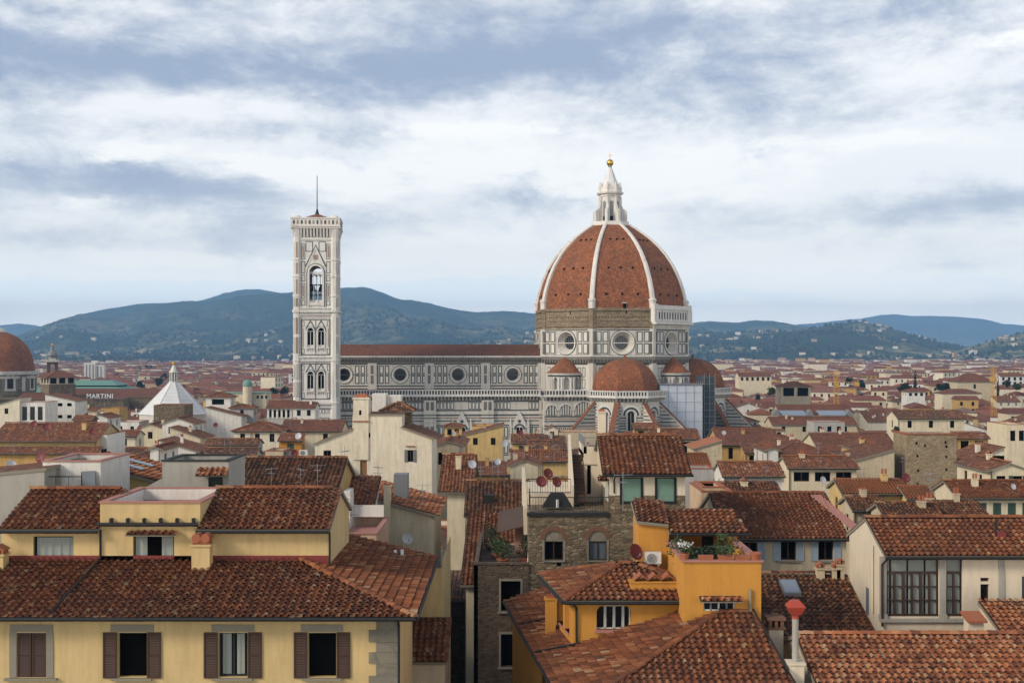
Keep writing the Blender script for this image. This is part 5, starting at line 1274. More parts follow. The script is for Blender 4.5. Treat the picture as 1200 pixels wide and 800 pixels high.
def blue_shutter_house():
    r, Mx = wroot('house', 'buff house with pale blue shutters beneath a broad tiled roof', 'house', 17.5, 80, GRP)
    foot(13, 22, 79, 93); Y = 80
    ops = [opx(870, 887.5, 635, 656, Y), opx(915, 933, 634, 656, Y), opx(959, 976.5, 634, 656, Y)]
    b = block(r, wx(850, Y), wx(992, Y), Y, 91.8, 0, 31.1, 'gx', .35, .4, .15, 'buff', 'tile', True, ops, Mx=Mx, depth=.22, gutter=True)
    for o in ops: window(r, Tf(Y), o, 'o+f+sl+sp', .22, Mx)
    m = MB(); m.M = Mx; x = wx(958, 84); 
    for i in range(12): y = 85.3 - i * .4; xx = wx(950, 85.3) + i * .13; zz = 31.1 + .35 * (y - 80) + .22; m.hexa([(xx, y - .4, zz - .14), (xx + .75, y - .4, zz - .14), (xx + .75, y, zz), (xx, y, zz)], [(xx, y - .4, zz - .1), (xx + .75, y - .4, zz - .1), (xx + .75, y, zz + .04), (xx, y, zz + .04)])
    m.obj('pale_tile_strip', 'pinktile', b[1])
    # lower roof in front, with a skylight
    r2, M2 = wroot('house', 'low house behind the orange terrace, dark mossy tiles with one skylight', 'house', 15.5, 64, GRP); foot(12, 18.6, 63, 70)
    b = block(r2, 12, 18.62, 64, 69.6, 0, 28.5, 'sf', .35, .3, .0, 'buff', 'tile_dark', True, Mx=M2)
    m = MB(); m.M = M2; zc = lambda y: 28.6 + .35 * (y - 64)
    a0, a1 = wx(916, 68), wx(936, 68); m.hexa([(a0, 67.3, zc(67.3)), (a1, 67.3, zc(67.3)), (a1, 68.7, zc(68.7)), (a0, 68.7, zc(68.7))], [(a0, 67.3, zc(67.3) + .22), (a1, 67.3, zc(67.3) + .22), (a1, 68.7, zc(68.7) + .22), (a0, 68.7, zc(68.7) + .22)], 0)
    m.face([(a0 + .08, 67.4, zc(67.4) + .225), (a1 - .08, 67.4, zc(67.4) + .225), (a1 - .08, 68.6, zc(68.6) + .225), (a0 + .08, 68.6, zc(68.6) + .225)], 1); m.obj('skylight', ['lead', 'skyglass'], b[1])
    m = MB(); m.M = M2; ridge_tiles(m, (12, 69.6, 30.62), (18.6, 69.6, 30.62), 0, .16); m.obj('ridge_tiles', 'tile_dark', b[1])
    for px, h in ((961, .9), (984, 1.2), (979.5, .9)): chimney(b[1], wx(px, 69.2), 69.2, 30.3, h * .7, .42, 'buff', 'tile', M2)
blue_shutter_house()

def loggia_house():
    r, Mx = wroot('house', 'beige house at the right edge with a tall many-paned window wall', 'house', 23, 62.7, GRP); foot(18.6, 32, 62, 70)
    Y = 62.7; a = opx(1039, 1100, 653, 722, Y); b_ = opx(1109, 1127.5, 653, 722, Y); c = opx(1149, 1159, 684, 704.7, Y); c2 = opx(1149, 1159, 676.5, 681, Y); d = opx(1197.5, 1212, 675, 721, Y)
    b = block(r, 18.7, 31, Y, 69, 0, 32.9, 'gx', .4, .5, .05, 'bigcream', 'tile', True, [a, b_, c, c2, d], left=[(65.2, 65.8, 29.2, 30.6)], Mx=Mx, depth=.25, ym=65.8, gutter=True)
    for o, nx in ((a, 6), (b_, 2)):
        w = MB(); w.M = Mx; T = Tf(Y); zt = wz(671, Y)
        quad(w, T, o[0], o[1], o[2], o[3], -.22, 0)
        for i in range(nx + 1): x = o[0] + (o[1] - o[0]) * i / nx; t = .07 if i % 2 == 0 else .05; slab(w, T, x - t, x + t, o[2], zt, -.2, -.08, 1)
        for z, t in ((o[2] + .05, .06), (zt, .06), (o[3] - .04, .05), (o[2] + (zt - o[2]) * .36, .025), (o[2] + (zt - o[2]) * .68, .025)): slab(w, T, o[0], o[1], z - t, z + t, -.19, -.09, 1)
        for x in (o[0], o[1]): slab(w, T, x - .05, x + .05, o[2], o[3], -.2, -.08, 1)
        wn = w.obj('window_wall', ['glass', 'frame'], r)
        cu = MB(); cu.M = Mx; n = nx * 14
        for i in range(n):                                           # hanging folds
            x0, x1 = o[0] + (o[1] - o[0]) * i / n, o[0] + (o[1] - o[0]) * (i + 1) / n; o0, o1 = (-.215, -.205) if i % 2 else (-.205, -.215)
            if nx == 6 and 5 < i % 28 < 9: continue
            cu.face([T(x0, o[2] + .1, o0), T(x1, o[2] + .1, o1), T(x1, o[3] - .06, o1), T(x0, o[3] - .06, o0)])
        cu.obj('curtain', 'curtain', wn)
    for o in (c, c2): window(r, Tf(Y), o, 'd+n', .2, Mx)
    window(r, Tf(Y), d, 'c', .2, Mx)
    s = MB(); s.M = Mx; T = Tf(Y)
    for x0, x1 in (WX(1030.5, 1038.5, Y), WX(1101, 1108, Y), WX(1170, 1177, Y)): slab(s, T, x0, x1, wz(722, Y), 32.7, 0, .05); slab(s, T, x0 - .06, x1 + .06, wz(724, Y), wz(719, Y), 0, .1)
    slab(s, T, *WX(1030, 1145, Y), wz(728, Y), wz(724, Y), 0, .16); s.obj('pilasters', 'greywall', r)
    window(r, Tl(18.7), (65.2, 65.8, 29.2, 30.6), 'd+csy', .15, Mx)
    pipe(r, [(18.8, 62.2, 32.7), (18.62, 62.6, 32.3), (18.62, 62.6, 29.2)], .06, 'frame', Mx=Mx)
    pipe(r, [(18.62, 64.3, 33.0), (18.62, 64.3, 29.5)], .05, 'bigcream', Mx=Mx)
    pipe(b[1], [(wx(1167, 63.9), 63.9, 33.3), (wx(1167, 63.9), 63.9, 34.4)], .06, 'black', 'flue_pipe', Mx)
    m = MB(); m.M = Mx; X = wx(1169, 64); m.box(X - .1, X + .35, 63.8, 64.3, 33.2, 33.75); m.obj('flue_base', 'redflash', b[1])
    # two little roofs in front of it
    r2, M2 = wroot('lean_to', 'tiny cream lean-to with a tiled roof in the lower right corner', 'house', 24, 58.5); foot(22.5, 28, 57, 61)
    block(r2, wx(1175, 58.5), 29, 58.5, 61.4, 0, wz(745, 58.5), 'sf', .33, .35, .05, 'bigcream', 'tile_orange', True, Mx=M2)
    r3, M3 = wroot('front_house', 'house at the bottom right corner, only its wide orange-tiled roof showing', 'house', 20, 54, GRP); foot(12, 36, 46, 61)
    b = block(r3, 12.35, 36, 47, 61, 0, 28.36, 'gx', .33, .5, .08, 'bigcream', 'tile_orange', True, Mx=M3)
    m = MB(); m.M = M3; x = wx(1141, 57); m.box(x - .35, x + .35, 56.7, 57.3, 29, 30.75, 0); m.hexa([(x - .45, 56.5, 30.7), (x + .45, 56.5, 30.7), (x + .45, 57.5, 30.95), (x - .45, 57.5, 30.95)], [(x - .45, 56.5, 30.8), (x + .45, 56.5, 30.8), (x + .45, 57.5, 31.05), (x - .45, 57.5, 31.05)], 1); m.obj('chimney', ['bigcream', 'terracotta'], b[1])
    r4 = thing('chimney_stack', 'tall pale flue pipe with a bright red cowl on a cream base', 'chimney', (wx(932, 51.2), 51.2, 27.6))
    m = MB(); m.box(-.32, .3, -.3, .35, 0, 2.6); m.box(-.38, .36, -.36, .41, 2.6, 2.68); m.obj('base', 'bigcream', r4)
    m = MB(); m.tube((0, 0, 2.6), (0, 0, 4.7), .13, 14); m.tube((0, 0, 2.9), (0, 0, 3.05), .14, 14); m.obj('flue', 'greywall', r4)
    m = MB(); m.lathe([(.15, 4.45), (.15, 4.62), (.17, 4.64)], 12); m.hexa([(-.2, -.2, 4.62), (.2, -.2, 4.62), (.2, .2, 4.62), (-.2, .2, 4.62)], [(-.36, -.36, 4.95), (.36, -.36, 4.95), (.36, .36, 4.95), (-.36, .36, 4.95)]); m.hexa([(-.36, -.36, 4.95), (.36, -.36, 4.95), (.36, .36, 4.95), (-.36, .36, 4.95)], [(-.16, -.16, 5.2), (.16, -.16, 5.2), (.16, .16, 5.2), (-.16, .16, 5.2)])
    m.obj('cowl', 'redpaint', r4)
    r5 = thing('chimney_stack', 'short cream chimney with a worn brick hood above the orange house', 'chimney', (wx(908, 55.5), 55.5, 28.6))
    m = MB(); m.box(-.32, .32, -.3, .3, 0, 2.1); m.obj('base', 'bigcream', r5); m = MB(); m.box(-.4, .4, -.38, .38, 2.1, 2.2)
    for k in (-.26, 0, .26): m.box(k - .07, k + .07, -.34, .34, 2.2, 2.5)
    m.box(-.42, .42, -.4, .4, 2.5, 2.62); m.obj('hood', 'brickarch', r5)
loggia_house()

def grey_group():
    r, Mx = wroot('house', 'grey rendered house at the left edge with a blank sloping wall', 'house', -26, 64, GRP); foot(-45, -23.9, 63.5, 75)
    block(r, -45, wx(52, 64), 64, 70, 0, wz(550, 64) - 2.1, 'sl', .10, .1, .05, 'greywall', 'rt', False, Mx=Mx)
    r, Mx = wroot('house', 'whitewashed roof room with pink coping and a leaning grey sheet', 'house', -22.5, 66, GRP); foot(-24.5, -21, 65.5, 71)
    x0, x1 = WX(50, 118, 66); door = opx(95, 108, 553, 578, 66)
    block(r, x0, x1, 66, 71, 0, wz(553, 66), 'flat', wall='white', coping='pinktile', front=[door], Mx=Mx, depth=.5)
    m = MB(); m.M = Mx; quad(m, Tf(66), *door[:4], -.4); m.obj('doorway', 'dark', r)
    m = MB(); m.M = Mx; T = Tf(66); m.hexa([T(wx(101, 66), wz(578, 66), .5), T(wx(116, 66), wz(575, 66), .5), T(wx(116, 66), wz(575, 66), .55), T(wx(101, 66), wz(578, 66), .55)], [T(wx(97, 66), wz(552, 66), .05), T(wx(112, 66), wz(551, 66), .05), T(wx(112, 66), wz(551, 66), .1), T(wx(97, 66), wz(552, 66), .1)]); m.obj('leaning_sheet', 'shutter_grey', r)
    slot = MB(); slot.M = Mx; slab(slot, T, *WX(64, 72, 66), wz(578, 66), wz(549, 66), 0, .25); slot.obj('flue_casing', 'greywall', r)
    railing(r, [(wx(47, 64.2), 64.6), (wx(92, 64.2), 64.6)], wz(580, 64), Mx, .9, .6)
    r, Mx = wroot('house', 'yellow house whose tiled roof slopes right and carries two long skylights', 'house', -21, 72, GRP); foot(-24, -18.5, 71.5, 79)
    x0, x1 = WX(118, 216, 72)
    b = block(r, x0, x1, 72, 78, 0, wz(573, 72), 'sr', .27, .3, .3, 'yellow', 'tile_orange', True, Mx=Mx)
    m = MB(); m.M = Mx; zr = wz(573, 72) + .1
    for y in (73.2, 75.2):
        m = MB(); m.M = Mx; xs = x0 + .35; m.hexa([(xs, y, zr + .27 * (x1 - xs) + .14), (xs + 1.7, y, zr + .27 * (x1 - xs - 1.7) + .14), (xs + 1.7, y + .5, zr + .27 * (x1 - xs - 1.7) + .14), (xs, y + .5, zr + .27 * (x1 - xs) + .14)], [(xs, y, zr + .27 * (x1 - xs) + .22), (xs + 1.7, y, zr + .27 * (x1 - xs - 1.7) + .22), (xs + 1.7, y + .5, zr + .27 * (x1 - xs - 1.7) + .22), (xs, y + .5, zr + .27 * (x1 - xs) + .22)]); m.obj('skylight', 'skyglass', b[1])
    r, Mx = wroot('stair_house', 'grey roof room with a barred door under a small tiled canopy', 'house', -17, 66, GRP); foot(-20.6, -14.9, 65.5, 71)
    x0, x1 = WX(190, 268, 66); d = opx(244, 261, 557, 583, 66)
    block(r, x0, x1, 66, 70, 0, wz(552.5, 66), 'flat', wall='greywall', coping='black', front=[d], Mx=Mx, depth=.2)
    m = MB(); m.M = Mx; quad(m, Tf(66), *d[:4], -.18, 0)
    for k in range(1, 6): slab(m, Tf(66), d[0], d[1], d[2] + (d[3] - d[2]) * k / 6 - .02, d[2] + (d[3] - d[2]) * k / 6 + .02, -.17, -.13, 1)
    m.obj('barred_door', ['shutter_green', 'frame'], r); canopy(r, wx(232, 66), wx(266, 66), 66, wz(556, 66), Mx, .6, .35, 'tile_orange')
    m = MB(); m.M = Mx; m.hexa([(wx(140, 66), 66, 30), (x0, 66, 30), (x0, 66.3, 30), (wx(140, 66), 66.3, 30)], [(wx(140, 66), 66, wz(587, 66)), (x0, 66, wz(560, 66)), (x0, 66.3, wz(560, 66)), (wx(140, 66), 66.3, wz(587, 66))]); m.obj('sloping_wall', 'greywall', r)
    r, Mx = wroot('house', 'house with a broad dark-tiled roof behind the yellow attic', 'house', -15.5, 84, GRP); foot(-19.5, -11.5, 83, 93)
    block(r, wx(276, 84), wx(394, 84), 84.5, 92.6, 0, wz(571, 84) + .1, 'gx', .35, .5, .2, 'ochre', 'tile_dark', True, Mx=Mx)
    r, Mx = wroot('house', 'small white house with a red roof beside a peach roof terrace', 'house', -11, 88, GRP); foot(-13, -9, 79, 95)
    block(r, wx(388, 88), wx(436, 88), 88, 92.4, 0, wz(594, 88) + .1, 'sf', .35, .3, .2, 'white', 'tile_orange', True, Mx=Mx)
    r, Mx = wroot('terrace_house', 'low peach house with a flat roof terrace and a wash line', 'house', -10, 78, GRP); foot(-11.6, -8.3, 77, 84)
    x0, x1 = WX(386, 441, 78); block(r, x0, x1, 78, 86, 0, wz(636, 78), 'flat', wall='peach', coping='pinktile', Mx=Mx)
    m = MB(); m.M = Mx; m.box(x0 + .1, x0 + .5, 84, 86, 31, 33.6); 
    for i in range(5): m.box(x0 + .1, x0 + .55, 83.95, 84, 31.3 + i * .45, 31.4 + i * .45)
    m.box(x0 + .6, x1 - .2, 84.5, 84.6, 31.8, 32.6); m.obj('terrace_screen', 'white', r)
    r, Mx = wroot('house', 'pale cream house with a blank wall and a red roof falling to the alley', 'house', -8, 92, GRP); foot(-11, -5.4, 91, 103)
    x0, x1 = WX(434, 508, 92); b = block(r, x0, x1, 92, 102, 0, wz(603, 92), 'sr', .27, .45, .35, 'cream', 'tile_orange', True, Mx=Mx)
    chimney(r, wx(454, 91.8), 91.8, 30.5, 2.6, .5, 'cream', 'flat', Mx)
    m = MB(); m.M = Mx; x = wx(484, 97); m.box(wx(462, 96), wx(478, 96), 95.5, 97, 31, 33.6); m.obj('dormer', 'lead', b[1])
    r, Mx = wroot('house', 'narrow cream house on the dark alley with a low red gable', 'house', -4, 110, GRP); foot(-6.5, -3.4, 108, 125)
    block(r, wx(524, 110), wx(546, 110), 110, 124, 0, wz(574, 110), 'gx', .35, .6, .8, 'cream', 'tile_orange', True, Mx=Mx)
    chimney(r, -4.9, 114, 32.4, 1.0, .5, 'cream', 'tile', Mx)
grey_group()

def white_tower_house():
    Y = 150; r, Mx = wroot('white_house', 'tall cream-white house with a stepped gable wall and a slim round-capped turret', 'house', wx(450, Y), Y, GRP); foot(-24.5, -9, 149, 164)
    xa, xb, xc, xd = wx(413, Y), wx(471, Y), wx(506, Y), wx(369, Y); W = 'ivory'
    sh = opx(477.5, 484.5, 527, 541, Y); dr = opx(422, 430, 536, 557, Y); sl = [opx(431.5, 434, 507, 512.5, Y, 'arch'), opx(423, 425.5, 515, 520, Y, 'arch'), opx(410, 416, 534, 542, Y)]
    b = block(r, xa, xb, Y, 160, 0, wz(486, Y), 'sf', .02, .15, .1, W, 'rt_red', front=[dr, sl[0]], Mx=Mx)
    b2 = block(r, xb, xc, Y, 160, 0, wz(513, Y), 'sr', .36, .5, .25, W, 'rt', front=[sh], Mx=Mx)
    lw = opx(379, 388, 527.5, 537, Y); b3 = block(r, xd, xa, Y, 159, 0, wz(520, Y), 'sl', .40, .2, .2, W, 'rt', front=[lw, (sl[2][0] - .9, sl[2][1] - .9, *sl[2][2:])], Mx=Mx)
    for o, st in ((sh, 'o+f+sy'), (lw, 'o+f'), (sl[0], 'o')): window(r, Tf(Y), o[:4], st, .2, Mx, 1)
    m = MB(); m.M = Mx; slab(m, Tf(Y), *WX(476, 486, Y), wz(523, Y), wz(522, Y), 0, .2); m.obj('window_hood', 'terracotta', r)
    m = MB(); m.M = Mx; quad(m, Tf(Y), *dr[:4], -.15); m.obj('door', 'door', r)
    x0, x1 = WX(414, 432, Y); t = MB(); t.M = Mx; t.box(x0, x1, 149.85, 152.2, 30, wz(466, Y), 0)
    slab(t, Tf(149.85), x0 - .1, x1 + .1, wz(467.5, Y), wz(465.5, Y), 0, .12, 0); t.hexa([(x0 - .1, 149.75, wz(466, Y)), (x1 + .1, 149.75, wz(466, Y)), (x1 + .1, 152.3, wz(466, Y)), (x0 - .1, 152.3, wz(466, Y))], [(x0 + .4, 150.2, wz(461.5, Y)), (x1 - .4, 150.2, wz(461.5, Y)), (x1 - .4, 151.8, wz(461.5, Y)), (x0 + .4, 151.8, wz(461.5, Y))], 1)
    slab(t, Tf(149.85), *WX(421, 423.5, Y), wz(486, Y), wz(480.5, Y), 0, .02, 2); slab(t, Tf(149.85), x0 - .05, x1 + .1, wz(494, Y), wz(492.7, Y), 0, .12, 1); t.obj('turret', [W, 'terracotta', 'dark'], r)
    t = MB(); t.M = Mx; t.box(*WX(437, 453, 156), 155, 158, 33, wz(461, 156)); t.box(*WX(453, 470, 156), 155.5, 158, 33, wz(463, 156)); t.obj('roof_room', 'white', r)
    x0, x1 = WX(444, 485, 154); block(r, x0 + .6, x1 - .4, 154, 157, 33, wz(480, 154), 'hip', .5, .5, .5, 'rubble', 'rt_dark', Mx=Mx, wname='loggia_wall', rname='loggia_roof')
    st = MB(); st.M = Mx
    for i in range(9): st.box(wx(403 + i * 2, Y), wx(405 + i * 2, Y), 149.2, 150, wz(541 + i * 2, Y) - .25, wz(541 + i * 2, Y))
    st.obj('outside_stair', 'sandstone', r)
white_tower_house()
def alley_house():
    r, Mx = wroot('house', 'low dark-roofed house lining the left side of the narrow alley', 'house', -9, 73, GRP); foot(-12.5, -5.7, 72.6, 91)
    block(r, -12.4, -5.75, 73, 90.8, 0, 25.6, 'gy', .3, .3, .2, 'buff', 'rt_dark', False, Mx=Mx)
alley_house()
def alley_shade_block():  # added dark block: its colour stands in for the alley's deep shade
    r, Mx = wroot('shade_block', 'dark brick-faced block added to stand in for shade deep inside the narrow alley', 'house', -4.4, 99)
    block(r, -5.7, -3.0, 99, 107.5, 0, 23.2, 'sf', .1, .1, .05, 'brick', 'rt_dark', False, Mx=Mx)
alley_shade_block()

def stone_tower():
    Y = 160; r, Mx = wroot('stone_tower', 'square windowless medieval tower of grey-brown stone above the roofs', 'tower', wx(1085, Y), Y)
    x0, x1 = WX(1063, 1121, Y); foot(x0 - 1, x1 + 1, Y - 1, Y + 11); m = MB(); m.M = Mx; yb = x0 * F / (1047 - 600); zt = wz(509, Y)
    m.box(x0, x1, Y, yb, 0, zt); m.obj('wall', 'tower_stone', r)
    h = MB(); h.M = Mx
    for px, py in ((1074, 519), (1108, 518), (1075, 534), (1109, 535), (1076, 551), (1109, 550), (1109, 523), (1075, 567), (1084, 522), (1108, 584)): slab(h, Tf(Y), wx(px, Y) - .12, wx(px, Y) + .12, wz(py, Y) - .16, wz(py, Y) + .16, -.1, .02)
    h.obj('putlog_holes', 'dark', r)
    e = MB(); e.M = Mx
    n = 16
    for i in range(n): a = x0 + (x1 - x0) * i / n; e.box(a + .02, a + (x1 - x0) / n - .02, Y - .12, Y + .3, zt, zt + random.uniform(.1, .2))
    for i in range(n): a = Y + (yb - Y) * i / n; e.box(x0 - .12, x0 + .3, a + .02, a + (yb - Y) / n - .02, zt, zt + random.uniform(.1, .2))
    e.obj('tile_edge', 'terracotta', r)
stone_tower()

# ------------------------------------------------------------------ landmarks beyond: dome and towers to the left, white pyramid roof, market
def chapel_dome():
    Y = 650; t = thing('domed_chapel', 'huge red dome cut off by the left edge on a drum with tall arched windows', 'chapel', (wx(-1, Y), Y, 0)); z = lambda py: wz(py, Y)
    d = MB(); pr = [(17.6, z(435)), (17.4, z(430)), (16.6, z(420)), (15.2, z(411)), (13, z(403)), (10, z(396.5)), (6.5, z(391.5)), (2.6, z(388.6))]
    d.lathe(pr, 40, (0, 0), 0, uvs=True); do = d.obj('dome', 'dome_tile', t, True)
    l = MB(); l.lathe([(3.2, z(389.5)), (3.2, z(387)), (2.4, z(386.6)), (2.4, z(385)), (.3, z(384))], 10); l.obj('lantern', ['marble2'], do)
    b = MB(); R0 = 18.2
    for k in range(16):
        a = -math.pi / 2 + (k - .25) * math.pi / 8; n = (math.cos(a), math.sin(a)); u = (-n[1], n[0]); ap = R0 * math.cos(math.pi / 16); h = R0 * math.sin(math.pi / 16)
        T = lambda s, zz, o: (n[0] * (ap + o) + u[0] * s, n[1] * (ap + o) + u[1] * s, zz)
        z0, z1 = z(462), z(437)
        facade(b, T, -h, h, z0, z1, [(-1.6, 1.6, z(454), z(439.5), 'arch')] if k % 2 == 0 else [], 0, .8)
        if k % 2 == 0:
            for s in (-2.1, 2.1): slab(b, T, s - .5, s + .5, z(457), z(441.5), 0, .35, 1)
            ring(b, T, 0, z(439.5) - 1.6, 1.6, 2.5, 0, .35, 1, 12, 0, math.pi); slab(b, T, -2.8, 2.8, z(457), z(455), 0, .5, 1)
            w = MB(); quad(w, T, -1.6, 1.6, z(454), z(439.5), -.75); w.obj('arched_window', 'glass', t)
        else:
            slab(b, T, -2.2, 2.2, z(458), z(439.5), 0, .5, 0); slab(b, T, -1.0, 1.0, z(458), z(441), .5, .62, 1)
        slab(b, T, -h - .3, h + .3, z(438.5), z(434.5), 0, 1.5, 1); slab(b, T, -h - .2, h + .2, z(443), z(440), 0, .5, 1); slab(b, T, -h - .4, h + .4, z(464), z(460.5), 0, 1.6, 2)
    b.lathe([(19.5, 0), (19.5, z(463))], 32, (0, 0), 2); b.lathe([(23, 0), (23, z(466)), (20, z(464))], 16, (0, 0), 2); b.obj('drum', ['pietra', 'marble', 'rubble'], t)
chapel_dome()
def loggia_tower():
    Y = 600; z = lambda p: wz(p, Y); X = wx(68, Y)
    t = thing('loggia_tower', 'squat brown tower with an open loggia under a hipped red roof beside the left dome', 'tower', (X, Y, 0), R(38))
    h = 6.3; m = MB()
    for r in range(4):
        m.M = Matrix.Rotation(r * math.pi / 2, 4, 'Z'); T = Tf(-h); w = 2 * h / 3
        facade(m, T, -h, h, 0, z(449.5), [(-.3, .3, z(455), z(451))], 0, .4)
        facade(m, T, -h, h, z(449.5), z(440.5), [(-h + i * w + .55, -h + (i + 1) * w - .55, z(449), z(442)) for i in range(3)], 1, .5)
    m.M = None; m.obj('wall', ['rubble', 'cream'], t)
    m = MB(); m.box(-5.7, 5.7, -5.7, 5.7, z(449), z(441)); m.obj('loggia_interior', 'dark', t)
    pl, rid = roof_planes(-h, h, -h, h, z(440.5), 'hip', .42, 1.6); roof_obj(pl, rid, 'rt_red', t)
    b = thing('belfry', 'slender brown bell turret with a dark onion cap and gilded ball, behind the loggia tower', 'tower', (wx(61.5, 640), 640, 0), R(20)); z = lambda p: wz(p, 640)
    m = MB()
    for r in range(4):
        m.M = Matrix.Rotation(r * math.pi / 2, 4, 'Z'); T = Tf(-2.7)
        facade(m, T, -2.7, 2.7, 0, z(422), [(-1.05, 1.05, z(440), z(426.5), 'arch')], 0, .7); slab(m, T, -3.1, 3.1, z(424), z(421.5), 0, .6, 1)
        slab(m, T, -1.7, 1.7, z(421.5), z(419.8), .1, .4, 1)
    m.M = None; m.obj('wall', ['brick', 'marble'], b)
    m = MB(); m.lathe([(2.5, z(422)), (2.3, z(417)), (3.0, z(416.6)), (2.7, z(414.5)), (1.5, z(411.5)), (.8, z(409.5)), (.8, z(407)), (.3, z(405.5))], 10); m.obj('cap', 'lead', b)
    m = MB(); m.lathe([(.02, z(405.5))] + [(.75 * math.sin(a), z(404) - .75 * math.cos(a)) for a in np.linspace(.3, math.pi, 8)], 10); m.obj('ball', 'gold', b, True)
    n = thing('church_nave', 'long low brown church with a plain red roof behind the lettering', 'church', (wx(135, 610), 610, 0)); z = lambda p: wz(p, 610)
    x0, x1 = wx(76, 610) - wx(135, 610), wx(186, 610) - wx(135, 610)
    block(n, x0, x1, 0, 14, 0, z(465.3), 'sf', .27, .4, .2, 'rubble', 'rt_red')
    block(n, wx(22, 590) - wx(135, 610), wx(80, 590) - wx(135, 610), -24, -3, 0, z(465.5), 'gx', .25, .4, .2, 'rubble', 'rt_red', wname='transept_wall', rname='transept_roof')
    # rooftop lettering of that name, white letters on a light frame
    s = thing('rooftop_sign', 'white capital letters reading MARTINI standing along a roof edge', 'sign', (wx(117, 596), 596, 0)); z = lambda p: wz(p, 596)
    cu = bpy.data.curves.new('letters', 'FONT'); cu.body = 'MARTINI'; cu.size = 3.0; cu.extrude = .12; cu.offset = .055; cu.align_x = 'CENTER'; cu.space_character = 1.12
    tmp = bpy.data.objects.new('tmp', cu); col.objects.link(tmp); me = bpy.data.meshes.new_from_object(tmp.evaluated_get(bpy.context.evaluated_depsgraph_get())); bpy.data.objects.remove(tmp)
    me.materials.clear(); me.materials.append(M['white_paint']); lo = bpy.data.objects.new('lettering', me); col.objects.link(lo); lo.parent = s; lo.rotation_euler = (R(90), 0, 0); lo.location = (0, 0, z(466.3))
    m = MB(); m.box(-4.7, 4.7, .15, .3, z(466.8), z(466.4)); 
    for x in (-4, -2, 0, 2, 4): m.box(x - .08, x + .08, .15, .3, 15, z(463))
    m.obj('sign_frame', 'lead', s)
    h = thing('low_house', 'low house with a flat parapet under the rooftop lettering', 'house', (wx(117, 600), 598, 0)); block(h, -14, 12, 0, 10, 0, z(468), 'sf', .1, .3, .1, 'rubble', 'rt_red')
    g = thing('market_hall', 'large market hall with a stepped pale green metal roof', 'hall', (wx(95, 720), 720, 0)); z = lambda p: wz(p, 720)
    a, b_ = wx(38, 720) - wx(95, 720), wx(149, 720) - wx(95, 720)
    m = MB(); m.box(a, b_, 0, 40, 0, z(459), 0); m.obj('wall', 'buff', g)
    m = MB(); m.hexa([(a, -1, z(459.5)), (b_, -1, z(459.5)), (b_, 40, z(459.5)), (a, 40, z(459.5))], [(a, 10, z(453.5)), (b_ - 9, 10, z(453.5)), (b_ - 9, 32, z(453.5)), (a, 32, z(453.5))]); m.obj('roof', 'copper', g)
    c = wx(130, 720) - wx(95, 720); m = MB(); m.box(a, c, 10.5, 30, z(454), z(451.8), 1); m.hexa([(a, 9.5, z(452)), (c + 1, 9.5, z(452)), (c + 1, 31, z(452)), (a, 31, z(452))], [(a, 17, z(446.5)), (c - 5, 17, z(446.5)), (c - 5, 24, z(446.5)), (a, 24, z(446.5))], 0); m.obj('upper_roof', ['copper', 'dark'], g)
loggia_tower()
def baptistery():
    Y = 450; z = lambda p: wz(p, Y); X = wx(203.5, Y)
    t = thing('baptistery', 'eight-sided building under a bright white pyramid roof with a small lantern', 'church', (X, Y, 0), R(6)); a = R(22.5)
    r = MB(); r.lathe([(12.6, z(484.5)), (1.5, z(447.5))], 8, (0, 0), 0, a, a + 2 * math.pi, True)
    for k in range(8):
        q = a + k * math.pi / 4; r.tube((12.6 * math.cos(q), 12.6 * math.sin(q), z(484.5)), (1.5 * math.cos(q), 1.5 * math.sin(q), z(447.5)), .14, 5)
        for i in range(1, 9):
            f = i / 9; q2 = q + math.pi / 4; ra = 12.6 * (1 - f) + 1.5 * f; zz = z(484.5) * (1 - f) + z(447.5) * f + .05
            r.tube((ra * math.cos(q), ra * math.sin(q), zz), (ra * math.cos(q2), ra * math.sin(q2), zz), .05, 4)
    r.obj('pyramid_roof', 'whiteroof', t)
    w = MB(); w.lathe([(12.2, 0), (12.2, z(484.5))], 8, (0, 0), 0, a, a + 2 * math.pi); w.obj('wall', 'marble', t)
    l = MB(); l.lathe([(1.7, z(448)), (1.7, z(446.5))], 8)
    for k in range(8): q = k * math.pi / 4 + a; l.tube((1.3 * math.cos(q), 1.3 * math.sin(q), z(447)), (1.3 * math.cos(q), 1.3 * math.sin(q), z(436)), .2, 6)
    l.lathe([(.75, z(447)), (.75, z(436))], 8, (0, 0), 1); l.lathe([(1.6, z(436.5)), (1.7, z(435)), (1.2, z(434.5)), (.8, z(431)), (.25, z(427.5))], 8); l.obj('lantern', ['marble2', 'lead'], t)
    s = MB(); s.lathe([(.02, z(427.5))] + [(.55 * math.sin(q), z(425.7) - .55 * math.cos(q)) for q in np.linspace(.3, math.pi, 8)], 10); s.obj('ball', 'gold', t, True)
baptistery()
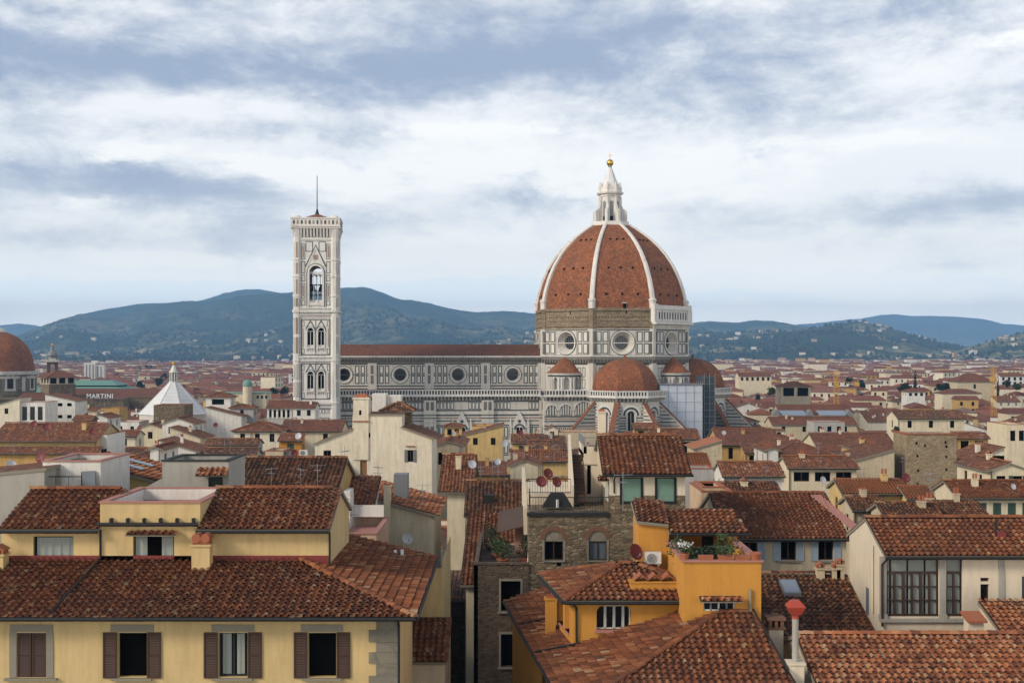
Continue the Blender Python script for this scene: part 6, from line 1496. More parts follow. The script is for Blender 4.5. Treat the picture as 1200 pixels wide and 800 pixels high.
def far_landmarks():
    # white slab of flats
    Y = 1250; z = lambda p: wz(p, Y); t = thing('apartment_block', 'white many-storey block of flats standing above the far roofs at left', 'apartment block', (wx(111, Y), Y, 0), R(12))
    m = MB(); m.box(-9.5, 1.4, -7, 8, 0, z(425)); m.box(1.6, 9.5, -6, 8, 0, z(427.5)); m.box(-3, 3, -2, 5, z(425), z(422.5)); m.obj('wall', 'white', t)
    m = MB()
    for x in (-7.5, -4.4, -1.3): m.box(x, x + 1.1, -7.1, -6.9, 8, z(427))
    for x in (3, 6.2): m.box(x, x + 1.1, -6.1, -5.9, 8, z(429))
    m.obj('window_strips', 'lead', t)
    # green domed observatory
    Y = 560; z = lambda p: wz(p, Y); t = thing('domed_house', 'cream house with a small round green copper dome', 'house', (wx(290, Y), Y, 0))
    m = MB(); m.box(-11.5, 8, 2, 14, 0, z(461), 0); m.lathe([(2.1, 0), (2.1, z(452.5))], 14, (0, 0), 0); m.box(-20, -5, 0, 10, 0, z(470), 1); m.obj('wall', ['cream', 'yellow'], t)
    m = MB(); m.lathe([(2.15, z(452.8)), (2.2, z(451))] + [(2.2 * math.cos(a), z(450.5) + 2.3 * math.sin(a)) for a in np.linspace(0, 1.5, 7)], 16); m.obj('dome', 'copper', t, True)
    m = MB(); m.box(-12, 8.4, 1.6, 14.4, z(461), z(460)); m.obj('roof', 'copper', t); m = MB()
    for px in (285.5, 288, 301, 306, 311): x = wx(px, Y) - wx(290, Y); m.box(x - .45, x + .45, 1.9, 2.1, z(467), z(463.5))
    m.obj('window_row', 'dark', t)
    t = thing('cornice_house', 'long grey house with tall white pilasters just left of the bell tower', 'house', (wx(327, 330), 330, 0)); z = lambda p: wz(p, 330); a, b = wx(313, 330) - wx(327, 330), wx(342, 330) - wx(327, 330)
    block(t, a, b, 0, 8, 0, z(477), 'gx', .4, .8, .3, 'grey', 'rt_red'); m = MB()
    for i in range(6): x = a + .3 + i * (b - a - .6) / 5; m.box(x - .25, x + .25, -.15, 0, z(490), z(478))
    m.obj('pilasters', 'white', t); m = MB()
    for i in range(5): x = a + .3 + (i + .5) * (b - a - .6) / 5; m.box(x - .35, x + .35, -.06, 0, z(488.5), z(480.5))
    m.obj('window_row', 'dark', t)
    # broad hall with a red hipped roof, right
    Y = 700; z = lambda p: wz(p, Y); t = thing('church_hall', 'big pale church block with a shallow red pyramid roof, far right', 'church', (wx(1143, Y), Y, 0))
    block(t, -10.2, 10.6, 0, 16, 0, z(446.5), 'hip', .52, .7, .3, 'buff', 'rt_red'); m = MB(); m.box(-1, .2, -.1, .1, z(455), z(450)); m.obj('window', 'dark', t)
    t = thing('chapel_hall', 'low pale hall with a gable end and red roof before the big far church', 'church', (wx(1125, 640), 640, 0)); z = lambda p: wz(p, 640); block(t, -9, 11, 0, 12, 0, z(461), 'hip', .35, .4, .3, 'cream', 'rt_red')
    # pale campanile far left of the bell tower
    t = thing('far_spire', 'tiny grey spire far off left of the bell tower', 'church spire', (wx(237.5, 2600), 2600, 0)); m = MB(); m.box(-2.2, 2.2, -2.2, 2.2, 0, wz(430, 2600)); m.hexa([(-2.2, -2.2, wz(430, 2600)), (2.2, -2.2, wz(430, 2600)), (2.2, 2.2, wz(430, 2600)), (-2.2, 2.2, wz(430, 2600))], [(-.2, -.2, wz(420, 2600)), (.2, -.2, wz(420, 2600)), (.2, .2, wz(420, 2600)), (-.2, .2, wz(420, 2600))]); m.obj('spire_wall', 'grey', t)
    # tower cranes
    for nm, px, top, Y, jib in (('yellow tower crane rising among the roofs right of the cathedral', 980, 434, 520, (-42, 18)), ('yellow tower crane in front of the far church at right', 1164.5, 429, 560, (14, 6))):
        t = thing('tower_crane', nm, 'crane', (wx(px, Y), Y, 0)); z = lambda p: wz(p, Y); m = MB(); zt = z(top); s = .9
        for sx in (-s, s):
            for sy in (-s, s): m.tube((sx, sy, 0), (sx, sy, zt), .09, 4)
        n = int(zt / 2.2)
        for i in range(n):
            for sy in (-s, s): m.tube((-s, sy, i * 2.2), (s, sy, i * 2.2 + 2.2), .05, 4); m.tube((s, sy, i * 2.2 + 2.2), (-s, sy, i * 2.2 + 2.2), .045, 4)
            m.tube((-s, -s, i * 2.2), (-s, s, i * 2.2 + 2.2), .05, 4)
        m.obj('mast', 'yellowsteel', t); m = MB(); zj = zt - 5; A = R(205 if jib[0] < 0 else 60); ux, uy = math.cos(A), math.sin(A); L1, L2 = abs(jib[0]) * .55, jib[1] * .6
        P = lambda l, h: (ux * l, uy * l, zj + h)
        for l0, l1, r in ((-L2, L1, .2),): m.tube(P(l0, 0), P(l1, 0), r, 4); m.tube(P(0, 1.3), P(l1, .9), .12, 4)
        n = int(L1 / 2)
        for i in range(n): m.tube(P(i * 2, 0), P(i * 2 + 1, 1.2), .07, 4); m.tube(P(i * 2 + 1, 1.2), P(i * 2 + 2, 0), .07, 4)
        m.box(-.9, .9, -.9, .9, zj - 2, zj - .2); m.tube(P(0, 0), (0, 0, zj + 5), .3, 4, 0, .1); m.tube((0, 0, zj + 5), P(L1 * .7, .8), .05, 4); m.tube((0, 0, zj + 5), P(-L2, .2), .05, 4); m.box(-ux * L2 - 1, -ux * L2 + 1, -uy * L2 - .6, -uy * L2 + .6, zj - 1.6, zj); m.obj('jib', 'yellowsteel', t)
far_landmarks()

# ------------------------------------------------------------------ the houses of the middle distance: left and right edge, eaves, ridge, distance
ANCH = [('bell tower', 371, 392), ('white pyramid roof', 203, 450), ('tall white turret house', 440, 150), ('stone tower', 1085, 160), ('stone house', 700, 75), ('yellow shuttered house', 250, 50), ('orange house', 770, 56), ('blue-shuttered house', 920, 80), ('window-wall house', 1110, 63), ('scaffolding', 797, 401), ('south apse', 733, 395), ('left crane', 980, 520), ('far church', 1143, 700), ('rooftop lettering', 117, 600), ('cut-off dome', 10, 650), ('green copper dome', 290, 560), ('marble nave', 520, 410), ('narrow alley', 530, 100)]
PROT = [(395, 860, 503, 380), (163, 243, 484, 440), (342, 402, 486, 380), (48, 152, 469, 590), (-10, 45, 461, 640), (369, 506, 588, 150), (507, 545, 553, 150), (1044, 1124, 588, 160), (270, 345, 489, 330), (60, 230, 452, 1000)]
for q in ((-76, 82, 380, 475), (-72, -50, 380, 404), (-137, -109, 435, 466), (-285, -250, 625, 675), (-240, -180, 560, 665), (-305, -220, 718, 765), (-140, -108, 555, 580), (250, 275, 695, 720), (220, 245, 635, 660), (128, 144, 512, 528), (-440, -400, 1235, 1265), (210, 222, 555, 566)): foot(*q)
def auto_ops(a, b, z1, n, rng_, w=1.0, h=1.6, drop=.7, rows=1, gap=3.3):
    out = []
    if n <= 0: return out
    for r in range(rows):
        for i in range(n):
            c = a + (b - a) * (i + .5) / n; zt = z1 - drop - r * gap; out.append((c - w / 2, c + w / 2, zt - h, zt))
    return out
def town_house(px0, px1, eave, ridge, Y, t, wall, label, nwin=2, style='o+f', roof='rt', ch=1, d=None, rows=1, name='house', pitch=.35, side=1, ww=1.0, wh=1.5, tiles=None, rz=0., short=None, drop=.6, room=False):
    x0, x1 = wx(px0, Y), wx(px1, Y); z1 = wz(eave, Y) - (.7 if t == 'flat' else 0); w = x1 - x0
    tiles = (Y < 135) if tiles is None else tiles
    if ridge is not None and t in ('gx', 'hip', 'sf'):
        k = (ridge - HZ) / F; D = ((EYE - z1) - k * Y) / (pitch + k); D = max(2.0, D); d = D if t == 'sf' else 2 * D
    d = d or 9.
    r = thing(name, label, 'house', (x0, Y, 0), rz, GRP)
    foot(x0 - .3, x1 + .3, Y - .3, Y + d + .3)
    zw = z1 + .1
    ops = auto_ops(.3, w - .3, zw, nwin, None, ww, wh, drop, rows); sops = auto_ops(.5, d - .5, zw, max(1, int(d / 4)), None, .95, 1.5) if side and t not in ('sl', 'sr') else []
    left_seen = x0 > 0
    wl, rf = block(r, 0, w, 0, d, 0, zw, t, pitch, .5, .25, wall, roof, tiles, ops, left=sops if left_seen and t != 'flat' else (), right=() if left_seen or t == 'flat' else sops, depth=.15)
    st = style if isinstance(style, list) else [style] * len(ops)
    lod = 0 if Y < 110 else 1
    for i, o in enumerate(ops): window(r, Tf(0), o, st[i % len(st)], .15, None, lod)
    for o in sops:
        if t != 'flat': window(r, Tl(0) if left_seen else Tr(w), o, 'o', .15, None, 1)
    if Y < 270 and t != 'flat':
        xp = (w - .12 if not left_seen else .12); zt = zw - .1
        m = MB(); m.tube((xp, -.1, zt), (xp, -.1, zt - 9), .055, 5); m.tube((xp, -.1, zt), (xp, -.42, zt), .05, 5); m.obj('downpipe', 'frame' if Y < 160 else 'lead', r)
        if t in ('gx', 'hip', 'sf'): m = MB(); m.tube((-.25, -.58, z1 - .1), (w + .25, -.58, z1 - .1), .07, 5); m.obj('gutter', 'black', r)
    if room and t in ('gx', 'hip') and w > 7.5 and d > 6:
        a = w * random.uniform(.2, .5); rw_ = random.uniform(2.4, 3.6); zr_ = z1 + pitch * (min(w, d) if t == 'hip' else d) / 2 + random.uniform(.2, .9)
        ro = [(a + rw_ * .3, a + rw_ * .7, zr_ - 1.5, zr_ - .4)]
        block(r, a, a + rw_, d * .42, d * .42 + 3, z1, zr_, random.choice(['sf', 'gx', 'sb']), .2, .3, .2, random.choice([wall, 'white', 'ivory']), roof, False, ro, depth=.1, near=False, wname='roof_room', rname='roof_room_roof')
        window(r, Tf(d * .42), ro[0], 'o', .1, None, 1)
    for i in range(ch):
        if t == 'flat': continue
        cx = w * random.uniform(.15, .85); cy = d * random.uniform(.3, .7)
        zc = {'gx': z1 + pitch * min(cy, d - cy), 'sf': z1 + pitch * cy, 'hip': z1 + pitch * min(cx, w - cx, cy, d - cy), 'gy': z1 + pitch * min(cx, w - cx), 'sl': z1 + pitch * cx, 'sr': z1 + pitch * (w - cx), 'sb': z1 + pitch * (d - cy)}[t]
        chimney(rf, cx, cy, zc, random.uniform(.5, 1.2), random.uniform(.4, .65), wall, random.choice(['tile', 'tile', 'flat', 'pots']))
    if t in ('gx', 'hip', 'gy') and Y < 360: HOUSES.append((x0 + w * random.uniform(.3, .7), Y + d * .5, z1 + pitch * (min(w, d) / 2 if t == 'hip' else d / 2 if t == 'gx' else w * .3) - .3, (px0 + px1) / 2, Y))
    PROT.append((px0, px1, eave + max(6, 2300. / Y), Y))
    if short: ANCH.append((short, (px0 + px1) / 2, Y))
    return r, rf
H = town_house
# left of the bell tower
H(-12, 113, 517, 497, 190, 'gx', 'yellow', 'long yellow house at the left edge with two tiers of roof', 0, ch=2, roof='rt', short='two-tiered yellow house')
H(-12, 113.5, 531, 525, 186, 'sf', 'ochre', 'ochre wall with a row of brackets under a lean roof, left edge', 0, ch=0, d=3)
H(113.5, 125.5, 509, None, 192, 'flat', 'white', 'narrow white end wall beside the two-tiered yellow house', 2, rows=2, d=9, drop=1.6)
H(-8, 23, 476, None, 330, 'sl', 'ivory', 'ivory house with a slanting top below the cut-off dome', 1, d=8, ch=0, pitch=.3, short='ivory slant-topped house')
H(23, 53, 471, None, 331, 'flat', 'white', 'white modern house with tall dark stair windows near the left edge', 3, 'd+k', ww=1.3, wh=3.6, d=9, short='white stair-window house')
H(53, 88, 470, None, 345, 'sr', 'white', 'large white house with a right-sloping top and scattered small windows', 3, 'o', rows=2, ww=1.3, wh=.9, pitch=.22, ch=0, d=10, short='white slope-topped house')
H(90, 113, 481, 478, 380, 'gx', 'cream', 'small cream house with one window under the church roof', 1, short='small one-window cream house')
H(118, 140, 478, None, 372, 'flat', 'ochre', 'orange-ochre cube below the rooftop lettering', 0, d=8)
H(106, 126, 490, None, 300, 'gy', 'white', 'white house with a low blank gable near the small cream house', 0, d=10, ch=1)
H(133, 163, 494, None, 330, 'flat', 'white', 'white house with a railed roof terrace left of the white pyramid roof', 2, d=9)
H(86, 107, 492, 488, 270, 'gx', 'brick', 'dark brick-red roof box on the rooftops left of centre', 0, ch=1)
H(128, 160, 511, 505, 250, 'gx', 'ivory', 'ivory house with a single black window and low red roof', 1, 'o', ww=1.6, wh=1.4, short='ivory single-window house')
H(160, 192, 503, None, 270, 'gy', 'cream', 'cream house with a shallow gable and awning before the stone block', 1, d=10, ch=1)
H(180, 216, 474.5, None, 330, 'flat', 'rubble', 'square dark stone tower block in front of the white pyramid roof', 0, d=9, name='stone_block', short='dark stone block')
H(190, 227, 497, None, 262, 'gy', 'white', 'white gabled house with a small balcony below the dark stone block', 2, d=9, ch=0, short='white balcony gable')
H(199, 236, 514, 500, 255, 'sr', 'cream', 'red roof falling right beside the white tower house', 0, d=10)
H(241, 270, 465.5, 460, 345, 'hip', 'white', 'white tower house with a hipped red cap right of the pyramid roof', 1, 'o', ww=3.4, wh=1.5, ch=0, short='white tower house')
H(241, 283, 488, None, 338, 'sr', 'white', 'white wing below the white tower house, roof falling right', 0, d=8, pitch=.25, ch=0)
H(270, 297, 478, 474, 345, 'hip', 'grey', 'grey-white house with a dark hipped roof beside the white tower house', 1, short='dark-hipped grey house')
H(343, 369, 478, 471.5, 325, 'gx', 'white', 'white house with a bright red roof at the foot of the bell tower', 2, roof='rt_red', ch=1, short='white house under the bell tower')
H(274, 329, 505, 494.5, 255, 'hip', 'ivory', 'long ivory house with three windows below a hipped roof', 3, ch=1, wh=1.7, short='long ivory house')
H(329, 400, 505, 493, 262, 'gx', 'cream', 'long low house with a bare red roof left of the tall white house', 2, roof='rt_red', ch=2, short='bare red roof')
H(241, 302, 521, 515, 218, 'gx', 'grey', 'low grey house with a flat dark-tiled roof below the long ivory house', 0, roof='rt_dark', ch=1)
H(236, 298, 535, 526, 190, 'gx', 'white', 'low white house with a dark roof above the barred roof room', 0, roof='rt_dark', ch=0, short='dark-roofed low white house')
H(327, 354, 516, 508, 215, 'sf', 'orange', 'small orange house with a green door and tiny red roof', 1, 'o+csg', ww=1.2, wh=1.9, ch=0, short='small orange house')
H(311, 332, 528, None, 190, 'flat', 'buff', 'weathered buff roof box with one square hole', 1, 'o', ww=.7, wh=.6, d=6, drop=1.5)
H(332, 341, 529, None, 190.5, 'flat', 'lead', 'narrow blue-grey sheet-metal box on the roofs', 0, d=5, name='roof_box')
H(186, 231, 530, None, 190, 'sr', 'white', 'white and cream house, roof slanting right, four dark windows', 2, 'o', rows=2, d=9, pitch=.3, short='slanting white house')
H(146, 184, 540, 527, 150, 'gx', 'white', 'low white house with a dark roof behind the skylight roof', 0, roof='rt_dark', ch=1, short='low dark-roofed house')
H(176, 188, 527, None, 149, 'gy', 'white', 'tiny white gable wall at the end of a dark roof', 0, d=8, ch=0)
H(200, 246, 548, None, 125, 'flat', 'cream', 'cream roof room with dark windows left of the barred door', 2, 'o', d=8)
# centre
H(507, 541, 523, None, 165, 'gy', 'buff', 'small gabled house with twin arched windows above a stone base', 2, 'o', ww=.75, wh=1.6, d=10, ch=0, pitch=.3, drop=.9, short='twin-arched gable')
H(545, 590, 510, None, 262, 'sl', 'yellow', 'yellow house with a roof slanting down to the left of the nave', 2, d=11, pitch=.25, short='yellow slant-roofed house')
H(521, 541, 500, 495, 275, 'hip', 'yellow', 'small yellow turret house before the marble nave', 2, 'o', ch=0, wh=1.3, short='yellow turret house')
H(553, 578, 499, None, 272, 'flat', 'yellow', 'plain yellow cube below the cathedral nave', 1, d=8)
H(524, 546, 518, None, 230, 'gy', 'ochre', 'ochre house with a little gabled dormer below the yellow turret house', 1, d=9)
H(600, 641, 519, 510, 232, 'gx', 'yellow', 'low house with a long brown roof below the chapel wall', 2, roof='rt_dark', ch=1, short='long brown roof')
H(641, 663, 526, 512, 225, 'gx', 'grey', 'small grey house with a steep red roof below the south apse', 0, roof='rt_dark', ch=1)
H(620, 654, 528, 517.5, 205, 'gx', 'white', 'white-walled house with blank wall under a brown roof', 0, roof='rt_dark', ch=0)
H(600, 634, 540, 529, 185, 'gx', 'yellow', 'yellow house with a dark gap of a window left of the cream stair tower', 1, 'o', ch=1, short='yellow gap-window house')
H(634, 664, 540, 529, 184, 'gx', 'yellow', 'yellow house with a plain brown roof beside the cream stair tower', 0, ch=1)
H(598, 632, 546, None, 168, 'gy', 'cream', 'cream gable with a low roof left of three red dishes', 0, d=9, ch=1)
H(640, 654, 503, None, 300, 'gy', 'ivory', 'tiny ivory roof turret with one arched window below the chapel', 1, d=4, ch=0, pitch=.5, short='tiny roof turret')
H(655, 702, 506, None, 300, 'flat', 'buff', 'long low buff parapet below the south apse', 0, d=10)
H(748, 803, 519, 507, 215, 'hip', 'brick', 'broad red hipped roof below the cathedral apse', 1, 'o', ch=1, short='broad hipped roof')
H(743, 772, 502, 496, 250, 'sf', 'ochre', 'ochre roof loggia with arches under the south apse', 2, 'o', ww=1.1, wh=1.7, ch=0, short='ochre roof loggia')
H(764, 819, 514, 504, 205, 'gx', 'ivory', 'ivory house with a dark loggia and red roof right of the stone house', 1, 'o', ww=5.5, wh=1.9, ch=1, short='dark-loggia house')
H(815, 846, 526, None, 190, 'sl', 'buff', 'tall buff gable wall with a bright orange roof slope', 0, d=9, pitch=.3, roof='tile_orange', tiles=False, ch=0, short='buff gable wall')
H(803, 830, 546, 533.5, 128, 'gx', 'grey', 'small grey house with one framed window beside the green blinds', 1, 'd+w', ch=0, ww=.7, wh=1.0, short='small grey window house')
H(800, 836, 548.5, None, 120, 'flat', 'grey', 'flat grey roof with a ribbed glass skylight', 0, d=4)
H(822, 858, 575, None, 92, 'flat', 'peach', 'pale peach roof terrace wall above the blue-shuttered house', 0, d=6, short='peach terrace wall')
H(823, 849, 570, None, 94, 'flat', 'peach', 'peach roof room with a grey shutter door', 1, 'o+csy', ww=1.1, wh=1.9, d=4, drop=.8)
# right
H(842, 878, 518, None, 222, 'flat', 'ochre', 'end bay of the yellow house with three tall windows', 0, d=2, name='house_bay') if False else None
H(843, 915, 521, 503, 222, 'gx', 'ochre', 'yellow-ochre house with three tall windows and a broad red roof', 3, 'o', ch=1, wh=2.0, ww=.8, rows=2, roof='rt_red', short='three-window ochre house')
H(873, 900, 530, 519, 205, 'sf', 'ochre', 'low ochre house with a lean roof against the three-window house', 2, 'o', ch=0, ww=.8)
H(898, 912, 528, None, 195, 'gy', 'white', 'narrow white gable wall with drainpipe', 0, d=10, ch=0)
H(905, 978, 534, 512, 196, 'hip', 'ivory', 'ivory house with one green shutter under a wide hipped roof', 3, ['o+csg', 'o', 'o'], ch=2, roof='rt_red', wh=2.2, short='green-shuttered ivory house')
H(960, 1052, 528, 508.5, 228, 'gx', 'cream', 'very long low house with round skylights on its red roof', 0, ch=3, roof='rt_red', short='long skylight roof')
H(924, 1004, 548, 536, 152, 'gx', 'cream', 'cream house with a row of wide dark veranda windows', 3, 'o+f', ch=1, ww=1.9, wh=1.15, short='veranda house')
H(974, 1048, 548, None, 160, 'sl', 'buff', 'big buff blank gable wall left of the stone tower', 0, d=10, pitch=.28, ch=1, side=0, short='blank buff gable')
H(1006, 1046, 527, None, 176, 'gy', 'yellow', 'pale yellow gabled house with one dark window by the stone tower', 1, 'o', d=9, pitch=.28, ch=1, wh=1.5, ww=1.3)
H(988, 1066, 578, 564, 116, 'gx', 'yellow', 'yellow house with dark shutters, a dish and an air conditioner', 3, 'o+f', ch=1, ww=1.1, wh=1.0, short='yellow dish house', drop=1.2)
H(1064, 1092, 584, 572, 114, 'gx', 'yellow', 'low end of a yellow house with a dark window below the stone tower', 1, 'o+sg', ch=0, ww=1.2, wh=1.1)
H(1052, 1130, 490, 481.5, 265, 'gx', 'cream', 'big blank cream house with two small windows behind the stone tower', 3, ['o', 'o+w', 'o'], ch=1, ww=.9, wh=1.5, roof='rt_dark', short='big cream house')
H(1120, 1158, 513, 510, 215, 'gx', 'ochre', 'ochre house with dark arched openings right of the stone tower', 2, 'o', ch=0, ww=1.4, wh=2.2, short='ochre arcade house')
H(1138, 1177, 541, None, 178, 'sl', 'ivory', 'ivory house with a steep left-falling gable and one shutter', 1, 'o+csg', d=10, pitch=.42, ch=1, side=0, drop=-.8, short='steep ivory gable')
H(1119, 1165, 562, 540, 160, 'gx', 'buff', 'red roof tucked between the stone tower and the ivory gable', 1, ch=1, roof='rt_red', short='tucked red roof')
H(1160, 1206, 552, None, 135, 'gy', 'cream', 'cream house at the right edge with a small arched window', 2, ['o', 'o+sg'], d=10, ch=1, short='right-edge arched house')
H(1122, 1215, 583, 565, 122, 'gx', 'cream', 'cream house, long red roof, row of shuttered windows below the stone tower', 5, 'o+csg', ch=1, tiles=True, roof='tile', ww=.8, wh=1.2, short='long red-roofed cream house')
H(1180, 1204, 497, None, 240, 'flat', 'cream', 'cream flat-topped house with tall dark windows at the right edge', 2, 'o', d=10, wh=2.0, short='flat-topped edge house')
H(1098, 1158, 609, 590, 100, 'gx', 'buff', 'low mossy roof with a small skylight left of the beige window wall', 0, ch=2, roof='tile_dark', tiles=True)
H(1038, 1100, 606, 596, 98, 'gx', 'buff', 'low dark roof below the yellow dish house', 0, ch=1, roof='tile_dark', tiles=True)
H(848, 917, 557.5, 543, 138, 'gx', 'white', 'white house with two green shutters and a brown roof', 2, 'o+csg', ch=0, ww=1.0, wh=1.2, roof='rt', short='twin green-shutter house')
H(846, 913, 579.5, 570, 112, 'gx', 'cream', 'low roof strip in front of the white green-shuttered house', 0, ch=1, roof='tile_dark', tiles=True)
H(1000, 1038, 597, 584, 108, 'gx', 'buff', 'low red roof in front of the yellow dish house', 0, ch=1, tiles=True, roof='tile_dark')
H(954, 990, 494, None, 330, 'flat', 'grey', 'grey roof room with three square windows', 3, 'o', ww=1.1, wh=1.4, d=8, short='grey three-window room')
H(914, 1000, 484, 475, 400, 'gx', 'buff', 'long low hall with glazed white roof panels beside the left crane', 0, ch=0, roof='rt_red', short='glass-panelled hall')
H(905, 1004, 497.5, 489, 350, 'gx', 'buff', 'long low house with a bare red roof before the glass-panelled hall', 4, 'o', ch=2, roof='rt_red', short='long bare red roof')
def roof_panels():
    t = thing('skylight_row', 'row of pale glazed panels lying along a red roof by the left crane', 'roof glazing', (wx(955, 396), 396, wz(487, 396))); kind(t, 'thing'); m = MB()
    for a, b in ((-10.5, -2.5), (1.5, 10.5)): m.hexa([(a, 0, 0), (b, 0, 0), (b, 5, 1.2), (a, 5, 1.2)], [(a, 0, .3), (b, 0, .3), (b, 5, 1.5), (a, 5, 1.5)], 0)
    for x in (-12, -1.4, 11): m.hexa([(x - 1.3, 0, 0), (x + 1.3, 0, 0), (x + 1.3, 4, 0), (x - 1.3, 4, 0)], [(x - .1, 0, 1.9), (x + .1, 0, 1.9), (x + .1, 4, 1.9), (x - .1, 4, 1.9)], 1)
    m.obj('panels', ['skyglass', 'lead'], t)
roof_panels()
H(915, 950, 453, 447.5, 480, 'hip', 'buff', 'open-sided roof loggia with two wide dark bays under a hipped roof', 2, 'o', ww=4.2, wh=3.2, roof='rt_red', drop=.5, ch=0, name='roof_loggia', short='open roof loggia')
H(866, 904, 441, 436.5, 800, 'gx', 'cream', 'long cream palace with many windows right of the dome', 6, 'o', ch=0, roof='rt_red', ww=1.6, wh=2.2, short='long cream palace')
H(1063, 1084, 459, 455, 600, 'hip', 'white', 'white villa with red hipped roof near the dark conifers', 3, 'o', ch=0, ww=1.4)
H(1172, 1200, 441, 437, 900, 'gx', 'white', 'white palace with rows of windows on the far right', 4, 'o', ch=0, rows=2, ww=1.8, wh=2.4)

# ------------------------------------------------------------------ the rest of the old town, house by house
WALLW = [('cream', 6), ('ivory', 6), ('white', 7), ('buff', 3), ('yellow', 4), ('ochre', 2), ('peach', 2), ('grey', 2), ('pink', 1)]
def pick(rg, w):
    t = rg.random() * sum(k for _, k in w)
    for q, k in w:
        t -= k
        if t <= 0: return q
    return w[0][0]
USED = set()
def say(head, px, Y, used=USED):
    """head + where it stands, by the nearest named neighbour that leaves the words unused"""
    an = sorted(ANCH, key=lambda a: abs(a[1] - px) / 60. + abs(math.log(Y / a[2])) * 2.2)
    for nm, ax, aY in an:
        dx = px - ax; r = Y / aY
        if abs(dx) < 14: w = 'straight behind' if r > 1 else 'straight in front of'
        else: w = ('left of ' if dx < 0 else 'right of ') + ('and behind' if r > 1.12 else 'and before' if r < .88 else '')
        lab = f"{head} {w.strip()} the {nm}".replace(' of the', ' of the')
        if lab not in used and len(lab.split()) <= 16: used.add(lab); return lab
    return head
SKIP = set()
def filler(n, Ya, Yb, seed, zf, base):
    rg = random.Random(seed); made = tries = 0
    while made < n and tries < 30000:
        tries += 1
        Y = Ya + (Yb - Ya) * rg.random() ** 1.0; px = rg.uniform(-40, 1240); w = rg.uniform(7, 15); d = rg.uniform(7, 12)
        if Y > 410 and 395 < px < 860: continue
        X = wx(px, Y); x0, x1 = X - w / 2, X + w / 2
        if any(x0 < q[1] and x1 > q[0] and Y < q[3] and Y + d > q[2] for q in FOOT): continue
        pa, pb = 600 + F * x0 / Y, 600 + F * x1 / Y
        zmax = 60.
        for q in PROT:
            if Y < q[3] and pa < q[1] + 2 and pb > q[0] - 2: zmax = min(zmax, wz(q[2], Y))
        t = pick(rg, [('gx', 5), ('gy', 2), ('hip', 3), ('flat', 1), ('sf', 1), ('sl', .8), ('sr', .8)])
        rise = {'gx': d / 2, 'gy': w / 2, 'hip': min(w, d) / 2, 'flat': 2, 'sf': d, 'sl': w, 'sr': w}[t] * .34
        z = min(zf(Y) + rg.uniform(-2.2, 2.2), zmax - rise - 1.2)
        if z < 8: continue
        foot(x0 - .2, x1 + .2, Y - .2, Y + d + .2); k = base + made; made += 1
        wall = pick(rg, WALLW); roof = pick(rg, [('rt', 5), ('rt_red', 3), ('rt_dark', 3)]); nw = rg.choice([0, 1, 2, 3, 3, 4]); ch = rg.choice([1, 1, 2, 3]); rows = rg.choice([1, 2]); sty = pick(rg, [('o', 4), ('o+f', 2), ('o+csg', 2), ('o+sg', 1), ('o+csy', 1)]); rs = rg.random()
        if k in SKIP: continue
        rw = {'gx': 'long-roofed', 'gy': 'gable-fronted', 'hip': 'hip-roofed', 'flat': 'flat-topped', 'sf': 'lean-roofed', 'sl': 'left-sloping', 'sr': 'right-sloping'}[t]
        head = f"{wall} {rw} house" + (' with blank wall' if nw == 0 else ' with one window' if nw == 1 and rows == 1 else '')
        random.seed(1000 + k)
        H(pa, pb, HZ + (EYE - z) * F / Y, None, Y, t, wall, say(head, px, Y), nw if t != 'flat' or True else 0, sty, roof, ch, d, rows, pitch=.34, tiles=False, ww=rg.uniform(.8, 1.1), wh=rg.uniform(1.2, 1.8), drop=.6, side=Y < 420, room=rs < .45)
        col_last = None
filler(128, 104, 425, 21, lambda Y: 24.5 - (Y - 104) * .022, 0)
filler(70, 428, 700, 22, lambda Y: 16.5, 200)
random.seed(99)

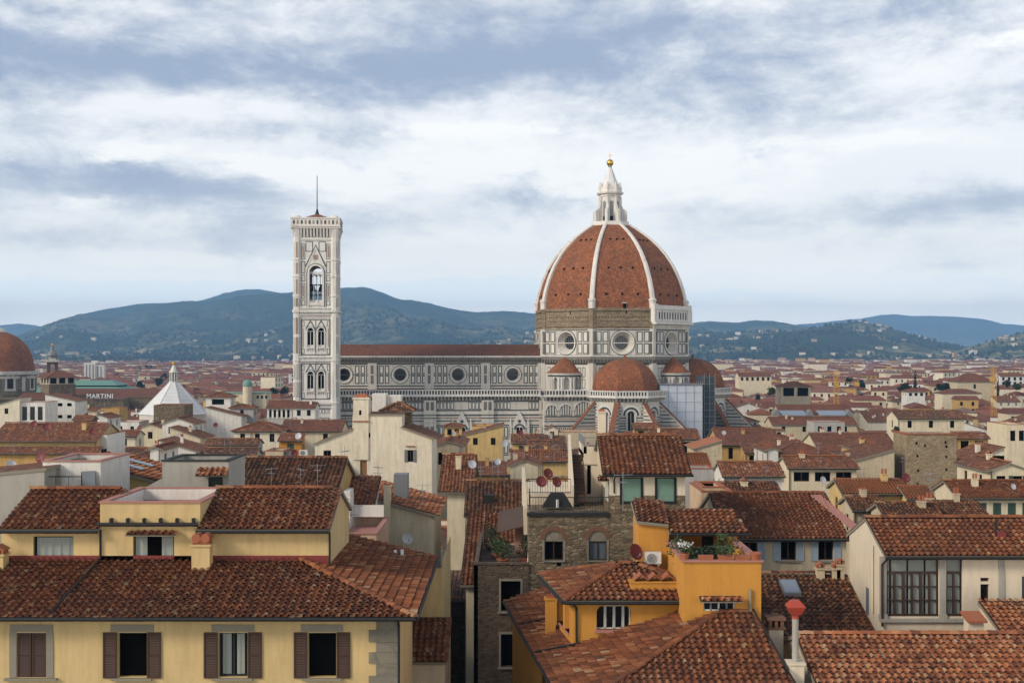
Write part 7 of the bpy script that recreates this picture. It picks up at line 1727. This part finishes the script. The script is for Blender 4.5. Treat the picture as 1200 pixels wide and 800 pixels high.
# ------------------------------------------------------------------ the far town, woods and villas: masses nobody could count
def roof_far(name, c0, c1):
    m, nt, b, N, L = new_mat(name); g = N("ShaderNodeNewGeometry")
    c = _ramp(N, L, g.outputs['Random Per Island'], [(0, c0), (.5, tuple((p + q) / 2 for p, q in zip(c0, c1))), (.85, c1), (1, (.22, .17, .14))])
    n = _noise(N, L, g.outputs['Position'], .5, 4, .7)
    L(_mix(N, L, _range(N, L, n, .4, .7, 0, .6), c, tuple(q * .35 for q in c0)), b.inputs['Base Color']); b.inputs['Roughness'].default_value = .9
    return m
M['roof_far'] = roof_far('far_roofs', (.16, .052, .031), (.31, .112, .060))
def far_town():
    rg = np.random.default_rng(8); mb = MB(); mats = ['cream', 'white', 'ochre', 'ivory', 'peach', 'buff', 'roof_far', 'dark']
    V, Fw, Fr, Ft, FwM = [], [], [], [], []; k = 0; Vw, Qw = [], []; kw = 0
    def put(X, Y, w, d, h, a, base, win):
        nonlocal k, kw
        ca, sa = math.cos(a), math.sin(a); P = lambda x, y, z: (X + x * ca - y * sa, Y + x * sa + y * ca, base + z)
        v = [P(-w / 2, -d / 2, -8 if base > 1 else 0), P(w / 2, -d / 2, -8 if base > 1 else 0), P(w / 2, d / 2, 0), P(-w / 2, d / 2, 0), P(-w / 2, -d / 2, h), P(w / 2, -d / 2, h), P(w / 2, d / 2, h), P(-w / 2, d / 2, h)]
        e = .5; r = d * (.17 if rg.random() > .10 else .01); i = rg.random() < .5 and w * .18 or 0.
        v += [P(-w / 2 - e, -d / 2 - e, h - .1), P(w / 2 + e, -d / 2 - e, h - .1), P(w / 2 + e, d / 2 + e, h - .1), P(-w / 2 - e, d / 2 + e, h - .1), P(-w / 2 + i, 0, h + r), P(w / 2 - i, 0, h + r)]
        V.extend(v); m = int(rg.choice(6, p=[.30, .22, .10, .2, .08, .1]))
        for q in ((0, 1, 5, 4), (1, 2, 6, 5), (2, 3, 7, 6), (3, 0, 4, 7)): Fw.append([k + t for t in q]); FwM.append(m)
        Fr.append([k + t for t in (8, 9, 13, 12)]); Fr.append([k + t for t in (10, 11, 12, 13)]); Ft.append([k + 9, k + 10, k + 13]); Ft.append([k + 11, k + 8, k + 12]); k += 14
        if win:
            n = max(2, int(w / 4)); 
            for fl in range(2 if h > 8 else 1):
                for c in range(n):
                    x = -w / 2 + w * (c + .5) / n; z = h - 1.2 - fl * 3.4
                    Vw.extend([P(x - .6, -d / 2 - .06, z - 1.9), P(x + .6, -d / 2 - .06, z - 1.9), P(x + .6, -d / 2 - .06, z), P(x - .6, -d / 2 - .06, z)]); Qw.append([kw, kw + 1, kw + 2, kw + 3]); kw += 4
    Y = 440.
    while Y < 3600:
        half = .46 * Y + 30; x = -half; st = 1.0 + (Y - 500) / 2400.; ang = float(fbm(np.array([Y / 260.]), np.array([3.3]), 2)[0] - .5) * 1.2
        while x < half:
            w = rg.uniform(9, 22) * (1 + (Y > 1400) * .35); d = rg.uniform(9, 14); px = 600 + F * x / Y
            if not (405 < px < 835) and not any(x - w / 2 < q[1] + 1 and x + w / 2 > q[0] - 1 and Y - d / 2 < q[3] + 2 and Y + d / 2 > q[2] - 2 for q in FOOT) and rg.random() < .9:
                a = ang + (math.pi / 2 if rg.random() < .35 else 0) + rg.normal(0, .06)
                h = float(np.clip(rg.normal(14.2 if px > 600 else 12.6, 3.2), 7, 22)) if rg.random() > .03 else rg.uniform(20, 27)
                if 60 < px < 300 and h > 19: h = 14
                put(x, Y + rg.uniform(-3, 3), w, d, h, a, 0., Y < 1500)
            x += w * rg.uniform(.85, 1.15)
        Y += rg.uniform(12, 16) * st
    # villas on the slopes
    cl = [(rg.uniform(-.44, .46), rg.uniform(3500, 6800)) for _ in range(30)]
    for t, yy in cl:
        for _ in range(int(rg.integers(2, 13))):
            y = yy + rg.normal(0, 110); x = t * yy + rg.normal(0, 150); hh = float(hill_height(np.array([x]), np.array([y]))[0])
            if 6 < hh < 240: put(x, y, rg.uniform(11, 26), rg.uniform(10, 13), rg.uniform(6, 12), rg.uniform(-.5, .5), hh, False)
    Va = np.array(V); Fw_, m_ = np.array(Fw), np.array(FwM)
    mb.arrays(Va, [Fw_[m_ == 0]], 0)
    for q in range(1, 6):
        idx = Fw_[m_ == q]; u, inv = np.unique(idx, return_inverse=True); mb.arrays(Va[u], [inv.reshape(idx.shape)], q)
    # roofs share their own points so that each is one piece
    u, inv = np.unique(np.concatenate([np.array(Fr).ravel(), np.array(Ft).ravel()]), return_inverse=True); nF = np.array(Fr).size
    mb.arrays(Va[u], [inv[:nF].reshape(-1, 4), inv[nF:].reshape(-1, 3)], 6)
    mb.arrays(np.array(Vw), [np.array(Qw)], 7)
    o = mb.obj('distant_town', mats); kind(o, 'stuff'); o['label'] = 'mass of far red-roofed houses reaching to the hills'
far_town()
def leafmat(name, a, b_):
    m, nt, b, N, L = new_mat(name); g = N("ShaderNodeNewGeometry")
    L(_ramp(N, L, g.outputs['Random Per Island'], [(0, a), (1, b_)]), b.inputs['Base Color']); b.inputs['Roughness'].default_value = .8
    b.inputs['Specular IOR Level'].default_value = .1
    return m
M['foliage'] = leafmat('foliage', (.016, .034, .012), (.060, .085, .030)); M['conifer'] = leafmat('conifer_foliage', (.008, .020, .010), (.028, .045, .020))
def leaves(rg, c, rx, rz, n, s, shape='round'):
    """leaf clumps through a crown's volume: n small turned faces"""
    p = rg.normal(0, 1, (n, 3)); p /= np.linalg.norm(p, axis=1)[:, None]; p *= (rg.random(n) ** .45)[:, None]
    p *= 1 + .28 * np.sin(p[:, :1] * 5 + rg.random() * 6) * np.cos(p[:, 2:] * 4 + rg.random() * 6)
    if shape == 'cone': k = (1 - (p[:, 2] + 1) / 2) * .95 + .08; p[:, 0] *= k; p[:, 1] *= k
    q = p * np.array([rx, rx, rz]) + np.array(c); a = rg.normal(0, 1, (n, 3)); a /= np.linalg.norm(a, axis=1)[:, None]
    b = np.cross(a, rg.normal(0, 1, (n, 3))); b /= np.linalg.norm(b, axis=1)[:, None]; e = s * rg.uniform(.6, 1.3, (n, 1))
    V = np.stack([q - a * e - b * e * .6, q + a * e - b * e * .5, q + a * e * .8 + b * e * .6, q - a * e * .8 + b * e * .7], 1).reshape(-1, 3)
    return V, np.arange(4 * n).reshape(-1, 4)
def woods():
    rg = np.random.default_rng(15); mb = MB()
    spots = [(wx(rg.uniform(a, b), Y), Y + rg.uniform(-40, 40), rg.uniform(4, 8)) for a, b, Y, n in ((152, 204, 2100, 60), (205, 212, 1900, 6), (290, 345, 2300, 40), (240, 262, 1700, 14), (130, 150, 1500, 6), (170, 190, 1250, 9), (850, 880, 1500, 10), (985, 1020, 1400, 14), (1050, 1066, 1000, 6), (1090, 1122, 1100, 14), (905, 920, 1100, 4), (815, 846, 2600, 30), (1150, 1200, 2300, 26), (330, 344, 900, 8), (1175, 1200, 1300, 8), (640, 900, 3350, 60), (0, 340, 3350, 90), (900, 1200, 3350, 80)) for _ in range(n)]
    for X, Y, r in spots:
        V, Q = leaves(rg, (X, Y, r * 1.25), r, r * 1.1, 46 if Y < 2400 else 26, r * .34); mb.arrays(V, [Q], 0)
    n = 9000; px = rg.uniform(-30, 1230, n); Y = rg.uniform(3300, 7000, n); X = (px - 600) * Y / F; Hh_ = hill_height(X, Y); m = fbm(X / 210., Y / 260., 4)
    ok = (Hh_ > 3) & (m > .42); X, Y, Hh_ = X[ok], Y[ok], Hh_[ok]; r = rg.uniform(4, 9, len(X))
    o8 = np.array([(1, 0, 0), (0, 1, 0), (-1, 0, 0), (0, -1, 0), (0, 0, 1.3), (0, 0, -.8)]); f8 = np.array([(0, 1, 4), (1, 2, 4), (2, 3, 4), (3, 0, 4), (1, 0, 5), (2, 1, 5), (3, 2, 5), (0, 3, 5)])
    V = o8[None] * r[:, None, None] * rg.uniform(.7, 1.3, (len(X), 6, 1)) + np.stack([X, Y, Hh_ + r * .55], 1)[:, None]
    mb.arrays(V.reshape(-1, 3), [(np.arange(len(X))[:, None, None] * 6 + f8[None]).reshape(-1, 3)], 0)
    o = mb.obj('distant_woods', ['conifer']); kind(o, 'stuff'); o['label'] = 'dark trees scattered through the far town and slopes'
woods()
def tree(px, top, Y, rpx, label, shape='round', mat='foliage', base=0.):
    rg = np.random.default_rng(int(px * 7 + Y)); h = wz(top, Y) - base; r = rpx * Y / F
    t = thing('tree', label, 'tree', (wx(px, Y), Y, base), 0, 'trees among the roofs')
    m = MB(); m.tube((0, 0, 0), (.1, 0, h * .55), r * .10, 7, 0, r * .06)
    for k in range(5): a = k * 1.3; m.tube((.05, 0, h * (.35 + .06 * k)), (math.cos(a) * r * .6, math.sin(a) * r * .6, h * (.55 + .06 * k)), r * .05, 5, 0, r * .02)
    m.obj('trunk', 'bark', t); c = MB()
    if shape == 'cone': V, Q = leaves(rg, (0, 0, h * .55), r, h * .5, 900, r * .16, 'cone'); c.arrays(V, [Q], 0)
    else:
        for k in range(9):
            a = rg.uniform(0, 6.28); q = rg.uniform(0, .6) * r; V, Q = leaves(rg, (math.cos(a) * q, math.sin(a) * q, h - r * rg.uniform(.55, 1.5)), r * rg.uniform(.4, .6), r * rg.uniform(.35, .55), 130, r * .10); c.arrays(V, [Q], 0)
    c.obj('crown', mat, t)
for a in ((1072.5, 438.5, 720, 6.5, 'tallest dark conifer among the far roofs right of the open loggia', 'cone', 'conifer'), (1059, 446, 700, 8, 'broad dark green tree just left of the tallest conifer', 'round', 'conifer'),
          (1108, 446, 690, 7, 'dark rounded tree left of the big far church', 'round', 'conifer'), (1117, 447, 730, 6, 'mid green tree touching the big far church', 'round', 'foliage'), (1101, 448, 660, 5, 'small dark tree leftmost beside the far church', 'round', 'conifer'),
          (1169.5, 440, 700, 4.2, 'slim dark cypress directly right of the far church', 'cone', 'conifer'), (1181, 444, 690, 5.5, 'dark bushy tree right of the cypress', 'round', 'conifer'), (1192, 447, 720, 6, 'green tree at the right end of the far church trees', 'round', 'foliage'),
          (1010, 444, 800, 6, 'dark round tree right of the left crane', 'round', 'conifer'), (995, 440, 820, 5, 'dark tree just behind the left crane', 'round', 'conifer'), (905, 452, 620, 6, 'green tree beside the open roof loggia', 'round', 'foliage'), (888, 461, 560, 4, 'small green courtyard tree below the open roof loggia', 'round', 'foliage'),
          (333, 452, 700, 7, 'dark tree close to the left side of the bell tower', 'round', 'conifer'), (322, 453, 720, 6, 'dark tree second from the bell tower', 'round', 'conifer'), (165, 445, 980, 6, 'dark round tree left of the white pyramid roof', 'round', 'conifer'), (187, 442, 1000, 6, 'dark tree behind the white pyramid roof', 'round', 'conifer'),
          (1050, 498, 250, 5, 'green tree in a courtyard left of the big cream house', 'round', 'foliage')): tree(*a)

# ------------------------------------------------------------------ small things on the roofs
def antenna_proto():
    t = thing('tv_antenna', 'x', 'antenna', (0, 0, 0), 0, 'television antennas on the roofs'); m = MB(); m.tube((0, 0, 0), (0, 0, 1), .012, 5); m.obj('mast', 'metal', t)
    m = MB()
    m.tube((-.28, 0, .93), (.34, 0, .93), .008, 4)
    for i in range(8): x = -.26 + i * .08; l = .16 - i * .01; m.tube((x, -l, .93), (x, l, .93), .004, 4)
    for s in (-1, 1): m.tube((-.28, 0, .93), (-.36, 0, .93 + s * .12), .005, 4)
    m.tube((0, -.22, .74), (0, .22, .74), .007, 4)
    for i in range(5): y = -.2 + i * .1; m.tube((-.15, y, .74), (.15, y, .74), .004, 4)
    m.obj('aerial', 'metal', t); return t
AN = antenna_proto()
ants = [(730, 553, 598, 73.5, .3), (404, 522, 618, 96, 1.2), (397, 545, 600, 94, .2), (318, 547, 575, 82, .9), (352, 548, 578, 83, 2.2), (372, 543, 572, 84, .1), (415, 590, 640, 79, .5), (563, 545, 572, 112, .7), (577, 538, 575, 112, 2.0), (584, 543, 580, 112, .4), (603, 528, 560, 168, 1.2), (613, 522, 555, 170, .3), (898, 545, 572, 137, .6), (985, 531, 552, 155, 1.0), (992, 534, 556, 155, 2.4), (962, 535, 553, 153, .2), (1012, 548, 572, 118, .8), (1090, 552, 590, 115, 0.), (1058, 535, 556, 150, 1.6), (958, 524, 545, 196, .5), (838, 527, 553, 135, .2), (352, 486, 505, 258, .9), (340, 483, 502, 256, .2), (128, 495, 530, 185, .6), (16, 520, 548, 150, 1.1), (118, 485, 502, 300, 0.), (665, 512, 535, 178, .8), (678, 510, 530, 180, 1.9), (552, 520, 545, 160, .3), (690, 497, 515, 215, .3), (1000, 520, 540, 190, 2.), (934, 516, 535, 200, .9), (1122, 500, 520, 215, .2), (1150, 508, 530, 200, .7), (1028, 600, 612, 100, .4), (443, 545, 580, 96, 2.2), (495, 566, 600, 95, .3), (650, 520, 545, 180, 1.), (880, 505, 522, 230, 1.6), (270, 512, 535, 190, .4)]
for i, (px, t, b, Y, rz) in enumerate(ants):
    z0 = wz(b, Y); o = AN if i == 0 else dup(AN, (0, 0, 0)); o.location = (wx(px, Y), Y, z0); h = wz(t, Y) - z0; o.scale = (min(h, 1.8) * 1.0, min(h, 1.8) * 1.0, h); o.rotation_euler = (0, 0, rz)
    o['label'] = say(('tall' if h > 3.2 else 'short' if h < 2.0 else 'thin') + ' metal TV antenna on a roof', px, Y)
rh = random.Random(4); hh = [h for h in HOUSES if 120 < h[4]]; rh.shuffle(hh)
for X, Yh, z0, px, Y in hh[:48]:
    h = rh.uniform(1.8, 4.2); o = dup(AN, (X, Yh, z0), rh.uniform(0, 3)); o.scale = (min(h, 1.8), min(h, 1.8), h + .3)
    o['label'] = say(('tall' if h > 3.2 else 'short' if h < 2.4 else 'slim') + ' spindly TV aerial on a ridge', px, Y)
def dish_proto(mat):
    t = thing('satellite_dish', 'x', 'satellite dish', (0, 0, 0), 0, 'satellite dishes on the roofs'); m = MB(); m.M = Matrix.Rotation(R(68), 4, 'X')
    m.lathe([(.02, 0)] + [(r, .28 * r * r) for r in (.25, .5, .75, 1.)] + [(1.02, .29), (1.0, .25), (.5, .04), (.02, -.03)], 22); m.M = None; m.obj('bowl', mat, t, True)
    m = MB(); m.tube((0, -.05, -.9), (0, -.85, -.15), .035, 5); m.box(-.09, .09, -.98, -.8, -.22, -.02); m.obj('feed_arm', 'metal', t)
    m = MB(); m.tube((0, .12, 0), (0, .12, -2.2), .06, 6); m.obj('mount', 'metal', t); return t
DP = {'red': dish_proto('dishred'), 'white': dish_proto('dishgrey')}; used_d = set()
for c, px, py, Y, r, rz in (('red', 641.7, 555, 80.3, .34, .5), ('red', 634, 564.5, 79.8, .36, .3), ('red', 651.7, 565, 80.1, .34, .6), ('red', 744, 647, 60.2, .40, .7), ('white', 477, 631, 90, .40, .5), ('red', 126, 535, 130, .55, .2), ('red', 49, 536, 120, .55, -.4), ('white', 13, 545, 115, .45, .5), ('white', 553, 544, 110.5, .38, .3), ('white', 591, 520, 160, .42, .4), ('white', 532, 508, 250, .45, .4), ('white', 350, 511, 205, .55, -.3), ('red', 345, 531, 180, .52, .4), ('white', 1006.5, 591, 115.4, .40, .2), ('red', 1061, 560, 118, .45, .3), ('white', 583, 541, 112, .3, .2), ('white', 210, 511, 248, .5, .2), ('red', 164, 501, 260, .5, -.2), ('red', 253, 498, 330, .65, .2), ('white', 964, 562, 149, .4, .4), ('white', 450, 627, 90, .42, -.7), ('red', 108, 506, 180, .45, .3), ('white', 1187, 570, 121, .3, .4), ('white', 848, 507, 220, .4, .2), ('red', 610, 507, 225, .5, .2), ('red', 55, 500, 185, .6, .2), ('red', 40, 497, 190, .5, .1)):
    P_ = DP[c]; o = P_ if c not in used_d else dup(P_, (0, 0, 0)); used_d.add(c)
    o.location = (wx(px, Y), Y, wz(py, Y)); o.scale = (r, r, r); o.rotation_euler = (0, 0, rz); o['label'] = say(('round red' if c == 'red' else 'pale round') + ' satellite dish', px, Y)
def ac(px, py, Y, w, label, rz=0.):
    t = thing('air_conditioner', label, 'air conditioner', (wx(px, Y), Y, wz(py, Y)), rz); h = w * .72; m = MB(); m.box(-w / 2, w / 2, 0, w * .4, 0, h); m.box(-w / 2 + .08, -w / 2 + .16, .05, w * .35, -.1, 0); m.box(w / 2 - .16, w / 2 - .08, .05, w * .35, -.1, 0); m.obj('casing', 'white_paint', t)
    m = MB(); T = Tf(0); disc(m, T, -w * .1, h / 2, h * .40, .006, 0, 20); 
    for r in (.15, .25, .35, .42): ring(m, T, -w * .1, h / 2, h * r, h * r + .012, .006, .03, 1, 20)
    m.obj('fan_grille', ['lead', 'white_paint'], t)
ac(765.5, 660.5, 60.35, .78, 'white air conditioner against the orange terrace wall'); ac(1046, 598, 115.2, 1.1, 'white air conditioner on the yellow house below the stone tower'); ac(355.5, 534, 185, 1.2, 'pale air conditioner box beside a red dish, mid-left')
# potted plants along the terrace
def pot_plant(px, py, Y, r, h, label, rect=False, mat='leaf', flowers=False, n=260, zoff=0.):
    rg = np.random.default_rng(int(px * 3)); t = thing('potted_plant', label, 'plant', (wx(px, Y), Y, wz(py, Y)), 0, 'plants on the roof terraces'); m = MB()
    if rect: m.hexa([(-r, -.12, 0), (r, -.12, 0), (r, .12, 0), (-r, .12, 0)], [(-r * 1.1, -.15, .26), (r * 1.1, -.15, .26), (r * 1.1, .15, .26), (-r * 1.1, .15, .26)])
    else: m.lathe([(.01, 0), (r * .7, 0), (r, .3), (r * 1.1, .3), (r * 1.1, .36), (r * .9, .36), (.01, .3)], 14)
    m.obj('pot', 'terracotta', t)
    if n:
        V, Q = leaves(rg, (0, 0, .3 + h * .5), max(r * 1.5, h * .45), h * .5, n, .055); m = MB(); m.arrays(V, [Q], 0); m.obj('leaves', mat, t)
        m = MB(); m.tube((0, 0, .2), (0, 0, .3 + h * .6), .02, 5); m.obj('stem', 'bark', t)
    if flowers: V, Q = leaves(rg, (0, -.05, .42 + h * .55), r * 1.7, h * .42, 120, .045); m = MB(); m.arrays(V, [Q], 0); m.obj('flowers', 'petal', t)
ty = 55.1; tz = 656.5
pot_plant(802, 657, 55.2, .22, .55, 'white flowering plant in a pot at the orange terrace corner', flowers=True, n=160)
pot_plant(827, 657, 55.15, .30, .05, 'low rectangular clay trough, first along the orange terrace edge', True, n=0); pot_plant(850, 657, 55.15, .30, .45, 'clay trough with a leafy climber on the orange terrace edge', True, n=160)
pot_plant(869, 657, 55.15, .28, .05, 'empty clay trough near the right corner of the orange terrace', True, n=0); pot_plant(885, 656.5, 55.15, .26, .05, 'round clay pot at the right corner of the orange terrace', n=0)
for px, Y, h, mt, lb in ((797, 58.5, 1.3, 'leaf', 'tall leafy shrub by the loggia post of the orange terrace'), (817, 57.5, 1.1, 'leaf2', 'grey-green bush in the middle of the orange terrace'), (831, 57.8, 1.0, 'leaf2', 'second grey-green bush right of the middle of the orange terrace'), (850, 57.5, 1.7, 'leaf', 'tall dark shrub on the right of the orange terrace')): pot_plant(px, HZ + (EYE - 32.72) * F / Y, Y, .32, h, lb, mat=mt, n=420)
for px, Y, h, mt, lb in ((577, 85.5, 1.6, 'leaf2', 'dark bush at the back of the sunken pink roof garden'), (583, 82, 1.3, 'leaf', 'mid green bush in the sunken roof garden'), (590, 80, 1.5, 'leaf', 'bright green bush nearest in the sunken roof garden'), (617, 80.5, 1.4, 'leaf2', 'dark shrub under the brown awning')): pot_plant(px, HZ + (EYE - 29.35) * F / Y, Y, .4, h, lb, mat=mt, n=520)
# covered grill on the stone terrace and a table
t = thing('covered_grill', 'black covered barbecue on the stone house terrace', 'barbecue', (wx(653, 78), 78, 33.3)); m = MB(); m.hexa([(-.95, -.4, 0), (.95, -.4, 0), (.95, .4, 0), (-.95, .4, 0)], [(-.5, -.25, .75), (.5, -.25, .75), (.5, .25, .75), (-.5, .25, .75)]); m.hexa([(-.5, -.25, .75), (.5, -.25, .75), (.5, .25, .75), (-.5, .25, .75)], [(-.38, -.18, .9), (.38, -.18, .9), (.38, .18, .9), (-.38, .18, .9)]); m.obj('cover', 'black', t)
m = MB(); m.tube((0, -.45, 0), (0, -.45, .5), .09, 8); m.obj('gas_bottle', 'white_paint', t)
